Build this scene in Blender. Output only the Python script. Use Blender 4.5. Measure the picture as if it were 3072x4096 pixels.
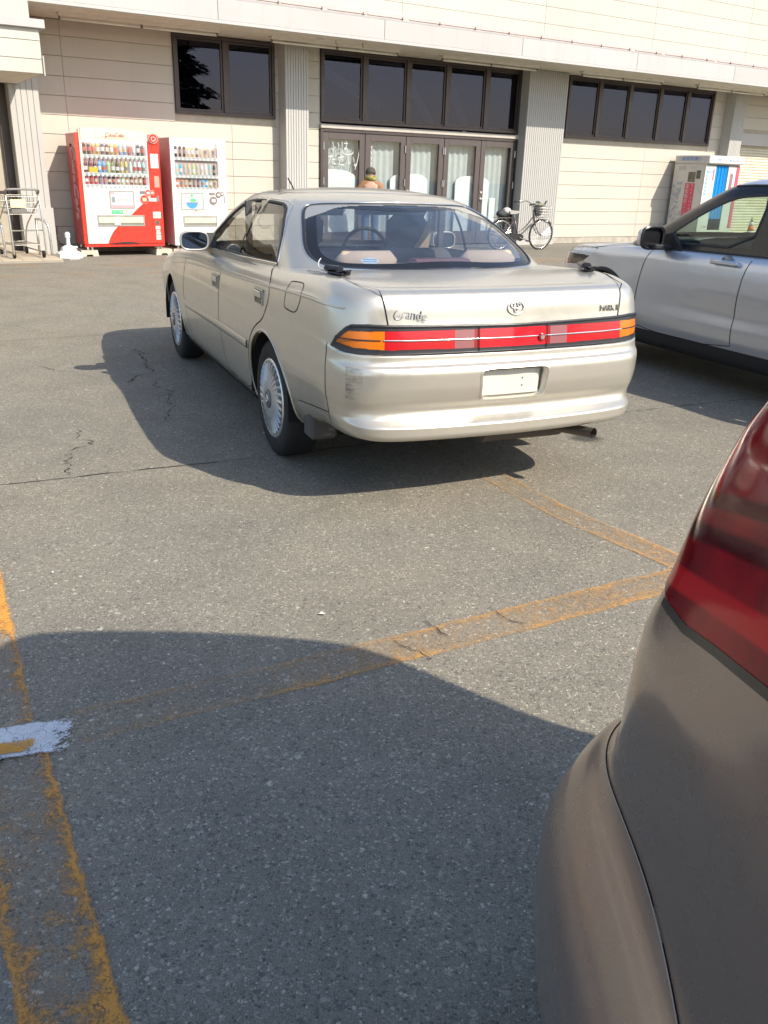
import bpy, bmesh, math, random
import numpy as np
from mathutils import Vector, Matrix
random.seed(7); rng = np.random.default_rng(7)
scene = bpy.context.scene
for _o in list(bpy.data.objects): bpy.data.objects.remove(_o, do_unlink=True)
COL = scene.collection
R_ = math.radians

# ---------------------------------------------------------------- camera
cam_d = bpy.data.cameras.new('camera'); cam = bpy.data.objects.new('camera', cam_d); COL.objects.link(cam)
cam_d.sensor_fit = 'VERTICAL'; cam_d.sensor_height = 36.0; cam_d.lens = 3407.42/4096*36.0
cam_d.clip_start = 0.05; cam_d.clip_end = 2000
CR = ((0.99951638,0.01151929,0.02888435),(-0.03109662,0.37025634,0.92840899),(0.0,0.9288582,-0.37043548))
cam.matrix_world = Matrix(((CR[0][0],CR[1][0],-CR[2][0],0),(CR[0][1],CR[1][1],-CR[2][1],0),(CR[0][2],CR[1][2],-CR[2][2],1.477),(0,0,0,1)))
scene.camera = cam

# ---------------------------------------------------------------- sky and sun
SUN_AZ, SUN_EL = R_(-34.5), R_(39.5)
SV = Vector((math.cos(SUN_EL)*math.cos(SUN_AZ), math.cos(SUN_EL)*math.sin(SUN_AZ), math.sin(SUN_EL)))
w = bpy.data.worlds.new('World'); scene.world = w; w.use_nodes = True
nt = w.node_tree; nt.nodes.clear()
sky = nt.nodes.new('ShaderNodeTexSky'); sky.sky_type = 'NISHITA'; sky.sun_disc = False
sky.sun_elevation = SUN_EL; sky.sun_rotation = math.pi/2 - SUN_AZ; sky.air_density = 1.0; sky.dust_density = 1.1; sky.ozone_density = 1.0
bg = nt.nodes.new('ShaderNodeBackground'); bg.inputs['Strength'].default_value = 0.15
wo = nt.nodes.new('ShaderNodeOutputWorld')
nt.links.new(sky.outputs[0], bg.inputs[0]); nt.links.new(bg.outputs[0], wo.inputs[0])
sd = bpy.data.lights.new('sun', 'SUN'); sd.energy = 4.0; sd.angle = R_(0.53); sd.color = (1.0, 0.91, 0.77)
so = bpy.data.objects.new('sun', sd); COL.objects.link(so)
so.rotation_euler = SV.to_track_quat('Z', 'Y').to_euler()
so.location = SV*60
scene.view_settings.view_transform = 'Standard'; scene.view_settings.look = 'None'
scene.view_settings.exposure = 0.76; scene.view_settings.gamma = 1.0
scene.view_settings.use_curve_mapping = False
scene.render.engine = 'CYCLES'
scene.cycles.use_denoising = True
scene.cycles.max_bounces = 6; scene.cycles.transparent_max_bounces = 12
scene.cycles.caustics_reflective = False; scene.cycles.caustics_refractive = False
scene.cycles.sample_clamp_indirect = 3.0

# ---------------------------------------------------------------- materials
MATS = {}
def newmat(name):
    m = bpy.data.materials.new(name); m.use_nodes = True; m.node_tree.nodes.clear(); return m
class NG:
    """small node helper"""
    def __init__(s, m):
        s.t = m.node_tree; s.out = s.n('ShaderNodeOutputMaterial')
    def n(s, typ, **k):
        x = s.t.nodes.new(typ)
        for a, v in k.items(): setattr(x, a, v)
        return x
    def l(s, a, b): s.t.links.new(a, b)
    def coord(s, kind='Object'): return s.n('ShaderNodeTexCoord').outputs[kind]
    def noise(s, vec, scale, detail=4, rough=.55, dist=0):
        x = s.n('ShaderNodeTexNoise'); x.inputs['Scale'].default_value = scale; x.inputs['Detail'].default_value = detail
        x.inputs['Roughness'].default_value = rough; x.inputs['Distortion'].default_value = dist
        if vec is not None: s.l(vec, x.inputs['Vector'])
        return x.outputs['Fac']
    def vor(s, vec, scale, feature='F1', out='Distance', rnd=1.0):
        x = s.n('ShaderNodeTexVoronoi', feature=feature); x.inputs['Scale'].default_value = scale; x.inputs['Randomness'].default_value = rnd
        if vec is not None: s.l(vec, x.inputs['Vector'])
        return x.outputs[out]
    def ramp(s, fac, stops, interp='LINEAR'):
        x = s.n('ShaderNodeValToRGB'); x.color_ramp.interpolation = interp
        e = x.color_ramp.elements
        while len(e) < len(stops): e.new(.5)
        for q, (p, c) in zip(e, stops):
            q.position = p; q.color = (*c, 1) if len(c) == 3 else c
        s.l(fac, x.inputs[0]); return x.outputs[0]
    def val(s, fac, a, b, lo=0., hi=1.):
        x = s.n('ShaderNodeMapRange'); x.inputs['From Min'].default_value = a; x.inputs['From Max'].default_value = b
        x.inputs['To Min'].default_value = lo; x.inputs['To Max'].default_value = hi; s.l(fac, x.inputs['Value']); return x.outputs[0]
    def math(s, op, a, b=None, clamp=False):
        x = s.n('ShaderNodeMath', operation=op, use_clamp=clamp)
        for i, q in enumerate((a, b)):
            if q is None: continue
            if isinstance(q, (int, float)): x.inputs[i].default_value = q
            else: s.l(q, x.inputs[i])
        return x.outputs[0]
    def mix(s, fac, a, b, blend='MIX'):
        x = s.n('ShaderNodeMix', data_type='RGBA', blend_type=blend)
        for sock, q in ((x.inputs[0], fac), (x.inputs[6], a), (x.inputs[7], b)):
            if isinstance(q, (int, float)): sock.default_value = q
            elif isinstance(q, tuple): sock.default_value = (*q, 1)
            else: s.l(q, sock)
        return x.outputs[2]
    def bump(s, h, strength=.3, dist=.01):
        x = s.n('ShaderNodeBump'); x.inputs['Strength'].default_value = strength; x.inputs['Distance'].default_value = dist
        s.l(h, x.inputs['Height']); return x.outputs[0]
    def bsdf(s, col=None, rough=.5, metal=0., spec=.5, normal=None, coat=0., coat_r=.05, link=True, **kw):
        b = s.n('ShaderNodeBsdfPrincipled')
        for k, v in (('Base Color', col), ('Roughness', rough), ('Metallic', metal), ('Specular IOR Level', spec), ('Coat Weight', coat), ('Coat Roughness', coat_r)):
            if v is None: continue
            if isinstance(v, tuple): b.inputs[k].default_value = (*v, 1)
            elif isinstance(v, (int, float)): b.inputs[k].default_value = v
            else: s.l(v, b.inputs[k])
        for k, v in kw.items():
            k = k.replace('_', ' ')
            b.inputs[k].default_value = (*v, 1) if isinstance(v, tuple) else v
        if normal is not None: s.l(normal, b.inputs['Normal'])
        if link: s.l(b.outputs[0], s.out.inputs[0])
        return b
def mat(name, col=(.5,.5,.5), rough=.5, metal=0., spec=.5, coat=0., var=.08, scale=6., bump=0., bscale=60., **kw):
    """plain surface with slight tone variation and optional fine bump"""
    if name in MATS: return MATS[name]
    m = newmat(name); g = NG(m); c = g.coord()
    f = g.noise(c, scale, 5)
    lo = tuple(x*(1-var) for x in col); hi = tuple(min(1, x*(1+var)) for x in col)
    colr = g.ramp(f, [(.3, lo), (.7, hi)])
    nrm = g.bump(g.noise(c, bscale, 3), bump, .004) if bump else None
    rr = g.val(g.noise(c, scale*2.3, 3), .3, .7, max(.02, rough-.06), min(1, rough+.06))
    g.bsdf(colr, rr, metal, spec, nrm, coat, **kw)
    MATS[name] = m; return m
def glass(name, tint=(.7,.75,.75), refl=1.0, ior=1.45, rough=0.0, veil=0.0, veil_col=(.5,.5,.48), rtint=1.0):
    if name in MATS: return MATS[name]
    m = newmat(name); g = NG(m)
    tr = g.n('ShaderNodeBsdfTransparent'); tr.inputs[0].default_value = (*tint, 1)
    gl = g.n('ShaderNodeBsdfGlossy'); gl.inputs[0].default_value = (refl, refl, min(1, refl*rtint), 1); gl.inputs['Roughness'].default_value = rough
    fr = g.n('ShaderNodeFresnel'); ge = g.n('ShaderNodeNewGeometry'); g.l(g.val(ge.outputs['Backfacing'], 0, 1, ior, 1/ior), fr.inputs[0])   # thin pane: same reflectance from both sides
    mx = g.n('ShaderNodeMixShader'); g.l(fr.outputs[0], mx.inputs[0]); g.l(tr.outputs[0], mx.inputs[1]); g.l(gl.outputs[0], mx.inputs[2])
    last = mx.outputs[0]
    if veil:
        df = g.n('ShaderNodeBsdfDiffuse'); df.inputs[0].default_value = (*veil_col, 1)
        f = g.val(g.noise(g.coord(), 5, 4), .3, .75, veil*.6, veil*1.4)
        m2 = g.n('ShaderNodeMixShader'); g.l(f, m2.inputs[0]); g.l(last, m2.inputs[1]); g.l(df.outputs[0], m2.inputs[2]); last = m2.outputs[0]
    g.l(last, g.out.inputs[0]); MATS[name] = m; return m

# ---------------------------------------------------------------- mesh helpers
def tag(o, label=None, cat=None, group=None, kind=None):
    if label: o['label'] = label
    if cat: o['category'] = cat
    if group: o['group'] = group
    if kind: o['kind'] = kind
    return o
def empty(name, loc=(0,0,0), rz=0.):
    o = bpy.data.objects.new(name, None); COL.objects.link(o); o.location = loc; o.rotation_euler = (0,0,rz); o.empty_display_size = .1
    return o
def link(name, me, parent=None, m=None):
    o = bpy.data.objects.new(name, me); COL.objects.link(o)
    if parent is not None: o.parent = parent
    if m is not None:
        me.materials.clear()
        for q in (m if isinstance(m, (list, tuple)) else [m]): me.materials.append(q)
    return o
class MB:
    """collects simple solids into one mesh"""
    def __init__(s): s.v = []; s.f = []; s.mi = []
    def add(s, vs, fs, mi=0):
        o = len(s.v); s.v += [tuple(map(float, p)) for p in vs]; s.f += [tuple(i+o for i in f) for f in fs]; s.mi += [mi]*len(fs); return s
    def box(s, x0, x1, y0, y1, z0, z1, mi=0, M=None, bev=0.):
        if bev:
            b = min(bev, abs(x1-x0)/2.01, abs(y1-y0)/2.01, abs(z1-z0)/2.01)
            vs = []; ids = {}
            for ix, x in ((0, x0), (1, x1)):
                for iy, y in ((0, y0), (1, y1)):
                    for iz, z in ((0, z0), (1, z1)):
                        sx = b if ix == 0 else -b; sy = b if iy == 0 else -b; sz = b if iz == 0 else -b
                        for k, p in enumerate(((x, y+sy, z+sz), (x+sx, y, z+sz), (x+sx, y+sy, z))):
                            ids[(ix,iy,iz,k)] = len(vs); vs.append(p)
            fs = []
            for a in (0, 1):
                q = [ids[(a,0,0,0)], ids[(a,1,0,0)], ids[(a,1,1,0)], ids[(a,0,1,0)]]; fs.append(q if a else q[::-1])
                q = [ids[(0,a,0,1)], ids[(1,a,0,1)], ids[(1,a,1,1)], ids[(0,a,1,1)]]; fs.append(q[::-1] if a else q)
                q = [ids[(0,0,a,2)], ids[(1,0,a,2)], ids[(1,1,a,2)], ids[(0,1,a,2)]]; fs.append(q if a else q[::-1])
            for a in (0, 1):
                for c in (0, 1):
                    fs.append([ids[(a,c,0,0)], ids[(a,c,1,0)], ids[(a,c,1,1)], ids[(a,c,0,1)]])
                    fs.append([ids[(a,0,c,0)], ids[(a,1,c,0)], ids[(a,1,c,2)], ids[(a,0,c,2)]])
                    fs.append([ids[(0,a,c,1)], ids[(1,a,c,1)], ids[(1,a,c,2)], ids[(0,a,c,2)]])
            for a in (0,1):
                for c in (0,1):
                    for d in (0,1): fs.append([ids[(a,c,d,0)], ids[(a,c,d,1)], ids[(a,c,d,2)]])
        else:
            vs = [(x0,y0,z0),(x1,y0,z0),(x1,y1,z0),(x0,y1,z0),(x0,y0,z1),(x1,y0,z1),(x1,y1,z1),(x0,y1,z1)]
            fs = [(0,3,2,1),(4,5,6,7),(0,1,5,4),(1,2,6,5),(2,3,7,6),(3,0,4,7)]
        if M is not None: vs = [M @ Vector(p) for p in vs]
        return s.add(vs, fs, mi)
    def tube(s, pts, r, n=8, mi=0, closed=False, caps=True):
        pts = [Vector(p) for p in pts]; m = len(pts); rs = r if isinstance(r, (list, tuple)) else [r]*m
        up = None; base = len(s.v); vs = []; fs = []
        for i, p in enumerate(pts):
            a = pts[(i-1) % m] if (i > 0 or closed) else p; b = pts[(i+1) % m] if (i < m-1 or closed) else p
            d = (b-a); d = d.normalized() if d.length > 1e-9 else Vector((0,0,1))
            if up is None:
                up = Vector((0,0,1)) if abs(d.z) < .9 else Vector((1,0,0))
            up = (up - d*up.dot(d)); up = up.normalized() if up.length > 1e-6 else d.orthogonal().normalized()
            sd_ = d.cross(up)
            for k in range(n):
                t = 2*math.pi*k/n; vs.append(p + (up*math.cos(t)+sd_*math.sin(t))*rs[i])
        q = m if closed else m-1
        for i in range(q):
            for k in range(n):
                j = (i+1) % m; fs.append((i*n+k, i*n+(k+1) % n, j*n+(k+1) % n, j*n+k))
        if caps and not closed:
            fs.append(tuple(range(n))[::-1]); fs.append(tuple((m-1)*n+k for k in range(n)))
        return s.add(vs, fs, mi)
    def lathe(s, prof, n=24, M=None, mi=0, axis='Z'):
        vs = []; fs = []
        for (r, z) in prof:
            for k in range(n):
                t = 2*math.pi*k/n; c, d = r*math.cos(t), r*math.sin(t)
                p = Vector((c, d, z)) if axis == 'Z' else (Vector((c, z, d)) if axis == 'Y' else Vector((z, c, d)))
                vs.append(M @ p if M is not None else p)
        for i in range(len(prof)-1):
            for k in range(n): fs.append((i*n+k, i*n+(k+1) % n, (i+1)*n+(k+1) % n, (i+1)*n+k))
        if prof[0][0] > 1e-6: fs.append(tuple(range(n))[::-1])
        if prof[-1][0] > 1e-6: fs.append(tuple((len(prof)-1)*n+k for k in range(n)))
        return s.add(vs, fs, mi)
    def prism(s, poly, a, b, axis='Y', M=None, mi=0):
        """poly in the two other axes (in order), extruded from a to b along axis"""
        n = len(poly); vs = []
        for t in (a, b):
            for (p, q) in poly:
                v = Vector((p, t, q)) if axis == 'Y' else (Vector((t, p, q)) if axis == 'X' else Vector((p, q, t)))
                vs.append(M @ v if M is not None else v)
        fs = [tuple(range(n)), tuple(range(2*n-1, n-1, -1))] + [(i, i+n, (i+1) % n+n, (i+1) % n) for i in range(n)]
        return s.add(vs, fs, mi)
    def quad(s, a, b, c, d, mi=0): return s.add([a,b,c,d], [(0,1,2,3)], mi)
    def build(s, name, m=None, parent=None, smooth=False, fix=True, ang=None):
        me = bpy.data.meshes.new(name); me.from_pydata(s.v, [], s.f)
        ms = m if isinstance(m, (list, tuple)) else [m]
        for q in ms: me.materials.append(q)
        if len(ms) > 1: me.polygons.foreach_set('material_index', s.mi)
        if fix:
            bm = bmesh.new(); bm.from_mesh(me); bmesh.ops.recalc_face_normals(bm, faces=bm.faces); bm.to_mesh(me); bm.free()
        if smooth or ang:
            me.polygons.foreach_set('use_smooth', [True]*len(me.polygons))
            if ang: me.set_sharp_from_angle(angle=R_(ang))
        me.update()
        return link(name, me, parent)
def frame_rect(mb, x0, x1, z0, z1, t, y0, y1, mi=0, tb=None):
    tb = t if tb is None else tb
    mb.box(x0, x0+t, y0, y1, z0, z1, mi); mb.box(x1-t, x1, y0, y1, z0, z1, mi)
    mb.box(x0+t, x1-t, y0, y1, z0, z0+tb, mi); mb.box(x0+t, x1-t, y0, y1, z1-tb, z1, mi)
def strokes(paths, r, M, n=6, flat=None):
    """lettering from polylines (x, y in letter units) laid in the plane of M (x right, y up, z out)"""
    mb = MB()
    for p in paths:
        mb.tube([M @ Vector((a, b, 0)) for a, b in p], r, n)
    return mb
def arcpts(cx, cy, rx, ry, a0, a1, n=10):
    return [(cx+rx*math.cos(R_(a0+(a1-a0)*i/n)), cy+ry*math.sin(R_(a0+(a1-a0)*i/n))) for i in range(n+1)]
def text_obj(name, body, size, m, parent, M, extrude=.001, align='CENTER', sx=1.0):
    cu = bpy.data.curves.new(name, 'FONT'); cu.body = body; cu.size = size; cu.extrude = extrude; cu.align_x = align; cu.align_y = 'CENTER'
    cu.resolution_u = 2
    t = bpy.data.objects.new(name, cu); COL.objects.link(t); bpy.context.view_layer.update()
    me = bpy.data.meshes.new_from_object(t.evaluated_get(bpy.context.evaluated_depsgraph_get()))
    bpy.data.objects.remove(t, do_unlink=True); me.materials.clear(); me.materials.append(m)
    o = bpy.data.objects.new(name, me); COL.objects.link(o); o.parent = parent; o.matrix_local = M @ Matrix.Diagonal((sx,1,1,1))
    return o
def copy_tree(o, parent=None):
    c = o.copy(); COL.objects.link(c); c.parent = parent
    for ch in list(o.children): copy_tree(ch, c)
    return c

M_CHROME = mat('chrome', (.78,.78,.78), .12, 1.0)
M_BLACK = mat('black_plastic', (.022,.022,.024), .5, spec=.4)
# ---------------------------------------------------------------- car body surfaces
def nat_cubic(t, P, q):
    """natural cubic spline through P (n, ...) at t, sampled at q"""
    n = len(t); h = np.diff(t); P = np.asarray(P, float); sh = P.shape; Y = P.reshape(n, -1)
    A = np.zeros((n, n)); B = np.zeros_like(Y); A[0,0] = A[-1,-1] = 1
    for i in range(1, n-1):
        A[i,i-1] = h[i-1]; A[i,i] = 2*(h[i-1]+h[i]); A[i,i+1] = h[i]
        B[i] = 3*((Y[i+1]-Y[i])/h[i]-(Y[i]-Y[i-1])/h[i-1])
    c = np.linalg.solve(A, B)
    k = np.clip(np.searchsorted(t, q, side='right')-1, 0, n-2); d = (q-t[k])[:, None]
    b = (Y[k+1]-Y[k])/h[k][:, None]-h[k][:, None]*(2*c[k]+c[k+1])/3; dd = (c[k+1]-c[k])/(3*h[k][:, None])
    return (Y[k]+b*d+c[k]*d*d+dd*d**3).reshape((len(q),)+sh[1:])
def pchip(t, P, q):
    n = len(t); P = np.asarray(P, float); sh = P.shape; Y = P.reshape(n, -1); h = np.diff(t)[:, None]; d = np.diff(Y, axis=0)/h
    m = np.zeros_like(Y); m[0] = d[0]; m[-1] = d[-1]
    for i in range(1, n-1):
        w1 = 2*h[i]+h[i-1]; w2 = h[i]+2*h[i-1]; ok = d[i-1]*d[i] > 0
        with np.errstate(divide='ignore', invalid='ignore'):
            v = (w1+w2)/(w1/d[i-1]+w2/d[i])
        m[i] = np.where(ok, v, 0)
    k = np.clip(np.searchsorted(t, q, side='right')-1, 0, n-2); hh = h[k]; s = ((q-t[k])[:, None])/hh
    return ((2*s**3-3*s**2+1)*Y[k]+(s**3-2*s**2+s)*hh*m[k]+(-2*s**3+3*s**2)*Y[k+1]+(s**3-s**2)*hh*m[k+1]).reshape((len(q),)+sh[1:])
def even(t, n, dens=None):
    """n sample positions over t, denser inside the given (from, to, weight) fractions"""
    if not dens: return np.linspace(t[0], t[-1], n)
    x = np.linspace(0, 1, 2001); w_ = np.ones(2001)
    for a, b, k in dens: w_[(x >= a) & (x <= b)] = k
    c = np.concatenate([[0], np.cumsum((w_[1:]+w_[:-1])/2)]); c /= c[-1]
    return t[0]+(t[-1]-t[0])*np.interp(np.linspace(0, 1, n), c, x)
def chord(P, axis):
    d = np.linalg.norm(np.diff(P, axis=axis), axis=-1)
    m = d.mean(axis=1-axis); return np.concatenate([[0], np.cumsum(np.maximum(m, 1e-4))])
FRAC = [(0.,1.),(.35,.985),(.62,.945),(.80,.87),(.895,.74),(.945,.55),(.98,.28),(1.,0.)]
GFRAC = [(0.,1.),(.28,.97),(.48,.90),(.62,.80),(.78,.62),(.92,.35),(1.,0.)]
def sm(t): return t*t*(3-2*t)
def ctrl_line(side, front, rear, Ff=FRAC, Fr=FRAC):
    """side: [(x,y,z)] front to rear; front/rear: (x, z) on the centre line -> stations from front centre round the left side to rear centre"""
    out = []
    sx, sy, sz = side[0]
    for a, b in reversed(Ff[1:]): out.append((sx+a*(front[0]-sx), b*sy, sz+sm(a)*(front[1]-sz)))
    out += [tuple(p) for p in side]
    sx, sy, sz = side[-1]
    for a, b in Fr[1:]: out.append((sx+a*(rear[0]-sx), b*sy, sz+sm(a)*(rear[1]-sz)))
    return out
class Surf:
    """dense surface grid P[u,v] of the left half (y >= 0) with normals"""
    def __init__(s, lines, nu, nv, vmode='pchip', centre=True, du=None, dv=None):
        C = np.array(lines).transpose(1, 0, 2)          # stations x lines x 3
        tu = chord(C, 0); tv = chord(C, 1)
        A = nat_cubic(tu, C, even(tu, nu, du))              # nu x lines x 3
        f = pchip if vmode == 'pchip' else nat_cubic
        if dv and isinstance(dv[0][0], int): dv = [((tv[a]-tv[0])/(tv[-1]-tv[0]), (tv[b]-tv[0])/(tv[-1]-tv[0]), k) for a, b, k in dv]
        B = f(tv, A.transpose(1, 0, 2), even(tv, nv, dv)).transpose(1, 0, 2)
        s.set(B, centre)
        s.tv = tv
    def set(s, B, centre=True):
        s.P = B; s.centre = centre; s.nu, s.nv = B.shape[:2]; s.normals()
    def normals(s):
        du = np.gradient(s.P, axis=0); dv = np.gradient(s.P, axis=1); N = np.cross(du, dv)
        if s.centre:
            N[0,:,1] = 0; N[-1,:,1] = 0
        N /= np.linalg.norm(N, axis=-1, keepdims=True)+1e-12
        c = np.array([s.P[...,0].mean(), 0, s.P[...,2].mean()-.3])
        if ((s.P-c)*N).sum() < 0: N = -N; s.flip = True
        else: s.flip = False
        s.N = N
        s.fc = (s.P[:-1,:-1]+s.P[1:,:-1]+s.P[:-1,1:]+s.P[1:,1:])/4
    def snap_circle(s, cx, cz, r, tol, ymin=.5):
        d = s.P[...,[0,2]]-np.array([cx, cz]); rr = np.linalg.norm(d, axis=-1)
        mk = (abs(rr-r) < tol) & (s.P[...,1] > ymin)
        new = np.array([cx, cz])+d/rr[...,None]*r; dx = new-s.P[...,[0,2]]
        ny = np.where(abs(s.N[...,1]) < .2, 1, s.N[...,1])
        dy = -(s.N[...,0]*dx[...,0]+s.N[...,2]*dx[...,1])/ny
        s.P[mk,0] = new[mk,0]; s.P[mk,2] = new[mk,1]; s.P[mk,1] += dy[mk]
        s.fc = (s.P[:-1,:-1]+s.P[1:,:-1]+s.P[:-1,1:]+s.P[1:,1:])/4
    def part(s, name, mask, m, parent, off=0., sides='both', uvn=False):
        """the faces picked by mask (nu-1, nv-1) as a mesh of their own"""
        ii, jj = np.nonzero(mask)
        if len(ii) == 0: print('EMPTY PART', name); return None
        quads = np.stack([ii*s.nv+jj, (ii+1)*s.nv+jj, (ii+1)*s.nv+jj+1, ii*s.nv+jj+1], 1)
        if s.flip: quads = quads[:, ::-1]
        used, inv = np.unique(quads.ravel(), return_inverse=True); quads = inv.reshape(-1, 4)
        V = s.P.reshape(-1, 3)[used]; N = s.N.reshape(-1, 3)[used]; V = V+N*off
        Vs, Ns, Fs = [], [], []; base = 0
        if sides in ('both', 'L'):
            Vs.append(V); Ns.append(N); Fs.append(quads); base = len(V)
        if sides in ('both', 'R'):
            k = np.array([1, -1, 1]); Vs.append(V*k); Ns.append(N*k); Fs.append(quads[:, ::-1]+base)
        V = np.concatenate(Vs); N = np.concatenate(Ns); Fq = np.concatenate(Fs)
        me = bpy.data.meshes.new(name)
        me.vertices.add(len(V)); me.vertices.foreach_set('co', V.ravel()); me.loops.add(Fq.size); me.loops.foreach_set('vertex_index', Fq.ravel())
        me.polygons.add(len(Fq)); me.polygons.foreach_set('loop_start', np.arange(0, Fq.size, 4)); me.polygons.foreach_set('loop_total', np.full(len(Fq), 4))
        me.polygons.foreach_set('use_smooth', np.ones(len(Fq), bool)); me.update(calc_edges=True); me.validate()
        me.normals_split_custom_set_from_vertices([tuple(x) for x in N])
        return link(name, me, parent, m)
    def _look(s, ok_fn, A, ia, ib, ic, a, b):
        """blend of tangent-plane estimates from the nearest grid vertices"""
        if not hasattr(s, '_sv'): s._sv = s.P.reshape(-1, 3); s._sn = s.N.reshape(-1, 3); s._c = {}
        if A not in s._c: s._c[A] = np.nonzero(ok_fn(s._sv, s._sn))[0]
        idx = s._c[A]; V = s._sv[idx]; d = (V[:,ia]-a)**2+(V[:,ib]-b)**2
        k = np.argpartition(d, 9)[:9]; w_ = 1/(d[k]+2e-6)**1.0; w_ /= w_.sum(); P_ = V[k]; N_ = s._sn[idx][k]
        c = P_[:,ic]-(N_[:,ia]*(a-P_[:,ia])+N_[:,ib]*(b-P_[:,ib]))/N_[:,ic]
        n = (N_*w_[:,None]).sum(0); n /= np.linalg.norm(n)
        return float((c*w_).sum()), n
    def side(s, x, z, ymin=.3):
        y, n = s._look(lambda V, N: (V[:,1] > ymin) & (abs(N[:,1]) > .25), 's', 0, 2, 1, x, z); return Vector((x, y, z)), Vector(n)
    def rear(s, y, z):
        x, n = s._look(lambda V, N: N[:,0] < -.2, 'r', 1, 2, 0, abs(y), z); sg = -1 if y < 0 else 1
        return Vector((x, y, z)), Vector((n[0], n[1]*sg, n[2]))
    def top(s, x, y):
        z, n = s._look(lambda V, N: N[:,2] > .3, 't', 0, 1, 2, x, abs(y)); sg = -1 if y < 0 else 1
        return Vector((x, y, z)), Vector((n[0], n[1]*sg, n[2]))
    def snap_poly(s, poly, tol, ymin=.4, closed=True):
        """move grid vertices lying close to a polygon edge (in x, z) onto it, so that a cut there is clean"""
        pts = np.array(poly, float); n = len(pts); V = s.P; best = np.full(V.shape[:2], 1e9); tgt = np.zeros(V.shape[:2]+(2,))
        for i in range(n if closed else n-1):
            a, b = pts[i], pts[(i+1) % n]; d = b-a; L2 = (d@d)+1e-12
            q = V[...,[0,2]]-a; t = np.clip((q@d)/L2, 0, 1); c = a+t[...,None]*d; dist = np.linalg.norm(V[...,[0,2]]-c, axis=-1)
            m = dist < best; best = np.where(m, dist, best); tgt[m] = c[m]
        mk = (best < tol) & (V[...,1] > ymin) & (abs(s.N[...,1]) > .15)
        dx = tgt-V[...,[0,2]]; ny = np.where(abs(s.N[...,1]) < .15, 1, s.N[...,1]); dy = -(s.N[...,0]*dx[...,0]+s.N[...,2]*dx[...,1])/ny
        s.P[mk,0] = tgt[mk,0]; s.P[mk,2] = tgt[mk,1]; s.P[mk,1] += dy[mk]
        s.fc = (s.P[:-1,:-1]+s.P[1:,:-1]+s.P[:-1,1:]+s.P[1:,1:])/4
def densify(pts, step=.02, closed=False):
    pts = [Vector(p) for p in pts]; out = []
    if closed: pts = pts+[pts[0]]
    for a, b in zip(pts, pts[1:]):
        n = max(1, int((b-a).length/step))
        out += [a+(b-a)*(i/n) for i in range(n)]
    if not closed: out.append(pts[-1])
    return out
def smooth_poly(pts, it=2, closed=False):
    P = [Vector(p) for p in pts]
    for _ in range(it):
        Q = [] if closed else [P[0]]
        m = len(P)
        for i in range(m if closed else m-1):
            a, b = P[i], P[(i+1) % m]; Q += [a*.75+b*.25, a*.25+b*.75]
        if not closed: Q.append(P[-1])
        P = Q
    return P
def ribbon(name, pn, width, m, parent, off=.0015, closed=False, thick=0., mirror=None):
    """strip lying on a surface: pn is a list of (point, normal)"""
    for sgn in (mirror or (1,)):
        vs, fs = [], []; n = len(pn); k = np.array
        for i, (p, nn) in enumerate(pn):
            a = pn[(i-1) % n][0] if (i or closed) else p; b = pn[(i+1) % n][0] if (i < n-1 or closed) else p
            t = (b-a).normalized(); sd_ = t.cross(nn).normalized()
            prof = [(-.5,0),(.5,0)] if not thick else [(-.5,-thick),(-.5,thick*.4),(-.25,thick),(.25,thick),(.5,thick*.4),(.5,-thick)]
            for u_, h in prof:
                q = p+nn*(off+h)+sd_*(u_*width); vs.append((q.x, q.y*sgn, q.z))
        c = 2 if not thick else 6
        for i in range(n if closed else n-1):
            j = (i+1) % n
            for k_ in range(c-1): 
                q = (i*c+k_, i*c+k_+1, j*c+k_+1, j*c+k_); fs.append(q if sgn > 0 else q[::-1])
        me = bpy.data.meshes.new(name); me.from_pydata(vs, [], fs)
        me.polygons.foreach_set('use_smooth', [True]*len(fs)); o = link(name, me, parent, m)
        if not thick: pass
    return o
def lathe_y(mb, prof, n, cx, cz, sgn=1, mi=0, arc=None):
    """profile of (radius, y) spun about the y axis through (cx, cz), or only over arc degrees"""
    vs, fs = [], []
    for r, y in prof:
        for k in range(n):
            t = 2*math.pi*k/n if not arc else R_(arc[0]+(arc[1]-arc[0])*k/(n-1)); vs.append((cx+r*math.cos(t), sgn*y, cz+r*math.sin(t)))
    for i in range(len(prof)-1):
        for k in range(n if not arc else n-1): fs.append((i*n+k, i*n+(k+1) % n, (i+1)*n+(k+1) % n, (i+1)*n+k))
    mb.add(vs, fs, mi)
M_RUBBER = mat('tyre_rubber', (.022,.022,.023), .78, spec=.3, var=.2, scale=9, bump=.15, bscale=120)
M_BLACKGLOSS = mat('black_gloss', (.012,.012,.014), .22, spec=.5)
M_GAP = mat('panel_gap', (.012,.012,.012), .9, spec=.1)
M_UNDER = mat('underbody', (.02,.02,.02), .95, spec=.1)
def tyre(mb, R, w, yo, cx, n=64, sgn=1, rim=.195):
    yi = yo-w
    prof = [(rim, yo-.012),(rim+.02, yo-.004),((R+rim)/2, yo),(R-.03, yo-.004),(R-.012, yo-.014),(R-.003, yo-.03),(R, yo-.055),(R, yi+.055),(R-.003, yi+.03),(R-.012, yi+.014),(R-.03, yi+.004),((R+rim)/2, yi),(rim, yi+.012)]
    lathe_y(mb, prof, n, cx, R, sgn)
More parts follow.
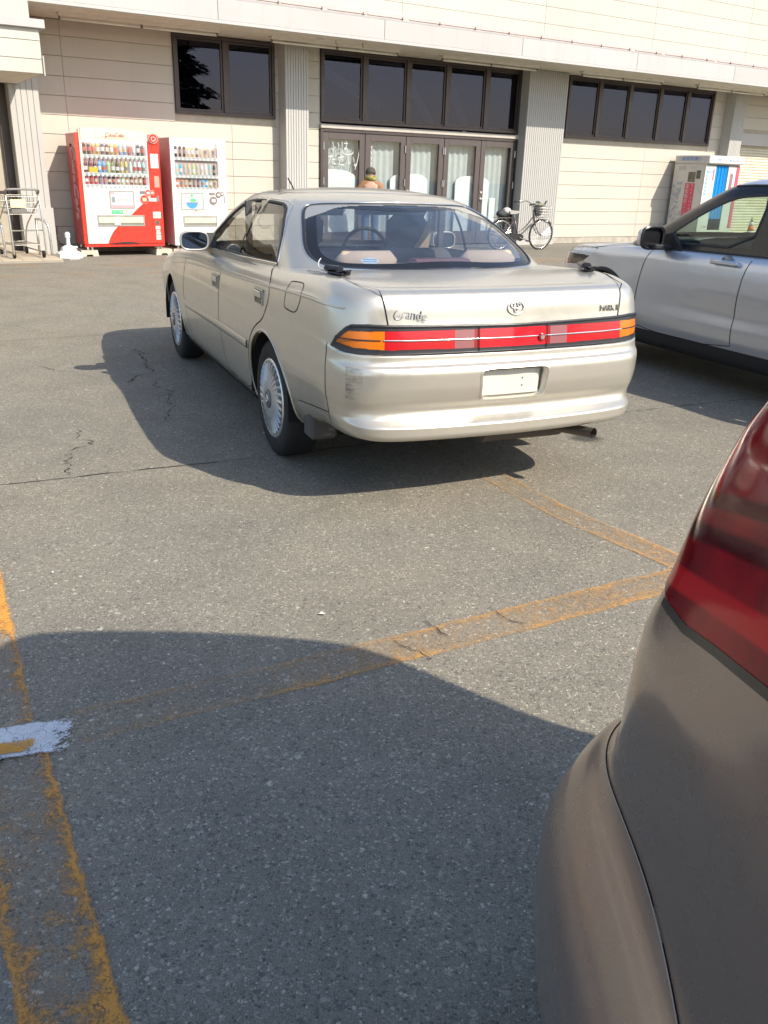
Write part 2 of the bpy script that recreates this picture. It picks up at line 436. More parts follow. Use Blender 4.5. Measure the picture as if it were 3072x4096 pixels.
def make_wheel(parent, cx, sgn, R, w, yo, style, name='wheel'):
    e = empty(name, (0,0,0)); e.parent = parent
    mb = MB(); tyre(mb, R, w, yo, cx, sgn=sgn, rim=R*.63)
    for k in range(3):                       # tread grooves
        y = yo-.055-(w-.11)*(k+.5)/3
        lathe_y(mb, [(R+.0008, y-.004),(R+.0012, y),(R+.0008, y+.004)], 64, cx, R, sgn)
    t_ = mb.build('tyre', M_RUBBER, e, ang=40)
    return e
# ---------------------------------------------------------------- ground
def asphalt_nodes(g, c):
    big = g.noise(c, .32, 3, .6); mid = g.noise(c, 2.1, 4, .65); grit = g.noise(c, 300, 3, .7)
    # bitumen and fine sand between the stones
    col = g.ramp(grit, [(.32, (.090,.087,.080)), (.50, (.200,.192,.174)), (.68, (.335,.320,.285))])
    hh = None; mask = None
    for sc_, keep, lo, hi, tints in ((70., .62, .06, .20, [(0., (.11,.113,.115)), (.35, (.19,.187,.178)), (.7, (.26,.253,.235)), (.94, (.34,.33,.305)), (1., (.50,.485,.45))]),
                                     (145., .18, .05, .22, [(0., (.10,.099,.096)), (.4, (.19,.185,.171)), (.85, (.29,.28,.253)), (1., (.44,.425,.39))])):
        v = g.n('ShaderNodeTexVoronoi'); v.inputs['Scale'].default_value = sc_; g.l(c, v.inputs['Vector'])
        ve = g.n('ShaderNodeTexVoronoi', feature='DISTANCE_TO_EDGE'); ve.inputs['Scale'].default_value = sc_; g.l(c, ve.inputs['Vector'])
        sp = g.n('ShaderNodeSeparateColor'); g.l(v.outputs['Color'], sp.inputs[0])
        d_ = g.math('ADD', ve.outputs['Distance'], g.math('MULTIPLY', g.math('SUBTRACT', grit, .5), .10))
        m_ = g.math('MULTIPLY', g.math('GREATER_THAN', sp.outputs[1], keep), g.math('GREATER_THAN', d_, g.val(sp.outputs[2], 0, 1, lo, hi)))      # broken stones, every one its own size
        col = g.mix(m_, col, g.ramp(sp.outputs[0], tints))
        h1 = g.math('MULTIPLY', m_, g.val(ve.outputs['Distance'], 0, .3, .4, 1))
        hh = h1 if hh is None else g.math('MAXIMUM', hh, h1)
    col = g.mix(1., col, g.ramp(big, [(.30, (.90,.92,.95)), (.5, (1.,.99,.97)), (.70, (1.08,1.03,.97))]), 'MULTIPLY')
    col = g.mix(1., col, g.ramp(mid, [(.28, (.84,.84,.84)), (.55, (1.,1.,.99)), (.78, (1.10,1.08,1.04))]), 'MULTIPLY')
    col = g.mix(1., col, (1.05,1.0,.90), 'MULTIPLY')
    h = g.math('ADD', g.math('MULTIPLY', hh, .7), g.math('MULTIPLY', grit, .5))
    return col, h
def m_asphalt():
    m = newmat('asphalt'); g = NG(m); c = g.coord('Object')
    col, h = asphalt_nodes(g, c)
    g.bsdf(col, .82, 0, .35, g.bump(h, .55, .004)); return m
gb = MB(); gb.quad((-150,-150,0),(150,-150,0),(150,150,0),(-150,150,0))
ground = gb.build('ground', m_asphalt()); tag(ground, 'worn grey asphalt of the parking lot', 'ground', kind='structure')

def m_paint(name, colr, lo, hi, scale=26., edge=True):
    """worn road paint: flakes left on the asphalt, more of it towards both edges of the stripe"""
    m = newmat(name); g = NG(m); c = g.coord('Object'); uv = g.coord('UV')
    sep = g.n('ShaderNodeSeparateXYZ'); g.l(uv, sep.inputs[0])
    e = g.math('ABSOLUTE', g.math('SUBTRACT', sep.outputs['Y'], .5))
    n1 = g.noise(c, scale, 6, .7); n2 = g.noise(c, 3.2, 3, .5); n3 = g.noise(c, 140, 2, .5)
    f = g.math('ADD', g.math('MULTIPLY', n1, .55), g.math('MULTIPLY', n2, .45))
    f = g.math('ADD', f, g.math('MULTIPLY', g.math('SUBTRACT', n3, .5), .22))
    if edge: f = g.math('ADD', f, g.math('MULTIPLY', g.math('SUBTRACT', g.math('POWER', g.math('MULTIPLY', e, 2), 3), .32), .24))
    # flake off along the stripe by its own wear value (U channel shifts it)
    f = g.math('ADD', f, g.math('MULTIPLY', g.math('SUBTRACT', sep.outputs['X'], .5), .30))
    a = g.val(f, lo, hi)
    nd = g.n('ShaderNodeTexNoise'); nd.inputs['Scale'].default_value = 14; nd.inputs['Detail'].default_value = 4; g.l(c, nd.inputs['Vector'])
    va = g.n('ShaderNodeVectorMath', operation='SCALE'); va.inputs['Scale'].default_value = .12; g.l(nd.outputs['Color'], va.inputs[0])
    vb = g.n('ShaderNodeVectorMath', operation='ADD'); g.l(c, vb.inputs[0]); g.l(va.outputs[0], vb.inputs[1])
    crack = g.val(g.vor(vb.outputs[0], 13, 'DISTANCE_TO_EDGE'), .004, .02)
    a = g.math('MULTIPLY', a, g.val(crack, 0, 1, .30, 1))
    st = g.n('ShaderNodeTexVoronoi'); st.inputs['Scale'].default_value = 120; g.l(c, st.inputs['Vector'])      # paint rubbed off the stone tops
    a = g.math('MULTIPLY', a, g.val(st.outputs['Distance'], .10, .30, .45, 1))
    ragged = g.val(g.math('ADD', e, g.math('MULTIPLY', g.math('SUBTRACT', n1, .5), .22)), .44, .50, 1, 0)
    film = g.val(f, lo-.10, lo+.02, 0, .12 if edge else 0.)                # dusty film of old paint between the flakes
    a = g.math('MULTIPLY', g.math('MAXIMUM', a, film), ragged)
    col = g.mix(g.noise(c, 40, 3), tuple(x*.78 for x in colr), tuple(min(1, x*1.12) for x in colr))
    col = g.mix(g.val(n3, .55, .75, 0, .40), col, (.20,.185,.16))
    b = g.bsdf(col, .7, 0, .3, g.bump(n3, .3, .002), link=False)
    tr = g.n('ShaderNodeBsdfTransparent'); mx = g.n('ShaderNodeMixShader')
    g.l(g.math('MULTIPLY', a, .93), mx.inputs[0]); g.l(tr.outputs[0], mx.inputs[1]); g.l(b.outputs[0], mx.inputs[2]); g.l(mx.outputs[0], g.out.inputs[0])
    return m
M_ORANGE = m_paint('worn_orange_paint', (.68,.31,.06), .46, .60)
M_ORANGE2 = m_paint('faded_orange_paint', (.62,.33,.10), .42, .74)
M_WHITE = m_paint('cracked_white_paint', (.66,.68,.71), .47, .52, 24, False)
def stripe(name, pts, width, m, z=.004, wear=None, label=None, n=40):
    """painted stripe along a polyline on the ground; uv x carries how much paint is left, uv y runs across"""
    P = [Vector((x, y)) for x, y in pts]; L = [0]
    for a, b in zip(P, P[1:]): L.append(L[-1]+(b-a).length)
    vs, fs, uv = [], [], []
    wear = wear or [(0, .5), (1, .5)]
    for i in range(n+1):
        t = i/n; d = t*L[-1]; k = max(j for j in range(len(P)-1) if L[j] <= d+1e-9)
        q = P[k]+(P[k+1]-P[k])*((d-L[k])/(L[k+1]-L[k])); dr = (P[k+1]-P[k]).normalized(); nn = Vector((-dr.y, dr.x))
        wv = np.interp(t, [a for a, _ in wear], [b for _, b in wear])
        for s_ in (-1, 1):
            j = random.uniform(-.004, .004); vs.append((*(q+nn*(s_*width/2+j)), z)); uv.append((wv, (s_+1)/2))
        if i: fs.append((2*i-2, 2*i-1, 2*i+1, 2*i))
    me = bpy.data.meshes.new(name); me.from_pydata(vs, [], fs); ul = me.uv_layers.new()
    for lp in me.loops: ul.data[lp.index].uv = uv[lp.vertex_index]
    bm = bmesh.new(); bm.from_mesh(me); bmesh.ops.recalc_face_normals(bm, faces=bm.faces); bm.to_mesh(me); bm.free()
    if me.polygons[0].normal.z < 0: me.flip_normals()
    o = link(name, me, ground, m); o['label'] = label or name.replace('_', ' ')
    return o
# parking bay lines (coordinates measured in metres on the lot)
stripe('parking_line', [(-2.6,5.0),(-1.62,3.04),(-1.05,1.96)], .19, M_ORANGE, wear=[(0,.35),(.55,.75),(.8,.62),(1,.3)], label='bright orange stretch of parking line at the left edge of the lot')
stripe('parking_line', [(-1.00,1.90),(-.56,1.13),(.1,-.05)], .185, M_ORANGE, wear=[(0,.42),(.25,.52),(1,.48)], label='flaking orange parking line in the shade at lower left')
stripe('parking_line', [(-.85,1.99),(-.1,2.38),(1.13,3.05),(2.2,3.62)], .17, M_ORANGE2, wear=[(0,.02),(.2,.46),(.38,.36),(.5,.56),(.78,.78),(1,.75)], label='faded orange parking line crossing the lot towards the right')
stripe('parking_line', [(1.28,3.17),(.85,3.75),(.42,4.55),(-.1,5.5)], .155, M_ORANGE2, wear=[(0,.56),(.2,.46),(.5,.25),(1,.1)], label='worn orange line running back beneath the gold sedan')
stripe('repaint_patch', [(-1.35,1.80),(-.845,1.96)], .15, M_WHITE, z=.008, wear=[(0,1.),(.80,.95),(.93,.5),(1,.25)], label='cracked white patch over the corner of the orange lines')
stripe('orange_patch', [(-1.35,1.765),(-.93,1.90)], .055, m_paint('solid_orange_paint', (.62,.30,.045), .42, .50, 30, False), z=.012, wear=[(0,.9),(.8,.7),(1,.3)], label='orange strip inside the white patch')
stripe('white_speck', [(1.16,3.12),(1.27,3.17)], .09, M_WHITE, z=.008, wear=[(0,.3),(1,.5)], label='broken white paint at the corner of two orange lines')
for k, (a, b) in enumerate([((-5.6,11.72),(-4.95,12.1)), ((-4.68,12.36),(-4.07,12.63)), ((-3.6,12.87),(-2.7,13.4)), ((-5.9,13.28),(-5.45,13.5)), ((-4.5,13.7),(-2.6,14.75)), ((1.9,14.9),(3.6,15.8)), ((2.2,16.4),(3.6,17.2)), ((-2.2,13.7),(1.6,15.9))]):
    stripe('lane_line', [a, b], .10, M_ORANGE, wear=[(0,.5),(.5,.66),(1,.5)], n=8, label='short orange dash on the lane before the store')
# cracks and paving seams
M_CRACK = mat('crack_dark', (.03,.03,.03), .95, spec=.1)
def crack(name, pts, w0, jit=.02, z=.003, n=60, fade=.5, seed=1):
    rd = random.Random(seed); P = [Vector((x, y)) for x, y in pts]; L = [0]
    for a, b in zip(P, P[1:]): L.append(L[-1]+(b-a).length)
    mb = MB(); prev = None; off = 0
    for i in range(n+1):
        d = i/n*L[-1]; k = max(j for j in range(len(P)-1) if L[j] <= d+1e-9)
        q = P[k]+(P[k+1]-P[k])*((d-L[k])/(L[k+1]-L[k])); dr = (P[k+1]-P[k]).normalized(); nn = Vector((-dr.y, dr.x))
        off = off*.7+rd.uniform(-jit, jit); ww = w0*rd.uniform(.25, 1.2)
        if rd.random() < fade*.3: ww *= .15
        c = q+nn*off; cur = ((*(c-nn*ww), z), (*(c+nn*ww), z))
        if prev: mb.quad(prev[0], cur[0], cur[1], prev[1])
        prev = cur
    o = mb.build(name, M_CRACK, ground, fix=False)
    return o
crack('paving_seam', [(-4.2,2.82),(-1.88,3.90),(-.62,4.49),(1.73,5.73),(5.2,7.4)], .0045, .004, n=220, seed=3)
crack('paving_seam', [(-3.41,7.45),(-2.12,8.22)], .004, .006, n=50, seed=4)
crack('crack', [(-1.84,4.85),(-1.68,4.55),(-1.72,4.35),(-1.60,4.08)], .004, .03, n=36, seed=5)
crack('crack', [(-2.2,7.3),(-2.0,6.9),(-1.85,6.6),(-1.88,6.1)], .006, .04, n=40, seed=6)
crack('crack', [(-1.75,6.3),(-1.41,5.45),(-1.34,5.1)], .004, .03, n=36, seed=8)
crack('crack', [(-2.75,6.5),(-2.4,6.35)], .006, .03, n=14, seed=9)
crack('crack', [(-.98,1.83),(-1.08,1.73),(-1.2,1.70)], .006, .012, z=.014, n=12, seed=10)
crack('crack', [(.16,2.66),(.26,2.55)], .0025, .012, z=.006, n=8, seed=11)
crack('crack', [(.05,2.52),(.18,2.42)], .0025, .012, z=.006, n=8, seed=12)
crack('crack', [(.40,2.78),(.50,2.66)], .0025, .012, z=.006, n=8, seed=13)

m = newmat('oil_stain'); g = NG(m); c = g.coord('Object'); ln = g.n('ShaderNodeVectorMath', operation='LENGTH'); g.l(c, ln.inputs[0])
a = g.math('MULTIPLY', g.val(g.math('ADD', ln.outputs['Value'], g.math('MULTIPLY', g.noise(c, 9, 4), .10)), .12, .20, 1, 0), .55)
b = g.bsdf((.05,.05,.048), .6, 0, .4, link=False); tr = g.n('ShaderNodeBsdfTransparent'); mx = g.n('ShaderNodeMixShader'); g.l(a, mx.inputs[0]); g.l(tr.outputs[0], mx.inputs[1]); g.l(b.outputs[0], mx.inputs[2]); g.l(mx.outputs[0], g.out.inputs[0])
for x, y, sc_ in ((1.22,5.02,.8),):
    mb = MB(); mb.quad((-.2,-.2,0),(.2,-.2,0),(.2,.2,0),(-.2,.2,0)); o = mb.build('oil_stain', m, ground); o.location = (x, y, .0035); o.scale = (sc_, sc_*.8, 1)
rd = random.Random(11)
M_LEAF = mat('dry_leaf', (.30,.22,.12), .8); M_CHIP = mat('pale_chip', (.55,.54,.50), .8)
for k in range(9):
    x, y = rd.uniform(-2.5,1.4), rd.uniform(1.6,7.5); a = rd.uniform(0,6.3); r = rd.uniform(.006,.012); mb = MB()
    mb.add([(x+r*1.6*math.cos(a), y+r*1.6*math.sin(a), .006), (x-r*math.sin(a), y+r*math.cos(a), .010), (x-r*1.4*math.cos(a), y-r*1.4*math.sin(a), .005), (x+r*math.sin(a), y-r*math.cos(a), .009)], [(0,1,2,3)])
    mb.build('litter_chip', M_LEAF if rd.random() < .4 else M_CHIP, ground)
# ---------------------------------------------------------------- store building (local x along the facade, y into the wall, z up)
YA = 0.549216709
bu = Vector((math.cos(YA), math.sin(YA), 0)); bv = Vector((-math.sin(YA), math.cos(YA), 0))
store = empty('store_building', tuple(bv*16.4), YA)
tag(store, 'long two-storey store with cream siding, grey ribbed columns and brown windows', 'building')
def F(s, yl, z=0.):
    """facade coordinates -> world"""
    return bu*s+bv*(16.4+yl)+Vector((0,0,z))
def m_siding(name, col, streak=.5):
    m = newmat(name); g = NG(m); c = g.coord('Object')
    mp = g.n('ShaderNodeMapping'); mp.inputs['Scale'].default_value = (1,1,.12); g.l(c, mp.inputs[0])
    st = g.noise(mp.outputs[0], 5, 5, .6); big = g.noise(c, .8, 4); fine = g.noise(c, 60, 3)
    col1 = g.mix(g.val(big, .3, .7), tuple(x*.94 for x in col), col)
    col1 = g.mix(g.val(st, .52, .8, 0, streak*.4), col1, tuple(x*.70 for x in (col[0], col[1]*.97, col[2]*.93)))
    oi = g.n('ShaderNodeObjectInfo'); rv = g.val(oi.outputs['Random'], 0, 1, .95, 1.03)
    cm = g.n('ShaderNodeCombineColor'); 
    for i in range(3): g.l(rv, cm.inputs[i])
    col1 = g.mix(1., col1, cm.outputs[0], 'MULTIPLY')
    g.bsdf(col1, .62, 0, .35, g.bump(fine, .12, .003)); MATS[name] = m; return m
M_CREAM = m_siding('cream_siding', (.50,.462,.40)); M_CREAMUP = m_siding('upper_siding', (.49,.465,.41), .6)
M_FASCIA = m_siding('fascia_grey', (.43,.415,.405), .9); M_COLUMN = m_siding('column_grey', (.42,.41,.39), .5)
M_BASE = mat('plinth_concrete', (.36,.33,.28), .9, spec=.2, var=.2, bump=.3)
M_SOFFIT = mat('soffit_board', (.68,.64,.54), .8, spec=.2)
M_BROWN = mat('brown_aluminium', (.060,.045,.043), .42, .25)
M_BROWNL = mat('brown_door_aluminium', (.085,.068,.066), .45, .25)
M_WINGLASS = glass('window_glass', (.36,.37,.42), .62, 1.45, rtint=1.35)
M_DOORGLASS = glass('door_glass', (.90,.92,.92), .7, 1.45)
M_DARK = mat('dark_interior', (.035,.036,.042), .9, spec=.1)  # near-black: the unlit room's darkness put into the sheet behind a pane
ZJ = [.13+.2975*k for k in range(12)]                     # siding joints
def board(x0, x1, z0, z1, y=0., m=M_CREAM, th=.022, name='siding_board', bev=.003):
    mb = MB(); mb.box(x0+.002, x1-.002, y, y+th, z0+.004, z1-.004, bev=bev); return mb.build(name, m, store)
# sheet behind the boards, kept clear of the window and door openings
mb = MB()
def sheet(x0, x1, z0, z1): mb.box(x0, x1, .016, .20, z0, z1)
sheet(-6, 5.42, 0, 3.64); sheet(5.42, 7.30, 0, 2.36); sheet(7.30, 8.32, 0, 3.64); sheet(13.20, 14.63, 0, 3.64); sheet(14.63, 19.52, 0, 2.36); sheet(19.52, 20.9, 0, 3.64); sheet(20.9, 30, 2.42, 3.64); sheet(24.5, 30, 0, 2.42)
mb.box(-6, 30, .2, 9.0, 3.64, 3.70); mb.box(-6, 30, 6.0, 6.2, 0, 3.6)
mb.build('wall_core', mat('joint_backing', (.40,.36,.29), .95, spec=.1), store)  # slightly darker sheet that shows in the board joints
mb = MB(); mb.box(8.2, 13.4, .25, 6.0, .001, .03); mb.box(2.6-6, 8.2, .25, 6.0, .001, .03); mb.box(13.4, 30, .25, 6, .001, .03); mb.build('shop_floor', mat('shop_floor', (.25,.24,.23), .5), store)
for k in range(len(ZJ)):
    z0 = ZJ[k]; z1 = ZJ[k+1] if k+1 < len(ZJ) else 3.64
    def row(a, b, cuts=()):
        xs = [a]+[c for c in cuts if a < c < b]+[b]
        for p, q in zip(xs, xs[1:]): board(p, q, z0, z1)
    hi = z1 > 2.36 and z0 >= 2.30
    row(-6, -1.2); 
    if k: row(2.62, 3.0)
    if z0 >= 2.20+.01: row(3.0, 5.385, (3.51,)); row(7.345, 7.45)
    elif z1 > 2.3: row(3.0, 7.45, (3.51, 6.455))
    else: row(3.0, 7.45, (3.51, 6.455))
    row(7.86, 8.28)
    row(13.235, 13.30)
    if z0 >= 2.20+.01: row(14.3, 14.60); row(19.55, 20.0)
    else: row(14.3, 20.0, (17.3,))
    if z0 > 2.7: row(20.4, 30, (23.9,))
# strip of boards cut by the window heads
for x0, x1 in ((5.40,7.33),(14.62,19.54)):
    pass
mb = MB(); mb.box(2.6, 8.3, -.012, .05, 0, .125); mb.build('plinth', M_BASE, store); mb = MB(); mb.box(13.2, 20.9, -.012, .05, 0, .125); mb.build('plinth', M_BASE, store)
# columns
def column(x0, x1, yf, ribs=None, gap=.04, base=None, flare=0., mb_name='column'):
    mb = MB(); mb.box(x0, x1, yf+.012, .05, 0, 3.64)
    if ribs:
        n = ribs; w_ = (x1-x0)/n
        for i in range(n): mb.box(x0+i*w_+.006, x0+(i+1)*w_-.006, yf, yf+.013, .13, 2.95 if n < 8 else 2.95)
        for i in range(n): mb.box(x0+i*w_+.006, x0+(i+1)*w_-.006, yf, yf+.013, 2.965, 3.635)
    if base: mb.box(x0-.02, x1+.03, yf-.02, .05, 0, base)
    return mb.build(mb_name, M_COLUMN, store)
column(2.56, 3.02, -.34, 5, base=.75); column(7.41, 7.89, -.32, 9); column(13.22, 14.33, -.30, 19); column(20.0, 20.47, -.30, 9); column(26.2, 26.7, -.30, 9)
# soffit, fascia, upper wall
SOF = 3.645; FY = -1.52
mb = MB(); mb.box(-6, 30, FY, .2, SOF, SOF+.05); mb.build('soffit', M_SOFFIT, store)
mb = MB(); mb.box(-6, 30, FY-.03, FY, SOF-.02, SOF+.03, bev=.006); mb.build('drip_edge', M_FASCIA, store)
xs = [-6,-.6,2.55,5.68,8.8,11.95,15.1,18.25,21.4,24.5,30]
for a, b in zip(xs, xs[1:]):
    mb = MB(); mb.box(a+.003, b-.003, FY-.018, FY+.05, SOF+.032, 3.985, bev=.004); mb.build('fascia_panel', M_FASCIA, store)
mb = MB(); mb.box(-6, 30, FY+.02, FY+.45, 3.80, 4.10); mb.build('ledge', M_FASCIA, store)
mb = MB(); mb.box(-6, 30, FY-.010, FY+.02, 3.988, 4.012); mb.build('trim_rail', mat('rail_grey', (.33,.31,.30), .6), store)
mb = MB(); mb.box(-6, 30, FY+.03, FY+.05, 4.02, 4.075); mb.build('lamp_strip_backing', mat('faded_red', (.42,.20,.17), .7, var=.3, scale=3), store)
mb = MB(); x = 2.7
while x < 29:
    L = random.choice((.75,.78,.80)); mb.tube([(x, FY+.015, 4.045), (x+L, FY+.015, 4.045)], .010, 6); x += L+random.choice((.03,.03,.12))
mb.build('neon_tube', mat('neon_tube_pink', (.62,.42,.38), .4), store); store.children[-1]['kind'] = 'stuff'
mb = MB(); x = 2.7
while x < 29: mb.box(x-.006, x+.006, FY-.006, FY+.03, 4.005, 4.062); x += .81
mb.build('neon_bracket', mat('bracket_dark', (.20,.14,.12), .7), store); store.children[-1]['kind'] = 'stuff'
UZ = [4.088]+[4.30+.2985*k for k in range(12)]; UX = [-6,-.6,2.55,5.85,9.2,12.52,15.56,18.62,21.7,24.8,30]
mb = MB(); mb.box(-6, 30, FY+.075, FY+.2, 4.0, 7.6); mb.build('upper_core', MATS['joint_backing'], store)
for a, b in zip(UZ, UZ[1:]):
    for p, q in zip(UX, UX[1:]): board(p, q, a-.002, b+.002, FY+.055, M_CREAMUP, .02, 'upper_board')
mb = MB(); mb.box(-6, 30, FY+.05, 9, 7.58, 7.7); mb.box(-6, -5.9, FY+.2, 9, 0, 7.6); mb.box(29.9, 30, FY+.2, 9, 0, 7.6); mb.build('roof_slab', M_FASCIA, store)
# entrance canopy box at the left
cany = empty('entrance_canopy'); cany.parent = store
mb = MB(); mb.box(-5, 2.70, -2.38, -.35, 2.62, 2.66); mb.build('canopy_soffit', M_SOFFIT, cany)
zc = [2.62,2.80,3.03,3.26]
for a, b in zip(zc, zc[1:]):
    mb = MB(); mb.box(-5, 2.72, -2.40, -2.37, a+.003, b-.003, bev=.003); mb.box(2.70, 2.73, -2.37, -.36, a+.003, b-.003); mb.build('canopy_board', M_CREAMUP, cany)
mb = MB(); mb.box(-5, 2.80, -2.46, -2.40, 3.18, 3.29, bev=.006); mb.box(2.73, 2.80, -2.40, -.36, 3.18, 3.29, bev=.006); mb.build('canopy_ledge', M_FASCIA, cany)
mb = MB(); mb.box(-5, 2.63, -2.34, -.36, 3.27, 5.2); mb.build('canopy_upper', M_CREAMUP, cany)
mb = MB(); mb.box(2.74,2.755,-2.40,-2.37,2.60,2.85); mb.build('corner_trim', M_CREAMUP, cany)
# dark entrance under the canopy
mb = MB(); mb.box(-3, 2.50, .25, .30, 0, 2.6); mb.build('entrance_glass', glass('entrance_glass', (.08,.085,.09), .6, 1.5), store)
mb = MB(); mb.box(2.42, 2.56, -.05, .3, 0, 2.62); mb.box(-1.2, 2.42, .0, .06, 2.25, 2.32); mb.box(-1.2,2.42,.0,.06,.95,1.0); mb.build('entrance_frame', M_BROWN, store)
mb = MB(); mb.box(2.30,2.41,.22,.225,1.50,1.66); mb.build('entrance_notice', mat('notice_green', (.45,.60,.12), .6), store)
# windows
def window(x0, x1, z0, z1, muls, name='window', m=M_BROWN, gl=M_WINGLASS, pane_backing=None):
    e = MB(); frame_rect(e, x0, x1, z0, z1, .055, -.035, .10); wn = e.build(name, m, store)
    xs_ = [x0+.055]+[q for q in muls]+[x1-.055]
    for q in muls:
        mb = MB(); mb.box(q-.05, q+.05, -.028, .09, z0+.055, z1-.055, bev=.004); mb.build('mullion', m, wn)
    edges = [x0+.055]; 
    for q in muls: edges += [q-.05, q+.05]
    edges.append(x1-.055)
    for i in range(0, len(edges), 2):
        a, b = edges[i], edges[i+1]
        mb = MB(); frame_rect(mb, a+.004, b-.004, z0+.06, z1-.06, .032, .0, .05); mb.build('sash', m, wn)
        mb = MB(); mb.box(a+.03, b-.03, .022, .028, z0+.085, z1-.085); mb.build('pane', gl, wn)
        if pane_backing and pane_backing[i//2]:
            mb = MB(); mb.box(a+.02, b-.02, .10, .104, z0+.05, z1-.05); mb.build('pane_backing', pane_backing[i//2], wn)
    return wn
M_CURT = mat('grey_curtain', (.62,.68,.72), .9, spec=.1); M_CURTP = mat('pale_curtain', (.44,.48,.49), .9, spec=.1); M_CURTD = mat('dark_curtain', (.22,.20,.19), .9, spec=.1)
window(5.40, 7.33, 2.35, 3.63, [6.365], pane_backing=[M_DARK]*2)
window(8.30, 13.22, 2.36, 3.63, [9.28,10.30,11.275,12.30], pane_backing=[M_DARK, M_CURTD, M_CURTD, M_CURTD, M_CURTD])
window(14.61, 19.54, 2.34, 3.63, [15.595,16.575,17.605,18.58], pane_backing=[M_CURTD, M_CURTD, M_CURT, M_CURT, M_CURT])
# slanting boards seen behind the transom panes
for i, (x, t) in enumerate(((9.0,-24),(10.5,-52),(11.5,-60))):
    mb = MB(); mb.box(-.75,.75,.06,.075,-.10,.10,0,Matrix.Translation((x,0,3.0)) @ Matrix.Rotation(R_(-t), 4, 'Y')); mb.build('leaning_board', mat('old_board', (.62,.60,.56), .8), store)
# transom sill between windows and doors
mb = MB(); mb.box(8.28, 13.24, -.07, .1, 2.245, 2.325, bev=.008); mb.build('transom_sill', mat('sill_beige', (.42,.38,.34), .6), store)
# glazed folding doors
M_HINGE = mat('hinge_steel', (.45,.45,.46), .35, .8)
dx = [8.33,9.30,10.28,11.245,12.225,13.19]
mb = MB(); mb.box(8.28,8.335,-.05,.12,0,2.24); mb.box(13.19,13.245,-.05,.12,0,2.24); mb.box(8.335,13.19,-.05,.12,2.19,2.24); mb.build('door_frame', M_BROWN, store)
for i in range(5):
    a, b = dx[i]+.006, dx[i+1]-.006
    mb = MB(); mb.box(a, a+.125, -.03, .03, .03, 2.185, bev=.004); mb.box(b-.125, b, -.03, .03, .03, 2.185, bev=.004); mb.box(a+.125, b-.125, -.03, .03, .03, .30); mb.box(a+.125, b-.125, -.03, .03, 2.06, 2.185)
    d = mb.build('glazed_door', M_BROWNL, store)
    mb = MB(); mb.box(a+.12, b-.12, -.004, .004, .29, 2.07); mb.build('pane', M_DOORGLASS, d)
    for z in (.35,1.28,1.93):
        mb = MB(); xh = a+.015 if i in (0,3) else b-.015
        mb.tube([(xh,-.045,z-.07),(xh,-.045,z+.07)], .014, 8); mb.build('hinge', M_HINGE, d)
    if i in (2,4):
        xh = a+.06
        mb = MB(); mb.lathe([(.028,-.03),(.028,-.05),(.012,-.055),(.012,-.085)], 14, Matrix.Translation((xh,0,.98)), axis='Y'); mb.tube([(xh,-.08,.98),(xh+.13,-.085,.985)], .010, 8); mb.build('door_handle', M_CHROME, d)
        mb = MB(); mb.lathe([(.026,-.03),(.026,-.048),(.0001,-.048)], 14, Matrix.Translation((xh,0,1.12)), axis='Y'); mb.build('lock', M_CHROME, d)
# white arched screens standing inside the doors
M_SCREEN = mat('white_screen', (.80,.83,.82), .7)
def arch_board(x0, x1, ztop, y=.07):
    n = 14; w_ = x1-x0; r = w_*.36
    poly = [(x0,.03),(x1,.03)]+[(x1-r+r*math.cos(R_(90*i/n)), ztop-r*.45+r*.45*math.sin(R_(90*i/n))) for i in range(n+1)]+[(x0+r+r*math.cos(R_(90+90*i/n)), ztop-r*.45+r*.45*math.sin(R_(90+90*i/n))) for i in range(n+1)]
    mb = MB(); mb.prism(poly, y, y+.03, 'Y'); o = mb.build('arched_screen', M_SCREEN, store); return o
arch_board(7.9, 9.18, 1.50); arch_board(9.98, 10.92, 1.46); arch_board(11.66, 12.58, 1.45)
mb = MB(); mb.box(12.62,12.80,.07,.10,.03,1.0,bev=.02); mb.build('arched_screen', M_SCREEN, store)
for i, (x0, x1) in enumerate(((8.35,9.3),(9.35,10.25),(10.3,11.2),(11.3,12.2),(12.28,13.15))):
    mb = MB(); n = 28
    pts = [(x0+(x1-x0)*k/n, .155+.02*math.sin(k*1.3+i)) for k in range(n+1)]
    mb.add([(x, y, z) for z in (.03,2.15) for x, y in pts], [(k, k+1, n+2+k, n+1+k) for k in range(n)]); mb.build('curtain', M_CURTP, store, smooth=True)
# brush lettering on the leftmost doors: ください。 with the line above it
WH = mat('white_brush_paint', (.60,.60,.59), .6)
def brush(paths, x0, z0, size, name, r=.0095, yy=-.008):
    mb = MB()
    for p in paths: mb.tube([(x0+a*size, yy, z0+b*size) for a, b in [(q.x, q.y) for q in smooth_poly([Vector((*v, 0)) for v in p], 2)]], r, 5)
    return mb.build(name, WH, store, smooth=True)
KU = [[(.55,1),(.1,.55),(.5,.05)]]; DA = [[(.0,.78),(.5,.85)],[(.3,1.),(.12,.35),(.0,.1)],[(.45,.5),(.75,.55)],[(.42,.2),(.5,.08),(.82,.1)],[(.75,1.),(.82,.85)],[(.9,1.02),(.96,.88)]]
SA = [[(.0,.72),(.75,.84)],[(.3,1.),(.5,.55),(.62,.48)],[(.2,.40),(.15,.15),(.35,.03),(.75,.06)]]; I_ = [[(.05,.85),(.1,.3),(.25,.1),(.38,.35)],[(.68,.8),(.85,.55),(.82,.35)]]
HA = [[(.1,.95),(.1,.05)],[(.35,.75),(.9,.75)],[(.65,1.),(.65,.2),(.45,.05),(.4,.25),(.65,.25),(.9,.08)]]
def place(glyphs, x0, z0, size, adv, nm):
    for i, gph in enumerate(glyphs): brush(gph, x0+i*adv, z0, size, nm)
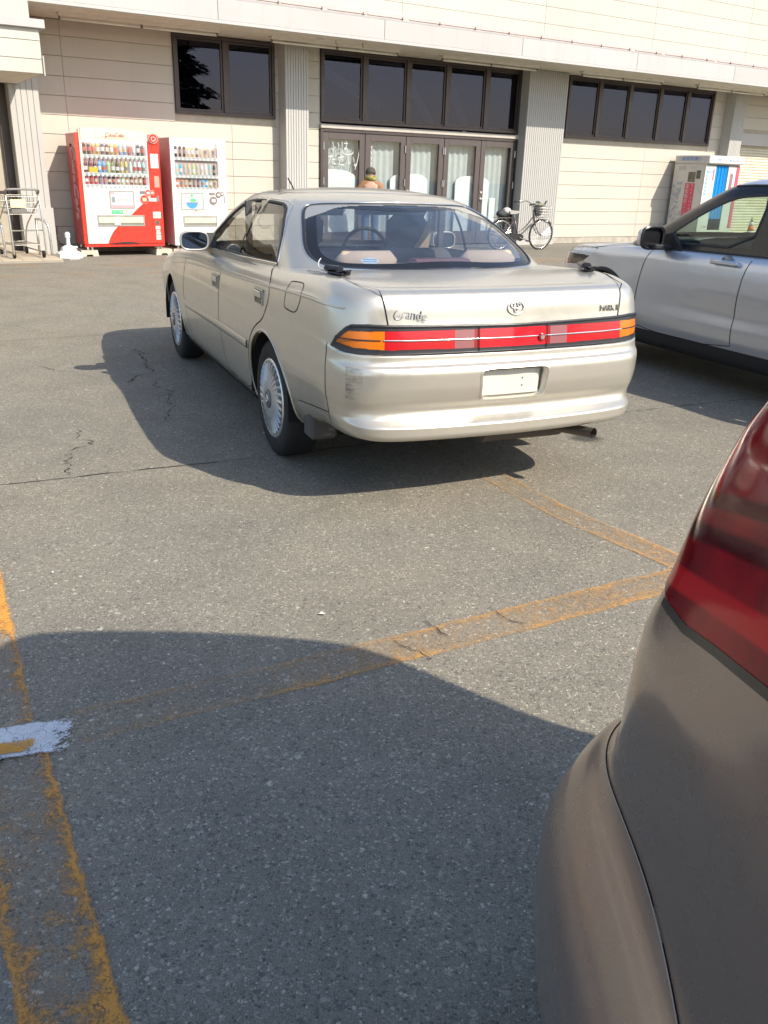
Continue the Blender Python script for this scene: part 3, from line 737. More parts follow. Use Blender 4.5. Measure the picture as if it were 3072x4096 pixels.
place([DA, SA, I_], 8.47, 1.58, .19, .215, 'painted_letter')
brush([arcpts(.1,.1,.1,.1,0,360,10)], 9.06, 1.57, .22, 'painted_letter', .008)
place([I_, HA], 8.56, 1.86, .17, .20, 'painted_letter'); brush([arcpts(.5,.5,.5,.28,190,350,10)], 8.78, 1.72, .26, 'painted_stroke'); brush([[(.1,1.),(.02,.4),(-.12,0.)]], 9.14, 1.50, .52, 'painted_stroke')
for k in range(6): brush([[(.1,.9),(.5,.8),(.2,.4),(.6,.1)],[(.6,1.),(.3,.2)]], 9.43, 1.88-.10*k, .085, 'painted_letter', .006)
# roller shutter at the right end
shut = empty('roller_shutter'); shut.parent = store
mb = MB(); mb.box(20.47, 24.5, -.03, .16, 2.42, 2.72, bev=.01); mb.build('shutter_box', M_FASCIA, shut)
M_SHUT = mat('shutter_cream', (.62,.56,.44), .55)
z = .02
while z < 2.40:
    mb = MB(); mb.prism([(.115,z),(.095,z+.012),(.09,z+.040),(.10,z+.062),(.115,z+.070)], 20.47, 24.5, 'X'); mb.build('shutter_slat', M_SHUT, shut); z += .0715
# wall outlet by the red machine
mb = MB(); mb.box(3.055,3.145,-.05,0,.30,.42,bev=.008); mb.build('outlet_box', mat('outlet_grey', (.22,.21,.19), .6), store)
mb = MB(); mb.tube(smooth_poly([(3.10,-.05,.31),(3.11,-.09,.22),(3.18,-.12,.12),(3.32,-.2,.05),(3.48,-.3,.04)], 2), .006, 6); mb.build('outlet_cord', M_BLACK, store, smooth=True)
# fluorescent fixtures under the soffit: each a thing of its own
M_TUBE = mat('tube_white', (.74,.72,.66), .4); M_FIX = mat('fixture_white', (.62,.58,.50), .5)
for i, (a, b, lab) in enumerate(((3.36,5.98,'long white fluorescent batten above the red drink machine'), (6.95,9.6,'long white fluorescent batten above the ribbed column left of the glazed doors'), (10.6,13.05,'long white fluorescent batten above the brown transom windows'), (14.3,16.8,'long white fluorescent batten above the five-pane window left half'), (18.0,20.5,'long white fluorescent batten at the far right end of the soffit'))):
    p = F(a, -.72, SOF); fx_ = empty('fluorescent_light', p, YA); tag(fx_, lab, 'light', 'fluorescent lights under the soffit')
    L = b-a
    mb = MB(); mb.prism([(-.09,0),(.09,0),(.035,-.05),(-.035,-.05)], 0, L, 'X'); mb.build('fixture_body', M_FIX, fx_)
    for x0, x1 in ((.03,L/2-.02),(L/2+.02,L-.03)):
        mb = MB(); mb.tube([(x0,-.0,-.085),(x1,0,-.085)], .018, 10); mb.build('tube', M_TUBE, fx_, smooth=True)
    for x in (.02, L/2, L-.02):
        mb = MB(); mb.box(x-.012, x+.012, -.02, .02, -.10, -.04); mb.build('tube_holder', mat('holder_dark', (.16,.14,.12), .6), fx_)
mb = MB(); mb.lathe([(.07,SOF-.012),(.07,SOF)], 16, Matrix.Translation((7.75,-1.1,0))); mb.build('soffit_cap', M_FIX, store)
for x in (8.05, 8.6): mb = MB(); mb.tube([(x,-1.1,SOF),(x,-1.1,SOF-.06),(x+.02,-1.12,SOF-.07)], .008, 6); mb.build('soffit_hook', MATS['holder_dark'], store)
# paved strip by the entrance
pav = MB(); pav.box(-6, 2.86, -1.74, -.02, -.05, .028); po = pav.build('pavement', mat('paver_joint', (.30,.27,.22), .9)); po.location = store.location; po.rotation_euler = (0,0,YA); tag(po, 'strip of beige paving slabs by the entrance', 'pavement', kind='structure')
M_TILE = mat('paver_beige', (.46,.39,.30), .85, spec=.2, var=.18, scale=4, bump=.2)
mb0 = MB(); mb0.box(.004, .296, .004, .296, .0, .012, bev=.003); t0 = mb0.build('paving_slab', M_TILE, po)
first = True
for i in range(9):
    for j in range(6):
        o = t0 if first else t0.copy()
        if not first: COL.objects.link(o)
        o.parent = po; o.location = (2.86-.3*(i+1), -1.74+.29*j, .0285); first = False
# ---------------------------------------------------------------- champagne sedan
def m_carpaint(name, col, metal=.75, rough=.34, coat=.7, dirt=.12, dirtcol=(.25,.22,.18), flake=True, coat_r=.10):
    m = newmat(name); g = NG(m); c = g.coord('Object')
    base = g.mix(g.noise(c, 1.3, 2), tuple(x*.97 for x in col), tuple(min(1, x*1.03) for x in col))
    sep = g.n('ShaderNodeSeparateXYZ'); g.l(c, sep.inputs[0])
    low = g.val(sep.outputs['Z'], .2, .62, 1, 0)                       # road film thrown up on the lower panels
    dm = g.math('MULTIPLY', g.math('ADD', g.math('MULTIPLY', low, .7), .3), g.val(g.noise(c, 4, 3, .5), .3, .8, 0, dirt*2.2), clamp=True)
    colr = g.mix(dm, base, dirtcol)
    rr = g.math('ADD', g.val(g.noise(c, 18, 4), .3, .7, rough-.04, rough+.05), g.math('MULTIPLY', dm, .3))
    nb = g.bump(g.noise(c, 3.2, 2, .4), .02, .02)
    b = g.bsdf(colr, rr, metal, .5, nb, coat, coat_r); g.l(g.math('ADD', coat_r, g.math('MULTIPLY', dm, .5)), b.inputs['Coat Roughness'])
    MATS[name] = m; return m
M_GOLD = m_carpaint('champagne_paint', (.54,.51,.445), .66, .33, .6, .04)
M_GLASS_R = glass('rear_glass', (.84,.86,.90), 1.0, 1.5, 0, .10, (.26,.33,.45))  # bluish diffuse veil laid over the rear pane
M_GLASS_S = glass('side_glass', (.72,.73,.71), 1.0, 1.6)
M_FABRIC = mat('seat_fabric', (.105,.10,.10), .9, spec=.2, bump=.3, bscale=250)
M_BEIGE = mat('beige_trim', (.42,.33,.24), .8, spec=.3, bump=.15, bscale=200)
M_PLATE = mat('blank_plate', (.58,.56,.49), .5)

sedan = empty('sedan', (0.1316, 4.8657, 0), 1.99102730)
tag(sedan, 'champagne gold four-door sedan parked with its rear towards the camera', 'car')
SX = [3.05,2.73,2.3,1.9,1.5,1.0,.5,.1,-.3,-.7]
def sedan_line(y0, z0, rear, front, taper=1.0):
    """side line: y0 half width amidships, z0 height amidships"""
    side = []
    for x in SX:
        w = y0
        if x > 2.2: w -= .030*((x-2.2)/.85)**1.6*taper
        if x < .2: w -= .030*((.2-x)/.9)**2*taper
        z = z0
        if z0 > .6: z += (z0-.6)/.3*(.035*(.9-x)*(.5 if x > .9 else 1.0)*.9)      # wedge: shoulder rises to the rear
        if x > 1.6 and z0 > .5: z = .5+(z-.5)*np.interp(x, [1.6,1.9,2.3,2.73,3.05], [1,.985,.93,.85,.74])
        if x < -.2 and z0 < .56:                                                        # tail valance sits higher than the sills
            k = min(1, (-.2-x)/.3); z = z*(1-k)+(.352+(z0-.205)/.355*.208)*k
        side.append((x, w, z))
    return ctrl_line(side, front, rear)
SL = [ # y, z at the side | rear x, z | front x, z
 (.70,.205,(-1.02,.345),(3.45,.20)), (.765,.205,(-1.075,.352),(3.52,.20)), (.805,.235,(-1.124,.362),(3.58,.23)),
 (.832,.300,(-1.140,.390),(3.60,.30)), (.842,.350,(-1.140,.420),(3.61,.34)), (.853,.420,(-1.092,.458),(3.62,.38)), (.862,.490,(-1.080,.490),(3.625,.42)), (.869,.550,(-1.100,.540),(3.63,.46)),
 (.873,.600,(-1.112,.600),(3.63,.50)), (.873,.655,(-1.114,.655),(3.62,.53)), (.872,.685,(-1.105,.684),(3.61,.55)), (.871,.705,(-1.087,.697),(3.60,.56)), (.870,.725,(-1.080,.715),(3.59,.57)), (.869,.745,(-1.078,.733),(3.585,.585)),
 (.867,.765,(-1.066,.742),(3.58,.60)), (.864,.815,(-1.060,.800),(3.56,.63)), (.859,.865,(-1.050,.860),(3.54,.655)), (.855,.893,(-1.046,.885),(3.52,.67)),
 (.848,.905,(-1.040,.930),(3.48,.685)), (.834,.930,(-1.028,.970),(3.42,.70)), (.810,.952,(-1.012,.992),(3.34,.715)), (.782,.966,(-.985,1.003),(3.25,.73)), (.745,.972,(-.945,1.008),(3.15,.745))]
bandS = Surf([sedan_line(a, b, c, d) for a, b, c, d in SL], 620, 270, du=[(.80,1.,2.2)], dv=[(13,18,2.4)])
for cx in (0., 2.73): bandS.snap_circle(cx, .325, .358, .0065)
P = bandS.P; fc = bandS.fc
fx, fy, fz = fc[...,0], fc[...,1], fc[...,2]
arch = np.zeros(fx.shape, bool)
for cx in (0., 2.73): arch |= (np.hypot(fx-cx, fz-.325) < .358) & (fy > .5)
arch |= (((abs(fx) < .357) | (abs(fx-2.73) < .357)) & (fz < .325) & (fy > .5))
# arc position round the rear corner, measured on the lamp line
jm = int(np.argmin(abs(P[-1,:,2]-.80))); arcL = np.concatenate([[0], np.cumsum(np.linalg.norm(np.diff(P[::-1,jm], axis=0), axis=1))])[::-1]   # 0 at rear centre
UA = ((arcL[:-1]+arcL[1:])/2)[:, None]*np.ones(fx.shape[1])[None]
rear_on = (UA < 1.0) & (fx < -.4)
lam_lo = np.interp(UA, [0,.45,.62,.75,.82,.885], [.737,.738,.740,.745,.752,.765])
lam_hi = np.interp(UA, [0,.58,.70,.77,.80,.855,.885], [.857,.866,.871,.868,.855,.810,.768])
lampzone = rear_on & (fz > lam_lo) & (fz < lam_hi) & (UA < .885)
lens_in = rear_on & (fz > np.interp(UA, [0,.60,.76,.85], [.758,.761,.772,.789])) & (fz < np.interp(UA, [0,.60,.78,.80,.85], [.840,.842,.842,.832,.792])) & (UA < .85)
# bumper: below the lamps, behind the wheel
bump_top = np.interp(fx, [-1.2,-.95,-.80,-.44], [.742,.765,.735,.70])
bumper = (fx < -.47) & (fz < lam_lo) & ~lampzone & (fz < .80) & ((fx < -.86) | (fz < bump_top)) & ((fx < -.80) | (fz < .45+.0*fz))
bumperF = (fx > 3.12) & (fz < .56)
def side_poly(x, z, poly):
    """even-odd test of arrays x, z against a polygon"""
    ins = np.zeros(x.shape, bool); n = len(poly)
    for i in range(n):
        x0, z0 = poly[i]; x1, z1 = poly[(i+1) % n]
        c = ((z0 > z) != (z1 > z)) & (x < (x1-x0)*(z-z0)/((z1-z0) if z1 != z0 else 1e-9)+x0); ins ^= c
    return ins
RDOOR = [(.10,1.2),(.09,1.00),(-.037,.965),(-.075,.90),(-.06,.84),(-.02,.79),(.03,.737),(.167,.683),(.261,.616),(.345,.51),(.372,.42),(.380,.265),(.93,.262),(1.0,.30),(1.02,.36),(1.02,.80),(.97,.90),(.93,1.2)]
FDOOR = [(.945,1.2),(.985,.90),(1.032,.80),(1.032,.36),(1.012,.30),(.94,.262),(2.05,.262),(2.12,.35),(2.14,.70),(2.05,.86),(1.98,1.2)]
dr = side_poly(fx, fz, RDOOR) & (fy > .5); df = side_poly(fx, fz, FDOOR) & (fy > .5)
FLAP = [(-.335,.972),(-.366,.979),(-.489,.986),(-.520,.978),(-.529,.927),(-.500,.87),(-.470,.850),(-.434,.844),(-.325,.849),(-.312,.866),(-.325,.92)]
flap = side_poly(fx, fz, FLAP) & (fy > .5)
lid = (UA < .60) & (fx < -.4) & (fz > lam_hi) & ~lampzone
rest = ~(arch | lampzone | bumper | bumperF | dr | df | flap | lid)
bandS.part('body', rest, M_GOLD, sedan)
PLATE_O = [(.150,.525),(0,.525),(-.150,.525),(-.168,.540),(-.172,.60),(-.176,.655),(-.158,.670),(0,.670),(.158,.670),(.176,.655),(.172,.60),(.168,.540)]
plate_hole = side_poly(fy, fz, [(q.x, q.y) for q in smooth_poly([Vector((a_, b_, 0)) for a_, b_ in PLATE_O], 2, True)]+[]) & (fx < -1.0)
bandS.part('rear_bumper', bumper & ~arch & ~plate_hole, M_GOLD, sedan)
bandS.part('front_bumper', bumperF & ~arch, M_GOLD, sedan)
for sd_ in ('L', 'R'):
    bandS.part('rear_door', dr & ~arch, M_GOLD, sedan, sides=sd_)
    bandS.part('front_door', df & ~arch, M_GOLD, sedan, sides=sd_)
bandS.part('fuel_flap', flap, M_GOLD, sedan, sides='L')
lidrear = bandS.part('trunk_lid', lid, M_GOLD, sedan)
bandS.part('body', flap, M_GOLD, sedan, sides='R').name = 'quarter_panel'
# tail lamps
M_LAMPBLACK = mat('lamp_surround', (.02,.021,.026), .32, spec=.5)
def m_lens(name, col, lines=260., rough=.18, vert=False):
    m = newmat(name); g = NG(m); c = g.coord('Object'); sep = g.n('ShaderNodeSeparateXYZ'); g.l(c, sep.inputs[0])
    w1 = g.n('ShaderNodeTexWave', wave_type='BANDS', bands_direction='Z'); w1.inputs['Scale'].default_value = lines*.32; g.l(c, w1.inputs['Vector'])
    w2 = g.n('ShaderNodeTexWave', wave_type='BANDS', bands_direction='Y'); w2.inputs['Scale'].default_value = lines*.22; g.l(c, w2.inputs['Vector'])
    h = g.math('ADD', w1.outputs['Fac'], w2.outputs['Fac'])
    cc = g.mix(g.math('MULTIPLY', h, .5), tuple(x*.62 for x in col), tuple(min(1, x*1.15) for x in col))
    g.bsdf(cc, rough, 0, .4, g.bump(h, .12, .001), .25, .03, Subsurface_Weight=.0); MATS[name] = m; return m
M_RED = m_lens('red_lens', (.50,.008,.015)); M_AMBER = m_lens('amber_lens', (.62,.16,.008)); M_CLEAR = m_lens('reverse_lens', (.30,.115,.12)); M_REDD = m_lens('dark_red_lens', (.30,.014,.02))
M_REDC = mat('centre_reflector', (.58,.012,.022), .2, spec=.4, coat=.3, var=.03)
bandS.part('lamp_surround', lampzone & ~lens_in, M_LAMPBLACK, sedan, off=.004)
lamp = {}
for sd_, sg in (('L', 1), ('R', -1)):
    tl = empty('tail_lamp'); tl.parent = sedan
    for nm, a, b, mm in (('amber_lens', .625, 1.2, M_AMBER), ('red_lens', .293, .625, M_RED), ('reverse_lens', .203, .293, M_CLEAR), ('inner_lens', .180, .203, M_REDD)):
        bandS.part(nm, lens_in & (UA >= a) & (UA < b), mm, tl, off=.002, sides=sd_)
cr = bandS.part('centre_reflector', lens_in & (UA < .178), M_REDC, sedan, off=.003)
zmid = lambda a: np.interp(a, [0,.50,.64,.78,.86], [.798,.800,.803,.806,.806])
def lamp_path(f, a0, a1, n=60, sg=1):
    out = []
    for i in range(n+1):
        a = a0+(a1-a0)*i/n; k = int(np.argmin(abs(arcL-abs(a)))); z = f(abs(a))
        j = int(np.argmin(abs(P[k,:,2]-z))); p = P[k,j].copy(); nn = bandS.N[k,j].copy()
        sgn = -1 if a < 0 else 1
        out.append((Vector((p[0], p[1]*sgn, z)), Vector((nn[0], nn[1]*sgn, nn[2]))))
    return out
ribbon('lamp_line', lamp_path(zmid, -.63, .63, 90), .006, M_CHROME, sedan, off=.0055, thick=.0015)
ribbon('lamp_line', lamp_path(zmid, .64, .83, 24), .005, M_LAMPBLACK, sedan, off=.0045, thick=.0012)
ribbon('lamp_line', lamp_path(zmid, -.83, -.64, 24), .005, M_LAMPBLACK, sedan, off=.0045, thick=.0012)
ribbon('lamp_moulding', lamp_path(lambda a: np.interp(a, [0,.58,.70,.77,.80], [.857,.866,.871,.868,.855])-.006, -.78, .78, 120), .013, M_LAMPBLACK, sedan, off=.006, thick=.004)
for a in (-.178, .178):
    pn = []
    for z in np.linspace(.742, .856, 8):
        p, nn = bandS.rear(a, z); pn.append((p, nn))
    ribbon('lamp_seam', pn, .004, M_GAP, sedan, off=.009)
kp, kn = bandS.rear(-.150, .793)
mb = MB(); Mk = Matrix.Translation(kp+Vector((-.004,0,0))) @ Matrix.Rotation(-math.pi/2, 4, 'Y')
mb.lathe([(.019,0),(.019,.006),(.014,.010),(.0001,.010)], 20, Mk); mb.build('lock_bezel', M_REDD, sedan, ang=40)
mb = MB(); mb.lathe([(.011,.009),(.010,.012),(.0001,.012)], 16, Mk); mb.build('trunk_lock', M_CHROME, sedan, ang=40)

# trunk deck and bonnet: caps inside the band's top line
top = P[:, -1]
def cap(name, rear=True, nx=90, ny=61, x_in=0., crown=.028, zin=1.0):
    idx = [i for i in range(len(top)) if ((top[i,0] < .1) if rear else (top[i,0] > 1.6))]
    E_ = top[idx]; ymax = E_[:,1].max()
    lo = E_[E_[:,0].argsort()]
    G = np.zeros((nx, ny, 3))
    for j in range(ny):
        t = j/(ny-1)*.999                                   # y fraction 0..1
        y = t*.742
        rr = E_[np.argsort(E_[:,1])]; 
        # edge point of the U at this y on the end face
        k = [q for q in range(len(E_)) if (E_[q,0] < -.62 if rear else E_[q,0] > 2.6)]
        Q = E_[k]; Q = Q[np.argsort(Q[:,1])]
        ye = min(y, Q[-1,1]); xe = np.interp(ye, Q[:,1], Q[:,0]); ze = np.interp(ye, Q[:,1], Q[:,2])
        for i in range(nx):
            s_ = i/(nx-1); x = xe+(x_in-xe)*s_
            sidez = np.interp(x, *( (E_[::-1,0], E_[::-1,2]) if E_[0,0] > E_[-1,0] else (E_[:,0], E_[:,2])))
            ymx = np.interp(x, *( (E_[::-1,0], E_[::-1,1]) if E_[0,0] > E_[-1,0] else (E_[:,0], E_[:,1])))
            yy = min(y, ymx) if x > -.7 or not rear else y
            e = (1-(y/.742)**2)
            zc = ze+(zin-ze)*min(1, s_*1.0)**.8
            side_mix = (y/.742)**3
            z = zc*(1-side_mix)+sidez*side_mix+crown*e*math.sin(min(1, s_*1.6)*math.pi/2)
            z = z*min(1, s_*14)+ze*(1-min(1, s_*14))
            G[i,j] = (x, yy, z)
    S_ = Surf.__new__(Surf); S_.set(G, False)
    if S_.N[...,2].mean() < 0: S_.N = -S_.N; S_.flip = not S_.flip
    S_.N[:,0,1] = 0
    return S_
deck = cap('deck', True, x_in=-.10, zin=1.012, crown=.018)
cx_, cy_ = deck.fc[...,0], deck.fc[...,1]
ymed = lambda x: np.interp(x, [-1.05,-.98,-.90,-.83,-.74,-.55,-.30,0], [.615,.635,.667,.690,.712,.722,.728,.73])
onlid = (cy_ < ymed(cx_))
deck.part('trunk_lid_top', onlid, M_GOLD, lidrear); deck.part('deck_side', ~onlid, M_GOLD, sedan)
bonnet = cap('bonnet', False, x_in=1.75, zin=.935, crown=.03); bonnet.part('bonnet', np.ones(bonnet.fc.shape[:2], bool), M_GOLD, sedan)
for sg in (1, -1):
    pn = []
    for x in np.linspace(-.30, -.975, 40):
        p, nn = deck.top(x, sg*ymed(x)); pn.append((p, nn))
    for z in np.linspace(.985, .868, 14):
        p, nn = bandS.rear(sg*np.interp(z, [.86,.985], [.604,.625]), z); pn.append((p, nn))
    ribbon('trunk_gap', pn, .0055, M_GAP, sedan, off=.002)

# greenhouse
GX = [1.0,.8,.6]
def gh(y, zs, xf, zf, xr, zr, yf=.93):
    Sx = [xf-.30, xf-.48 if xf-.48 > 1.05 else 1.05, .95, .75, xr+.62, xr+.50]
    side = [(x, y*(np.interp(x, [xr+.5, .75, 1.0, xf-.30], [.985,1,1,.99])), zs+ (0.0)) for x in Sx]
    return ctrl_line(side, (xf, zf), (xr, zr), [(0.,1.),(.30,.975),(.50,.93),(.66,.84),(.80,.64),(.93,.36),(1.,0.)], GFRAC)
GL = [(.792,.930,2.17,.93,-.52,.99), (.784,.968,2.10,.96,-.47,1.010), (.772,1.005,2.02,.995,-.42,1.032), (.735,1.10,1.86,1.09,-.255,1.115), (.690,1.195,1.70,1.185,-.075,1.205), (.645,1.268,1.55,1.262,.12,1.275),
      (.612,1.304,1.47,1.306,.265,1.318), (.588,1.325,1.41,1.330,.345,1.335), (.555,1.339,1.27,1.347,.42,1.349), (.50,1.350,1.19,1.360,.50,1.358)]
green = Surf([gh(*q) for q in GL], 380, 110)
G = green.fc; gx, gy, gz = G[...,0], G[...,1], G[...,2]; gn = green.N[:-1,:-1]
yr_top = .515; yr_bot = .648
rearface = (gn[...,0] < -.28)
ylim = np.interp(gz, [1.028,1.05,1.075,1.13,1.207,1.258,1.288,1.306], [.56,.625,.645,.628,.585,.545,.505,.44])
rwin = rearface & (gz > 1.028) & (gz < 1.308) & (gy < ylim) & (gx < .5)
frontface = (gn[...,0] > .36)
wwin = frontface & (gz > .985) & (gz < 1.31) & (gy < np.interp(gz, [.98,1.31], [.66,.52]))
SWIN = [(1.74,.982),(1.55,.984),(.86,.994),(.18,1.008),(.115,1.020),(.150,1.073),(.237,1.163),(.40,1.255),(.47,1.283),(.56,1.300),(.84,1.302),(1.05,1.296),(1.17,1.275),(1.33,1.205),(1.56,1.075)]
sw = side_poly(gx, gz, SWIN) & (gy > .45) & ~rearface & ~frontface
bslant = lambda z: np.interp(z, [1.0,1.15,1.31], [.850,.825,.825])
swr = sw & (gx < bslant(gz)); swf = sw & (gx >= bslant(gz))
green.part('pillars', ~(rwin | wwin | sw), M_GOLD, sedan).name = 'roof_pillars'
green.part('rear_window', rwin, M_GLASS_R, sedan, off=-.002)
green.part('windshield', wwin, M_GLASS_S, sedan)
for s_ in ('L', 'R'):
    green.part('rear_side_window', swr, M_GLASS_S, sedan, off=-.004, sides=s_)
    green.part('front_side_window', swf, M_GLASS_S, sedan, off=-.004, sides=s_)
# roof cap
RT = green.P[:, -1]
nx, ny = 60, 31; Gr = np.zeros((nx, ny, 3))
kk = np.argsort(RT[:,1]); 
fr_ = RT[RT[:,0] > .85]; re_ = RT[RT[:,0] <= .85]
fr_ = fr_[np.argsort(fr_[:,1])]; re_ = re_[np.argsort(re_[:,1])]
for j in range(ny):
    y = j/(ny-1)*.498
    x0 = np.interp(y, re_[:,1], re_[:,0]); z0 = np.interp(y, re_[:,1], re_[:,2]); x1 = np.interp(y, fr_[:,1], fr_[:,0]); z1 = np.interp(y, fr_[:,1], fr_[:,2])
    for i in range(nx):
        s_ = i/(nx-1); e = 1-(y/.50)**2
        Gr[i,j] = (x0+(x1-x0)*s_, y, z0+(z1-z0)*s_+.024*e*(math.sin(math.pi*s_))**.6)
roof = Surf.__new__(Surf); roof.set(Gr, False)
if roof.N[...,2].mean() < 0: roof.N = -roof.N; roof.flip = not roof.flip
roof.N[:,0,1] = 0
roof.part('roof', np.ones(roof.fc.shape[:2], bool), M_GOLD, sedan)
# rear window frit, moulding
def rw_outline(inset=0., n=24):
    pts = []
    zs = [(1.028,.30),(1.028,.52),(1.032,.585),(1.046,.625),(1.075,.645),(1.13,.628),(1.207,.585),(1.258,.545),(1.288,.505),(1.302,.44),(1.307,.25)]
    half = [(y, z) for z, y in zs]
    loop = [(0,1.027)]+half+[(0,1.309)]+[(-y, z) for y, z in reversed(half)]
    c = (0, 1.165); out = []
    for y, z in loop:
        d = math.hypot(y-c[0], z-c[1]); k = 1-inset/max(d, .05)
        out.append((c[0]+(y-c[0])*k, c[1]+(z-c[1])*k))
    return out
def rw_pn(inset):
    L = [Vector((a, b, 0)) for a, b in rw_outline(inset)]
    L = densify(smooth_poly(L, 2, True), .02, True)
    return [green.rear(p.x, p.y) for p in L]
ribbon('rear_window_frit', rw_pn(.026), .055, M_BLACKGLOSS, sedan, off=-.001, closed=True)
ribbon('rear_window_moulding', rw_pn(-.004), .016, M_BLACK, sedan, off=.001, closed=True, thick=.003)
ribbon('rear_window_chrome', rw_pn(-.013), .006, M_CHROME, sedan, off=.001, closed=True, thick=.0025)
def side_pn(S_, poly, closed=False, step=.02, it=0):
    L = [Vector((a, b, 0)) for a, b in poly]
    if it: L = smooth_poly(L, it, closed)
    return [S_.side(p.x, p.y) for p in densify(L, step, closed)]
for sg in (1, -1):
    M2 = (sg,)
    ribbon('window_trim', side_pn(green, SWIN, True, it=1), .018, M_BLACK, sedan, off=.0015, closed=True, thick=.002, mirror=M2)
    ribbon('window_chrome', side_pn(green, [(.10,1.010),(.86,.984),(1.70,.970)]), .014, M_CHROME, sedan, off=.002, thick=.003, mirror=M2)
    ribbon('window_chrome', side_pn(green, [(.10,1.02),(.135,1.075),(.222,1.168),(.39,1.268),(.46,1.297),(.56,1.314),(.9,1.316)], it=1), .008, M_CHROME, sedan, off=.002, thick=.002, mirror=M2)
    ribbon('pillar_cover', side_pn(green, [(.850,.996),(.825,1.15),(.825,1.300)]), .034, M_BLACKGLOSS, sedan, off=.001, mirror=M2)
    # door gaps, sill and crease
    ribbon('door_gap', side_pn(bandS, RDOOR[1:-1], it=1), .006, M_GAP, sedan, off=.0015, mirror=M2)
    ribbon('door_gap', side_pn(bandS, FDOOR[6:-1], it=1), .006, M_GAP, sedan, off=.0015, mirror=M2)
    ribbon('side_moulding', side_pn(bandS, [(.36,.548),(1.0,.545),(2.15,.53)]), .048, M_GOLD, sedan, off=.001, thick=.005, mirror=M2)
    ribbon('shoulder_crease', side_pn(bandS, [(-.92,.932),(-.57,.938),(-.05,.919),(.746,.885),(1.4,.862),(2.02,.835),(2.7,.765)], it=1), .012, M_GOLD, sedan, off=-.0005, thick=.0025, mirror=M2)
    ribbon('bumper_gap', side_pn(bandS, [(-.845,.775),(-.845,.60),(-.835,.47),(-.83,.40)]), .004, M_GAP, sedan, off=.0015, mirror=M2)
    ribbon('bumper_gap', side_pn(bandS, [(-.46,.42),(-.65,.437),(-.835,.455)]), .004, M_GAP, sedan, off=.0015, mirror=M2)
    ribbon('sill_trim', side_pn(bandS, [(.40,.243),(1.2,.24),(2.3,.238)]), .05, M_BLACK, sedan, off=.003, thick=.004, mirror=M2)
    for cx in (0., 2.73):
        pn = []
        for k in range(49):
            t = R_(-12+204*k/48); x, z = cx+.357*math.cos(t), .325+.357*math.sin(t)
            if z < .25: continue
            pn.append(bandS.side(x, max(z, .21)))
        ribbon('arch_lip', pn, .016, M_GOLD, sedan, off=.0, thick=.004, mirror=M2)
        mb = MB()          # wheel-house liner
        lathe_y(mb, [(.352,.850),(.350,.60),(.30,.45),(.05,.44)], 40, cx, .325, sg, arc=(-8,188)); mb.build('wheel_housing', M_UNDER, sedan, smooth=True)
    mb = MB(); mb.box(-.56,-.44,.66*sg,.80*sg,.235,.42,bev=.015); mb.build('mud_guard', mat('mud_guard', (.07,.066,.064), .75), sedan)
ribbon('fuel_flap_gap', side_pn(bandS, FLAP, True, it=1), .005, M_GAP, sedan, off=.0015, closed=True)
# underbody
mb = MB(); mb.box(-.42,3.4,-.62,.62,.21,.24); mb.box(.42,2.3,-.79,.79,.20,.215); mb.box(-.95,-.42,-.62,.62,.36,.38); mb.build('underbody', M_UNDER, sedan)
# wheels with turbine covers
M_COVER = mat('wheel_cover_silver', (.50,.51,.52), .38, .55)
def sedan_wheel(cx, sg):
    R, yo = .318, .838
    e = make_wheel(sedan, cx, sg, R, .195, yo, 0)
    z = R; r0 = .213
    mb = MB(); lathe_y(mb, [(r0+.004, yo-.03),(r0+.004, yo-.006),(r0-.003, yo+.001),(r0-.012, yo-.002)], 72, cx, z, sg); mb.build('cover_ring', mat('cover_ring_bright', (.72,.73,.74), .25, .8), e, smooth=True)
    mb = MB(); lathe_y(mb, [(r0-.010, yo-.004),(.165, yo+.002),(.12, yo+.010),(.075, yo+.014),(.0501, yo+.014)], 72, cx, z, sg); mb.build('wheel_cover', M_COVER, e, smooth=True)
    n = 30; mb = MB(); md = MB()
    for k in range(n):
        t = 2*math.pi*k/n; dt = 2*math.pi/n
        def pt(r, a, y): return (cx+r*math.cos(a), sg*y, z+r*math.sin(a))
        r1, r2 = .098, .196
        a0, a1 = t-.20*dt*.4, t+.20*dt*.4; b0, b1 = t-.18*dt, t+.18*dt; sw_ = .10
        vs = [pt(r1, a0, yo+.012), pt(r1, a1, yo+.012), pt(r2, b1+sw_, yo-.002), pt(r2, b0+sw_, yo-.002), pt(r1+.01, (a0+a1)/2, yo+.0135), pt(r2-.006, (b0+b1)/2+sw_, yo+.008)]
        mb.add(vs, [(0,4,5,3),(4,1,2,5),(0,1,4),(3,5,2)])
        c0, c1 = t+.24*dt, t+.76*dt
        md.add([pt(.150, c0+.06, yo+.0045), pt(.150, c1+.06-.03, yo+.0045), pt(.1965, c1+sw_, yo+.0002), pt(.1965, c0+sw_, yo+.0002)], [(0,1,2,3)])
    mb.build('fins', M_COVER, e); md.build('slots', mat('cover_slot', (.10,.105,.11), .6), e)
    mb = MB(); lathe_y(mb, [(.052, yo+.012),(.052, yo+.018),(.044, yo+.021),(.0001, yo+.022)], 32, cx, z, sg); mb.build('centre_cap', mat('cap_dark', (.16,.16,.17), .35, .5), e, ang=40)
    mb = MB(); mb.tube([(cx+.026*math.cos(t), sg*(yo+.0225), z+.017*math.sin(t)) for t in np.linspace(0, 2*math.pi, 20)], .0025, 5); mb.tube([(cx+.009*math.cos(t), sg*(yo+.0225), z+.017*math.sin(t)) for t in np.linspace(0, 2*math.pi, 16)], .002, 5); mb.build('cap_emblem', M_CHROME, e)
for cx in (0., 2.73):
    for sg in (1, -1): sedan_wheel(cx, sg)
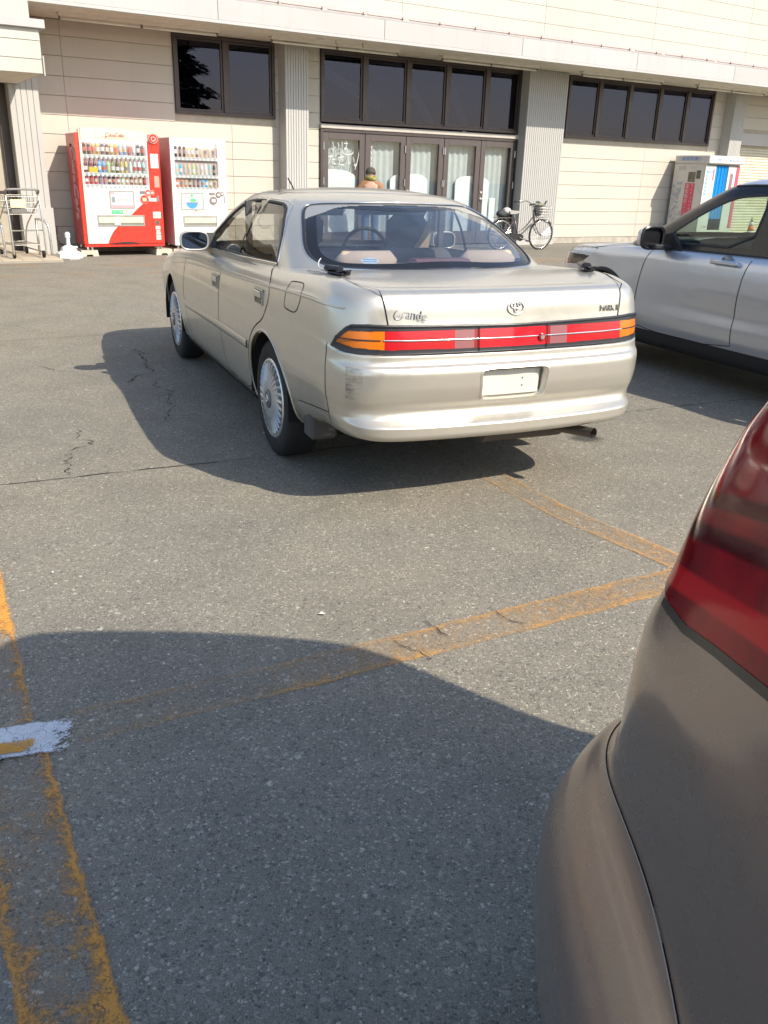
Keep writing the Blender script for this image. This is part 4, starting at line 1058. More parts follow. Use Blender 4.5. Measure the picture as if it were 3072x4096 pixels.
# door handles (flap type in a recess) and badges
for sg in (1, -1):
    for hx, hz in ((.105,.848),(1.11,.810)):
        p, nn = bandS.side(hx, hz)
        mb = MB(); y = p.y
        mb.box(hx-.075, hx+.065, sg*(y-.006), sg*(y+.004), hz-.036, hz+.036, bev=.003); o = mb.build('handle_bezel', mat('handle_bezel_dark', (.10,.098,.09), .35, .3), sedan)
        mb = MB(); mb.box(hx-.066, hx+.056, sg*(y+.003), sg*(y+.014), hz-.004, hz+.031, bev=.004); mb.build('door_handle', M_GOLD, sedan)
        mb = MB(); frame_rect(mb, hx-.080, hx+.070, hz-.041, hz+.041, .007, sg*(y-.002), sg*(y+.007)); mb.build('handle_frame', M_GOLD, sedan)
# mirrors
for sg in (1, -1):
    mb = MB(); 
    nu_, nv_ = 20, 14; vs = []; fs = []
    c = Vector((1.45, .915*sg, 1.025))
    for i in range(nu_):
        for j in range(nv_+1):
            th = 2*math.pi*i/nu_; ph = math.pi/2*j/nv_
            ct, st = math.cos(th), math.sin(th); e_ = .62
            yy = math.copysign(abs(ct)**e_, ct)*.094*math.cos(ph)**.6; zz = math.copysign(abs(st)**e_, st)*.062*math.cos(ph)**.6
            vs.append((c.x+.095*math.sin(ph), c.y+yy, c.z+zz))
    for i in range(nu_):
        for j in range(nv_): fs.append((i*(nv_+1)+j, ((i+1) % nu_)*(nv_+1)+j, ((i+1) % nu_)*(nv_+1)+j+1, i*(nv_+1)+j+1))
    mb.add(vs, fs); mb.add([], [])
    mr = mb.build('door_mirror', M_GOLD, sedan, smooth=True)
    ring = [(c.x-.003, c.y+math.copysign(abs(math.cos(t))**.62, math.cos(t))*.089, c.z+math.copysign(abs(math.sin(t))**.62, math.sin(t))*.057) for t in np.linspace(0, 2*math.pi, 40, endpoint=False)]
    mb = MB(); mb.tube(ring, .007, 6, closed=True); mb.build('mirror_rim', mat('mirror_rim', (.40,.39,.37), .35, .4), mr, smooth=True)
    mb = MB(); mb.add([(c.x+.004, c.y+(y-c.y)*.97, c.z+(z-c.z)*.97) for _, y, z in ring], [tuple(range(40))]); mb.build('mirror_glass', mat('mirror_glass', (.10,.115,.14), .03, 1.0), mr, fix=False)
    mb = MB(); mb.prism([(1.44,.985),(1.60,.975),(1.60,1.05),(1.46,1.075)], sg*.77, sg*.83, 'Y'); mb.build('mirror_foot', M_BLACK, mr)
# number plate recess (cut through the bumper skin) with the blank plate at its back
def ring_pts(poly, it=2): return [(q.x, q.y) for q in smooth_poly([Vector((a, b, 0)) for a, b in poly], it, True)]
O = ring_pts(PLATE_O); fr = MB(); n_ = len(O); xb = -1.062
Of = [Vector((bandS.rear(y, z)[0].x-.003, y, z)) for y, z in O]; Oi = [Vector((bandS.rear(y, z)[0].x+.004, y*.975, .597+(z-.597)*.95)) for y, z in O]; I = [Vector((xb, y*.93, .597+(z-.597)*.88)) for y, z in O]; Oo = [Vector((bandS.rear(y*1.06, .597+(z-.597)*1.10)[0].x-.001, y*1.06, .597+(z-.597)*1.10)) for y, z in O]
fr.add(Oo+Of+Oi+I, [(k*n_+i, k*n_+(i+1) % n_, (k+1)*n_+(i+1) % n_, (k+1)*n_+i) for k in range(3) for i in range(n_)]+[tuple(3*n_+i for i in range(n_))])
fr.build('plate_recess', M_GOLD, sedan, ang=50)
mb = MB(); mb.box(xb-.008,xb-.002,-.152,.152,.537,.655,bev=.002); pl = mb.build('number_plate', M_PLATE, sedan)
for z in (.61,.575): mb = MB(); mb.lathe([(.0045,xb-.0095),(.0045,xb-.007),(.0001,xb-.0095)], 10, Matrix.Translation((0,-.06,z)), axis='X'); mb.build('plate_mark', mat('plate_hole', (.12,.11,.10), .6), pl)
# badges on the trunk
def rear_letters(name, paths, size, y0, z0, r, m, tilt=0., flat=.6):
    mb = MB()
    for path in paths:
        pts = []
        L = densify([Vector((a, b, 0)) for a, b in path], .12)
        for q in L:
            a = q.x+tilt*q.y; y = y0-a*size; z = z0+q.y*size; p, nn = bandS.rear(y, z); pts.append(p+nn*.003)
        mb.tube(pts, r, 6)
    return mb.build(name, m, lidrear, smooth=True)
M_BADGE = mat('badge_silver', (.55,.55,.53), .3, .8)
MK = [[(0,0),(.12,1),(.32,.15),(.52,1),(.60,0)], [(.75,0),(1.0,1),(1.22,0)], [(.83,.33),(1.15,.33)], [(1.38,0),(1.38,1),(1.72,1),(1.78,.78),(1.72,.55),(1.38,.5)], [(1.55,.5),(1.80,0)], [(1.95,0),(1.95,1)], [(2.25,1),(1.98,.5),(2.28,0)], [(2.42,1),(2.62,1)], [(2.42,0),(2.62,0)], [(2.47,0),(2.47,1)], [(2.58,0),(2.58,1)]]
def badge(name, body, size, y, z, sx, shear, m):
    p, nn = bandS.rear(y, z); X = Vector((0,-1,0)); X = (X-nn*X.dot(nn)).normalized(); Yv = nn.cross(X)
    M_ = Matrix(((X.x,Yv.x,nn.x,p.x+nn.x*.002),(X.y,Yv.y,nn.y,p.y+nn.y*.002),(X.z,Yv.z,nn.z,p.z+nn.z*.002),(0,0,0,1))) @ Matrix(((1,shear,0,0),(0,1,0,0),(0,0,1,0),(0,0,0,1)))
    return text_obj(name, body, size, m, lidrear, M_, .0025, sx=sx)
badge('model_badge', 'MARK II', .040, -.548, .904, .86, .0, mat('badge_dark', (.26,.26,.26), .3, .8))
GR = [arcpts(.55,.55,.55,.62,70,330,18)+[(1.0,.55),(.62,.5)], arcpts(.15,.35,.28,.30,40,330,14), [(1.0,.5),(.95,-.35),(.55,-.55),(.25,-.3)], [(1.15,.0),(1.28,.52),(1.3,.1)]+arcpts(1.45,.32,.15,.22,150,40,6), arcpts(1.9,.25,.22,.26,60,400,16)+[(2.1,.0),(2.2,.05)], [(2.25,.5),(2.3,.0),(2.32,.3),(2.45,.5),(2.58,.42),(2.6,.0)], arcpts(2.98,.24,.21,.25,60,400,16)+[(3.2,1.0),(3.2,.05),(3.3,0.)], [(3.42,.22),(3.75,.3)]+arcpts(3.6,.25,.18,.27,20,300,14)]
badge('grade_badge', 'Grande', .056, .505, .909, .92, .32, mat('badge_grey', (.36,.36,.35), .3, .8))
rear_letters('badge_flourish', [arcpts(.0,.30,.62,.75,110,300,16), [(-.2,-.45),(.5,-.5),(1.0,-.15)]], .026, .563, .903, .0020, MATS['badge_grey'], .3)
def ell(cy, cz, ry, rz): return [(cy+ry*math.cos(t), cz+rz*math.sin(t)) for t in np.linspace(0, 2*math.pi, 33)]
rear_letters('emblem', [ell(0,0,1.0,.68), ell(0,.24,.62,.28), ell(0,.08,.24,.52)], .042, -.010, .925, .0034, M_BADGE)
# antenna units on the deck corners
for sg in (1, -1):
    p, nn = deck.top(-.60, sg*.690)
    mb = MB(); Mx = Matrix.Translation(p+Vector((0,0,.0))) @ Matrix.Rotation(R_(18*sg), 4, 'Z')
    mb.box(-.075,.035,-.03,.03,.002,.016,0,Mx,.006); mb.box(-.03,.07,-.026,.026,.014,.040,0,Mx,.010); mb.box(-.10,-.02,-.008,.008,.016,.026,0,Mx,.003); mb.box(-.06,-.05,-.045,.045,.018,.026,0,Mx,.003)
    a_ = mb.build('antenna_base', M_BLACKGLOSS, sedan)
    if sg < 0: continue
    mb = MB(); q = [p+Vector((.02,sg*.01,.01)), p+Vector((.06,sg*.035,.012)), p+Vector((.12,sg*.045,.02)), p+Vector((.19,sg*.02,.04)), p+Vector((.24,-sg*.01,.05))]; mb.tube(smooth_poly(q, 2), .003, 6); mb.build('antenna_cord', mat('cord_grey', (.5,.5,.5), .5), a_, smooth=True)
mb = MB(); p, nn = bandS.top(1.72, -.70) if False else (Vector((1.0,.52,1.36)), None)
p = Vector((.62,.50,1.372)); mb.tube([p, p+Vector((.03,0,.02)), p+Vector((.10,.0,.055))], .004, 6); mb.build('roof_antenna', M_BLACK, sedan)
# scuff on the bumper corner
m = newmat('scuff'); g = NG(m); c = g.coord('Object'); mp = g.n('ShaderNodeMapping'); mp.inputs['Scale'].default_value = (6,6,40); g.l(c, mp.inputs[0])
n1 = g.noise(mp.outputs[0], 2.2, 6, .7); n2 = g.noise(c, 12, 3); a = g.val(g.math('MULTIPLY', n1, n2), .20, .42)
b = g.bsdf((.16,.155,.15), .7, .2, link=False); tr = g.n('ShaderNodeBsdfTransparent'); mx = g.n('ShaderNodeMixShader')
g.l(g.math('MULTIPLY', a, .55), mx.inputs[0]); g.l(tr.outputs[0], mx.inputs[1]); g.l(b.outputs[0], mx.inputs[2]); g.l(mx.outputs[0], g.out.inputs[0])
scz = rear_on & (UA > .725) & (UA < .80) & (fz > .55) & (fz < .69)
bandS.part('scuff', scz, m, sedan, off=.001, sides='L')
# exhaust
mb = MB(); mb.tube([(-.75,-.36,.29),(-.95,-.43,.30),(-1.11,-.475,.315)], .026, 16, caps=False); mb.tube([(-1.11,-.475,.315),(-1.0,-.44,.304)], .022, 16, caps=False); mb.build('tail_pipe', mat('exhaust_steel', (.16,.14,.12), .5, .7), sedan, smooth=True, fix=False)
mb = MB(); mb.lathe([(.05,-.28),(.095,-.26),(.10,.2),(.05,.24)], 20, Matrix.Translation((-.80,-.25,.30)) @ Matrix.Rotation(math.pi/2, 4, 'X') @ Matrix.Diagonal((1,.75,1,1))); mb.build('muffler', mat('muffler_steel', (.10,.09,.085), .65, .5), sedan, ang=40)
# cabin
def seat(name, x, y, w, back=.62, m=M_FABRIC):
    e = empty(name); e.parent = sedan
    mb = MB(); mb.box(-.25,.28,-w/2,w/2,0,.16,0,Matrix.Translation((x+.05,y,.34)),.05); mb.build('seat_cushion', m, e)
    mb = MB(); mb.box(-.07,.07,-w/2,w/2,0,back,0,Matrix.Translation((x-.22,y,.44)) @ Matrix.Rotation(R_(-18), 4, 'Y'),.05); mb.build('seat_back', m, e)
    return e
def headrest(e, x, y, z, m=M_FABRIC, w=.28, cover=None):
    mb = MB(); mb.box(-.055,.055,-w/2,w/2,0,.21,0,Matrix.Translation((x,y,z)) @ Matrix.Rotation(R_(-10), 4, 'Y'),.045); h = mb.build('headrest', m, e, ang=50)
    mb = MB(); 
    for s_ in (-.06,.06): mb.tube([(x,y+s_,z-.10),(x,y+s_,z+.02)], .006, 6)
    mb.build('headrest_post', M_CHROME, e)
    if cover:
        mb = MB(); mb.prism([(-w*.52,-.004),(-w*.10,-.004),(-w*.30,.10),(-w*.42,.19),(-w*.52,.2)], -.062, -.058, 'X', Matrix.Translation((x,y,z)) @ Matrix.Rotation(R_(-10), 4, 'Y')); mb.build('headrest_patch', cover, e)
    return h
s1 = seat('driver_seat', 1.12, -.36, .48); headrest(s1, .93, -.36, 1.02, cover=M_BEIGE)
s2 = seat('passenger_seat', 1.12, .36, .48); headrest(s2, .93, .36, 1.02)
e = empty('rear_bench'); e.parent = sedan
mb = MB(); mb.box(.10,.60,-.62,.62,.32,.50,bev=.05); mb.build('seat_cushion', M_BEIGE, e)
mb = MB(); mb.box(-.08,.08,-.64,.64,0,.60,0,Matrix.Translation((.05,0,.46)) @ Matrix.Rotation(R_(-22), 4, 'Y'),.06); mb.build('seat_back', M_BEIGE, e)
for y in (-.36,.36):
    mb = MB(); mb.box(-.05,.05,-.17,.17,0,.115,0,Matrix.Translation((-.14,y,.985)) @ Matrix.Rotation(R_(-14), 4, 'Y'),.04); mb.build('headrest', M_BEIGE, e, ang=50)
mb = MB(); mb.box(-.42,-.08,-.60,.60,.985,.995); mb.build('parcel_shelf', M_BEIGE, sedan)
mb = MB(); mb.box(-.34,-.24,-.17,.17,1.0,1.07,0,None,.018); hb = mb.build('high_brake_lamp', mat('brake_housing', (.10,.04,.045), .5), sedan)
mb = MB(); mb.box(-.344,-.338,-.13,.13,1.015,1.058,0,None,.002); mb.build('brake_lens', M_RED, hb)
mb = MB(); mb.tube([(1.62+.06*math.cos(t)*.3,-.36+.165*math.cos(t),.93+.165*math.sin(t)) for t in np.linspace(0, 2*math.pi, 40, endpoint=False)], .013, 8, closed=True); st = mb.build('steering_wheel', M_BLACK, sedan, smooth=True)
mb = MB(); mb.box(1.63,1.68,-.42,-.30,.87,.97,bev=.02); mb.tube([(1.64,-.52,.93),(1.64,-.20,.93)], .012, 6); mb.tube([(1.64,-.36,.93),(1.64,-.36,.77)], .012, 6); mb.build('steering_hub', M_BLACK, st)
mb = MB(); mb.box(1.72,2.05,-.70,.70,.70,.955,bev=.06); mb.build('dashboard', mat('dash_dark', (.035,.037,.045), .7), sedan, ang=50)
mb = MB(); mb.box(.75,1.30,-.50,.50,1.322,1.338,bev=.004); mb.build('headliner', mat('headliner', (.30,.29,.27), .9), sedan)
for y in (-.34,.36):
    mb = MB(); mb.box(1.36,1.39,y-.20,y+.16,1.20,1.29,bev=.012); mb.build('sun_visor', mat('visor', (.22,.22,.23), .8), sedan)
mb = MB(); mb.box(1.42,1.445,-.12,.12,1.19,1.25,bev=.015); mb.build('inside_mirror', M_BLACK, sedan)
for sg in (1,-1):
    mb = MB(); mb.box(1.0,1.03,sg*.645,sg*.68,.5,1.29); mb.build('seat_belt', mat('belt', (.06,.06,.065), .8), sedan)
    mb = MB(); mb.box(.35,1.95,sg*.76,sg*.80,.30,.98); mb.build('door_card', M_BEIGE, sedan)
# round sticker in the rear window
p, nn = green.rear(.388, 1.064); pn = []
mb = MB(); T = nn.to_track_quat('Z', 'Y').to_matrix().to_4x4(); T.translation = p-nn*.006
mb.lathe([(.0001,0),(.047,0)], 28, T @ Matrix.Diagonal((1,.66,1,1))); mb.build('window_sticker', mat('sticker_white', (.75,.78,.80), .5), sedan, fix=False)
mb = MB(); 
T2 = T.copy(); T2.translation = p-nn*.0045
for z in (-.4,.25): mb.add([T2 @ Vector((a*.046,(z+b)*.030,0)) for a, b in ((-.75,0),(.75,0),(.75,.25),(-.75,.25))], [(0,1,2,3)])
mb.build('sticker_print', mat('sticker_blue', (.12,.35,.55), .5), sedan, fix=False)
# ---------------------------------------------------------------- silver compact SUV
M_SILVER = m_carpaint('silver_paint', (.60,.63,.68), .68, .32, .7, .01)
suv = empty('suv', (3.750, 5.606, 0), 2.01334669); suv.scale = (1.011,)*3
tag(suv, 'silver compact SUV with black pillars parked beside the gold sedan', 'car')
WB = 2.64
VX = [3.05,2.64,2.2,1.7,1.3,.9,.5,.1,-.2,-.35]
def suv_line(y0, z0, rear, front, arch=0.):
    side = []
    for x in VX:
        w = y0
        if x > 2.1: w -= .035*((x-2.1)/.95)**1.8
        if x < .1: w -= .02*((.1-x)/.5)**2
        if .35 < z0 < .86:                       # wheel-arch flares
            for cx in (0., WB): w += .022*math.exp(-((x-cx)/.33)**2)*(1-abs(z0-.6)/.3 if abs(z0-.6) < .3 else 0)
        if .3 < z0 < .85: w -= .018*math.exp(-((x-1.25)/.6)**2)*math.exp(-((z0-.56)/.10)**2)*1.0
        z = z0+(.03*(1.3-x)*.6 if z0 > .9 else 0)
        if x > 1.95 and z0 > .8: z = .8+(z-.8)*np.interp(x, [1.95,2.2,2.64,3.05], [1.,1.0,.92,.78])
        side.append((x, w, z))
    return ctrl_line(side, (front[0]+.12, front[1]), rear)
VL = [(.68,.20,(-.60,.28),(3.20,.22)), (.77,.205,(-.66,.29),(3.26,.23)), (.802,.24,(-.68,.33),(3.29,.27)), (.812,.28,(-.69,.36),(3.31,.32)), (.818,.320,(-.69,.40),(3.32,.36)),
 (.836,.40,(-.69,.46),(3.325,.43)), (.846,.47,(-.69,.52),(3.33,.50)), (.846,.56,(-.685,.60),(3.33,.57)), (.846,.65,(-.68,.68),(3.325,.64)), (.847,.74,(-.675,.76),(3.315,.71)), (.846,.82,(-.665,.84),(3.30,.77)),
 (.840,.885,(-.655,.90),(3.27,.82)), (.826,.935,(-.64,.95),(3.22,.86)), (.800,.970,(-.62,.985),(3.14,.89)), (.765,.985,(-.59,1.0),(3.03,.91))]
bandV = Surf([suv_line(*q) for q in VL], 420, 170)
for cx in (0., WB): bandV.snap_circle(cx, .350, .40, .007)
vx, vy, vz = bandV.fc[...,0], bandV.fc[...,1], bandV.fc[...,2]
varch = np.zeros(vx.shape, bool)
for cx in (0., WB): varch |= (np.hypot(vx-cx, vz-.350) < .40) & (vy > .5); varch |= (abs(vx-cx) < .399) & (vz < .350) & (vy > .5)
clad = (vz < .328) & (vy > .4)
HEADL = [(2.86,.85),(2.96,.785),(3.08,.745),(3.6,.715),(3.6,.875),(3.2,.885),(3.05,.905),(2.82,.912),(2.79,.90)]
vhl = side_poly(vx, vz, HEADL) & (vy > .38)
VFD = [(1.06,1.3),(1.085,.98),(1.115,.88),(1.135,.75),(1.15,.60),(1.15,.45),(1.14,.328),(2.185,.328),(2.205,.42),(2.20,.55),(2.185,.70),(2.14,.88),(2.08,.98),(2.0,1.3)]
VRD = [(1.08,1.3),(1.10,.98),(1.13,.88),(1.15,.75),(1.165,.60),(1.165,.45),(1.155,.328),(.42,.328),(.41,.50),(.33,.64),(.12,.75),(.05,.98),(.05,1.3)]
vfd = side_poly(vx, vz, VFD) & (vy > .4); vrd = side_poly(vx, vz, VRD) & (vy > .4) & ~vfd
vrest = ~(varch | clad | vhl | vfd | vrd)
bandV.part('front_body', vrest & (vx > 1.12), M_SILVER, suv); bandV.part('rear_body', vrest & (vx <= 1.12), M_SILVER, suv)
for s_ in ('L', 'R'): bandV.part('sill_cladding', clad & ~varch & (vx > .2) & (vx < 2.4), M_BLACK, suv, sides=s_)
bandV.part('bumper_cladding', clad & ~varch & (vx >= 2.4), M_BLACK, suv); bandV.part('bumper_cladding', clad & ~varch & (vx <= .2), M_BLACK, suv)
for s_ in ('L', 'R'):
    bandV.part('front_door', vfd & ~(varch | clad), M_SILVER, suv, sides=s_); bandV.part('rear_door', vrd & ~(varch | clad), M_SILVER, suv, sides=s_)
    h_ = bandV.part('headlight', vhl, glass('headlamp_lens', (.95,.96,.97), 1.0, 1.45), suv, off=.003, sides=s_)
    bandV.part('lamp_interior', vhl & (vz > .835), mat('lamp_reflector', (.85,.86,.86), .3, .3), h_, off=-.012, sides=s_); bandV.part('lamp_mask', vhl & (vz <= .835), M_BLACKGLOSS, h_, off=-.012, sides=s_)
topV = bandV.P[:, -1]
def cap2(S_top, xr, x_in, z_in, ylim, crown, pick, nx=60, ny=41):
    E_ = S_top[pick(S_top[:,0])]; Q = E_[np.argsort(E_[:,1])]; Gq = np.zeros((nx, ny, 3)); o_ = np.argsort(S_top[:,0])
    for j in range(ny):
        y = j/(ny-1)*ylim; xe = np.interp(y, Q[:,1], Q[:,0]); ze = np.interp(y, Q[:,1], Q[:,2])
        for i in range(nx):
            s_ = i/(nx-1); x = xe+(x_in-xe)*s_; e = 1-(y/ylim)**2; mx_ = (y/ylim)**3
            sz = np.interp(x, S_top[o_,0], S_top[o_,2])
            z = (ze+(z_in-ze)*s_)*(1-mx_)+sz*mx_+crown*e*math.sin(min(1, s_*1.7)*math.pi/2)
            b = min(1, s_*12); Gq[i,j] = (x, y, z*b+ze*(1-b))
    C_ = Surf.__new__(Surf); C_.set(Gq, False)
    if C_.N[...,2].mean() < 0: C_.N = -C_.N; C_.flip = not C_.flip
    C_.N[:,0,1] = 0; return C_
hoodV = cap2(topV, 0, 1.95, 1.03, .757, .030, lambda x: x > 2.65); hoodV.part('bonnet', np.ones(hoodV.fc.shape[:2], bool), M_SILVER, suv)
def ghv(y, zs, xf, zf, xr, zr):
    Sx = [xf-.30, max(xf-.6, 1.1), 1.0, .7, xr+.45, xr+.35]
    return ctrl_line([(x, y*np.interp(x, [xr+.35, .6, 1.2, xf-.3], [.97,1,1,.985]), zs) for x in Sx], (xf, zf), (xr, zr), [(0.,1.),(.30,.975),(.50,.93),(.66,.84),(.80,.64),(.93,.36),(1.,0.)], GFRAC)
VG = [(.79,.955,2.60,1.00,-.60,.97), (.775,1.0,2.52,1.035,-.585,1.02), (.755,1.09,2.36,1.11,-.54,1.11), (.725,1.19,2.18,1.21,-.48,1.21), (.690,1.30,1.98,1.32,-.40,1.33), (.662,1.38,1.83,1.400,-.34,1.40), (.638,1.425,1.73,1.450,-.29,1.445), (.612,1.455,1.64,1.480,-.24,1.475), (.57,1.475,1.53,1.502,-.18,1.497), (.50,1.490,1.42,1.518,-.10,1.510)]
greenV = Surf([ghv(*q) for q in VG], 300, 90)
qx, qy, qz = greenV.fc[...,0], greenV.fc[...,1], greenV.fc[...,2]; qn = greenV.N[:-1,:-1]
VSF = [(1.17,1.03),(2.02,1.015),(2.05,1.03),(1.90,1.14),(1.72,1.25),(1.56,1.33),(1.42,1.372),(1.25,1.385),(1.16,1.388)]
VSR = [(1.02,1.03),(.06,1.04),(-.02,1.07),(.0,1.33),(.05,1.37),(1.01,1.388)]
ff = qn[...,0] > .40; rr_ = qn[...,0] < -.6
vsf = side_poly(qx, qz, VSF) & (qy > .4) & ~ff; vsr = side_poly(qx, qz, VSR) & (qy > .4) & ~rr_
vws = ff & (qz > 1.06) & (qz < 1.42) & (qy < np.interp(qz, [1.0,1.42], [.66,.57])); vrw = rr_ & (qz > 1.08) & (qz < 1.38) & (qy < .55)
upper = qz > 1.448
M_GLASSV = glass('suv_glass', (.66,.76,.68), 1.0, 1.5)
greenV.part('pillars', ~(vsf | vsr | vws | vrw | upper), M_BLACKGLOSS, suv); greenV.part('roof_edge', upper, M_SILVER, suv)
greenV.part('windshield', vws, M_GLASSV, suv); greenV.part('rear_window', vrw, M_GLASSV, suv)
for s_ in ('L', 'R'): greenV.part('front_side_window', vsf, M_GLASSV, suv, off=-.004, sides=s_); greenV.part('rear_side_window', vsr, M_GLASSV, suv, off=-.004, sides=s_)
RT = greenV.P[:, -1]; Gq = np.zeros((40, 21, 3)); f1 = RT[RT[:,0] > .5]; r1 = RT[RT[:,0] <= .5]; f1 = f1[np.argsort(f1[:,1])]; r1 = r1[np.argsort(r1[:,1])]
for j in range(21):
    y = j/20*.498; x0, z0, x1, z1 = np.interp(y, r1[:,1], r1[:,0]), np.interp(y, r1[:,1], r1[:,2]), np.interp(y, f1[:,1], f1[:,0]), np.interp(y, f1[:,1], f1[:,2])
    for i in range(40): s_ = i/39; Gq[i,j] = (x0+(x1-x0)*s_, y, z0+(z1-z0)*s_+.018*(1-(y/.5)**2)*math.sin(math.pi*s_)**.6)
rv = Surf.__new__(Surf); rv.set(Gq, False)
if rv.N[...,2].mean() < 0: rv.N = -rv.N; rv.flip = not rv.flip
rv.N[:,0,1] = 0; rv.part('roof', np.ones(rv.fc.shape[:2], bool), M_SILVER, suv)
for sg in (1, -1):
    M2 = (sg,)
    ribbon('door_gap', side_pn(bandV, VFD[1:-1], it=1), .006, M_GAP, suv, off=.0015, mirror=M2); ribbon('door_gap', side_pn(bandV, VRD[7:-1], it=1), .006, M_GAP, suv, off=.0015, mirror=M2)
    ribbon('bonnet_gap', side_pn(bandV, [(2.10,.968),(2.4,.960),(2.65,.938),(2.86,.905)]), .005, M_GAP, suv, off=.0015, mirror=M2)
    ribbon('belt_trim', side_pn(bandV, [(.0,1.0),(.9,.99),(2.05,.968)]), .022, M_BLACK, suv, off=.004, thick=.004, mirror=M2)
    ribbon('window_trim', side_pn(greenV, VSF, True, it=1), .02, M_BLACK, suv, off=.001, closed=True, thick=.002, mirror=M2)
    ribbon('roof_rail', side_pn(greenV, [(-.1,1.44),(.5,1.452),(1.3,1.452),(1.55,1.44)], it=1), .016, M_BLACK, suv, off=.003, thick=.004, mirror=M2)
    for cx in (0., WB):
        pn = []
        for k in range(49):
            t = R_(-8+196*k/48); x, z = cx+.399*math.cos(t), .350+.399*math.sin(t); pn.append(bandV.side(x, max(z, .25)))
        ribbon('arch_trim', pn, .034, M_BLACK, suv, off=.001, thick=.006, mirror=M2)
        mb = MB(); lathe_y(mb, [(.392,.82),(.39,.58),(.30,.44),(.05,.43)], 36, cx, .350, sg, arc=(-6,186)); mb.build('wheel_housing', M_UNDER, suv, smooth=True)
        e = make_wheel(suv, cx, sg, .330, .195, .822, 0)
        mb = MB(); lathe_y(mb, [(.210,.80),(.212,.818),(.205,.822),(.196,.815),(.19,.78)], 56, cx, .330, sg); mb.build('rim', mat('alloy_silver', (.55,.55,.56), .35, .8), e, smooth=True)
        mb = MB()
        for k in range(5):
            t = 2*math.pi*k/5; c_, s__ = math.cos(t), math.sin(t)
            for d_ in (-.18, .18):
                c2, s2 = math.cos(t+d_), math.sin(t+d_)
                mb.tube([(cx+.045*c_, sg*.812, .330+.045*s__), (cx+.20*c2, sg*.808, .330+.20*s2)], [.020,.014], 6)
        mb.lathe([(.055,.78),(.055,.818),(.03,.824),(.0001,.825)], 20, Matrix.Translation((cx,0,.330)) @ Matrix.Diagonal((1,sg,1,1)), axis='Y'); mb.build('spokes', MATS['alloy_silver'], e, smooth=True)
    # handle with cup
    p, nn = bandV.side(1.30, .925)
    mb = MB(); mb.lathe([(.062,-.006),(.060,.001),(.02,.0012),(.0001,.0012)], 22, Matrix.Translation((1.30,p.y*sg,.920)) @ Matrix.Diagonal((1,sg,1,1)), axis='Y'); mb.build('handle_cup', mat('handle_cup', (.22,.235,.26), .35, .6), suv, smooth=True)
    mb = MB(); mb.box(1.175,1.435,sg*(p.y+.014),sg*(p.y+.040),.910,.946,bev=.010); mb.box(1.18,1.21,sg*p.y,sg*(p.y+.03),.916,.94); mb.box(1.40,1.43,sg*p.y,sg*(p.y+.03),.916,.94); mb.build('door_handle', M_SILVER, suv, ang=40)
    # mirror
    mb = MB(); c0 = Vector((1.98, sg*.945, 1.050)); vs, fs = [], []
    for i in range(18):
        for j in range(11):
            th = 2*math.pi*i/18; ph = math.pi/2*j/10; ct, st = math.cos(th), math.sin(th)
            vs.append((c0.x+.10*math.sin(ph), c0.y+math.copysign(abs(ct)**.6, ct)*.105*math.cos(ph)**.6, c0.z+math.copysign(abs(st)**.6, st)*.080*math.cos(ph)**.6))
    for i in range(18):
        for j in range(10): fs.append((i*11+j, ((i+1) % 18)*11+j, ((i+1) % 18)*11+j+1, i*11+j+1))
    mb.add(vs, fs); mr = mb.build('door_mirror', M_SILVER, suv, smooth=True)
    mb = MB(); ring = [(c0.x-.008, c0.y+math.copysign(abs(math.cos(t))**.6, math.cos(t))*.104, c0.z+math.copysign(abs(math.sin(t))**.6, math.sin(t))*.079) for t in np.linspace(0, 2*math.pi, 32, endpoint=False)]
    mb.tube(ring, .013, 6, closed=True); mb.add([(c0.x+.006, y, z) for _, y, z in ring], [tuple(range(32))]); mb.build('mirror_rim', M_BLACKGLOSS, mr, smooth=False)
    mb = MB(); mb.box(1.90,2.00,sg*.78,sg*.97,.965,1.005,bev=.012); mb.prism([(1.80,.97),(2.10,.965),(2.06,1.06),(1.93,1.09)], sg*.765, sg*.80, 'Y'); mb.build('mirror_foot', M_BLACK, mr)
mb = MB(); mb.box(-.55,3.2,-.72,.72,.20,.24); mb.build('underbody', M_UNDER, suv)
for y in (-.36,.36):
    e = empty('front_seat'); e.parent = suv
    mb = MB(); mb.box(-.25,.28,-.24,.24,0,.16,0,Matrix.Translation((1.05,y,.55)),.05); mb.build('seat_cushion', M_FABRIC, e)
    mb = MB(); mb.box(-.07,.07,-.24,.24,0,.56,0,Matrix.Translation((.80,y,.60)) @ Matrix.Rotation(R_(-16), 4, 'Y'),.05); mb.build('seat_back', M_FABRIC, e)
    mb = MB(); mb.box(-.05,.05,-.13,.13,0,.18,0,Matrix.Translation((.60,y,1.16)),.04); mb.build('headrest', M_FABRIC, e)
mb = MB(); mb.box(1.85,2.25,-.70,.70,.80,1.03,bev=.06); mb.build('dashboard', M_BLACK, suv, ang=50)
mb = MB(); mb.tube([(1.72+.05*math.cos(t),-.36+.18*math.cos(t),.98+.18*math.sin(t)) for t in np.linspace(0, 2*math.pi, 36, endpoint=False)], .014, 8, closed=True); mb.tube([(1.74,-.36,.98),(1.9,-.36,.92)], .03, 8); mb.build('steering_wheel', M_BLACK, suv, smooth=True)
mb = MB(); mb.box(1.66,1.69,-.12,.12,1.27,1.335,bev=.02); mb.build('inside_mirror', M_BLACK, suv)
mb = MB(); mb.box(.3,1.45,-.50,.50,1.435,1.455); mb.build('headliner', M_FABRIC, suv)
for sg in (1,-1): mb = MB(); mb.box(.2,2.0,sg*.745,sg*.775,.35,.985); mb.build('door_card', M_BLACK, suv)

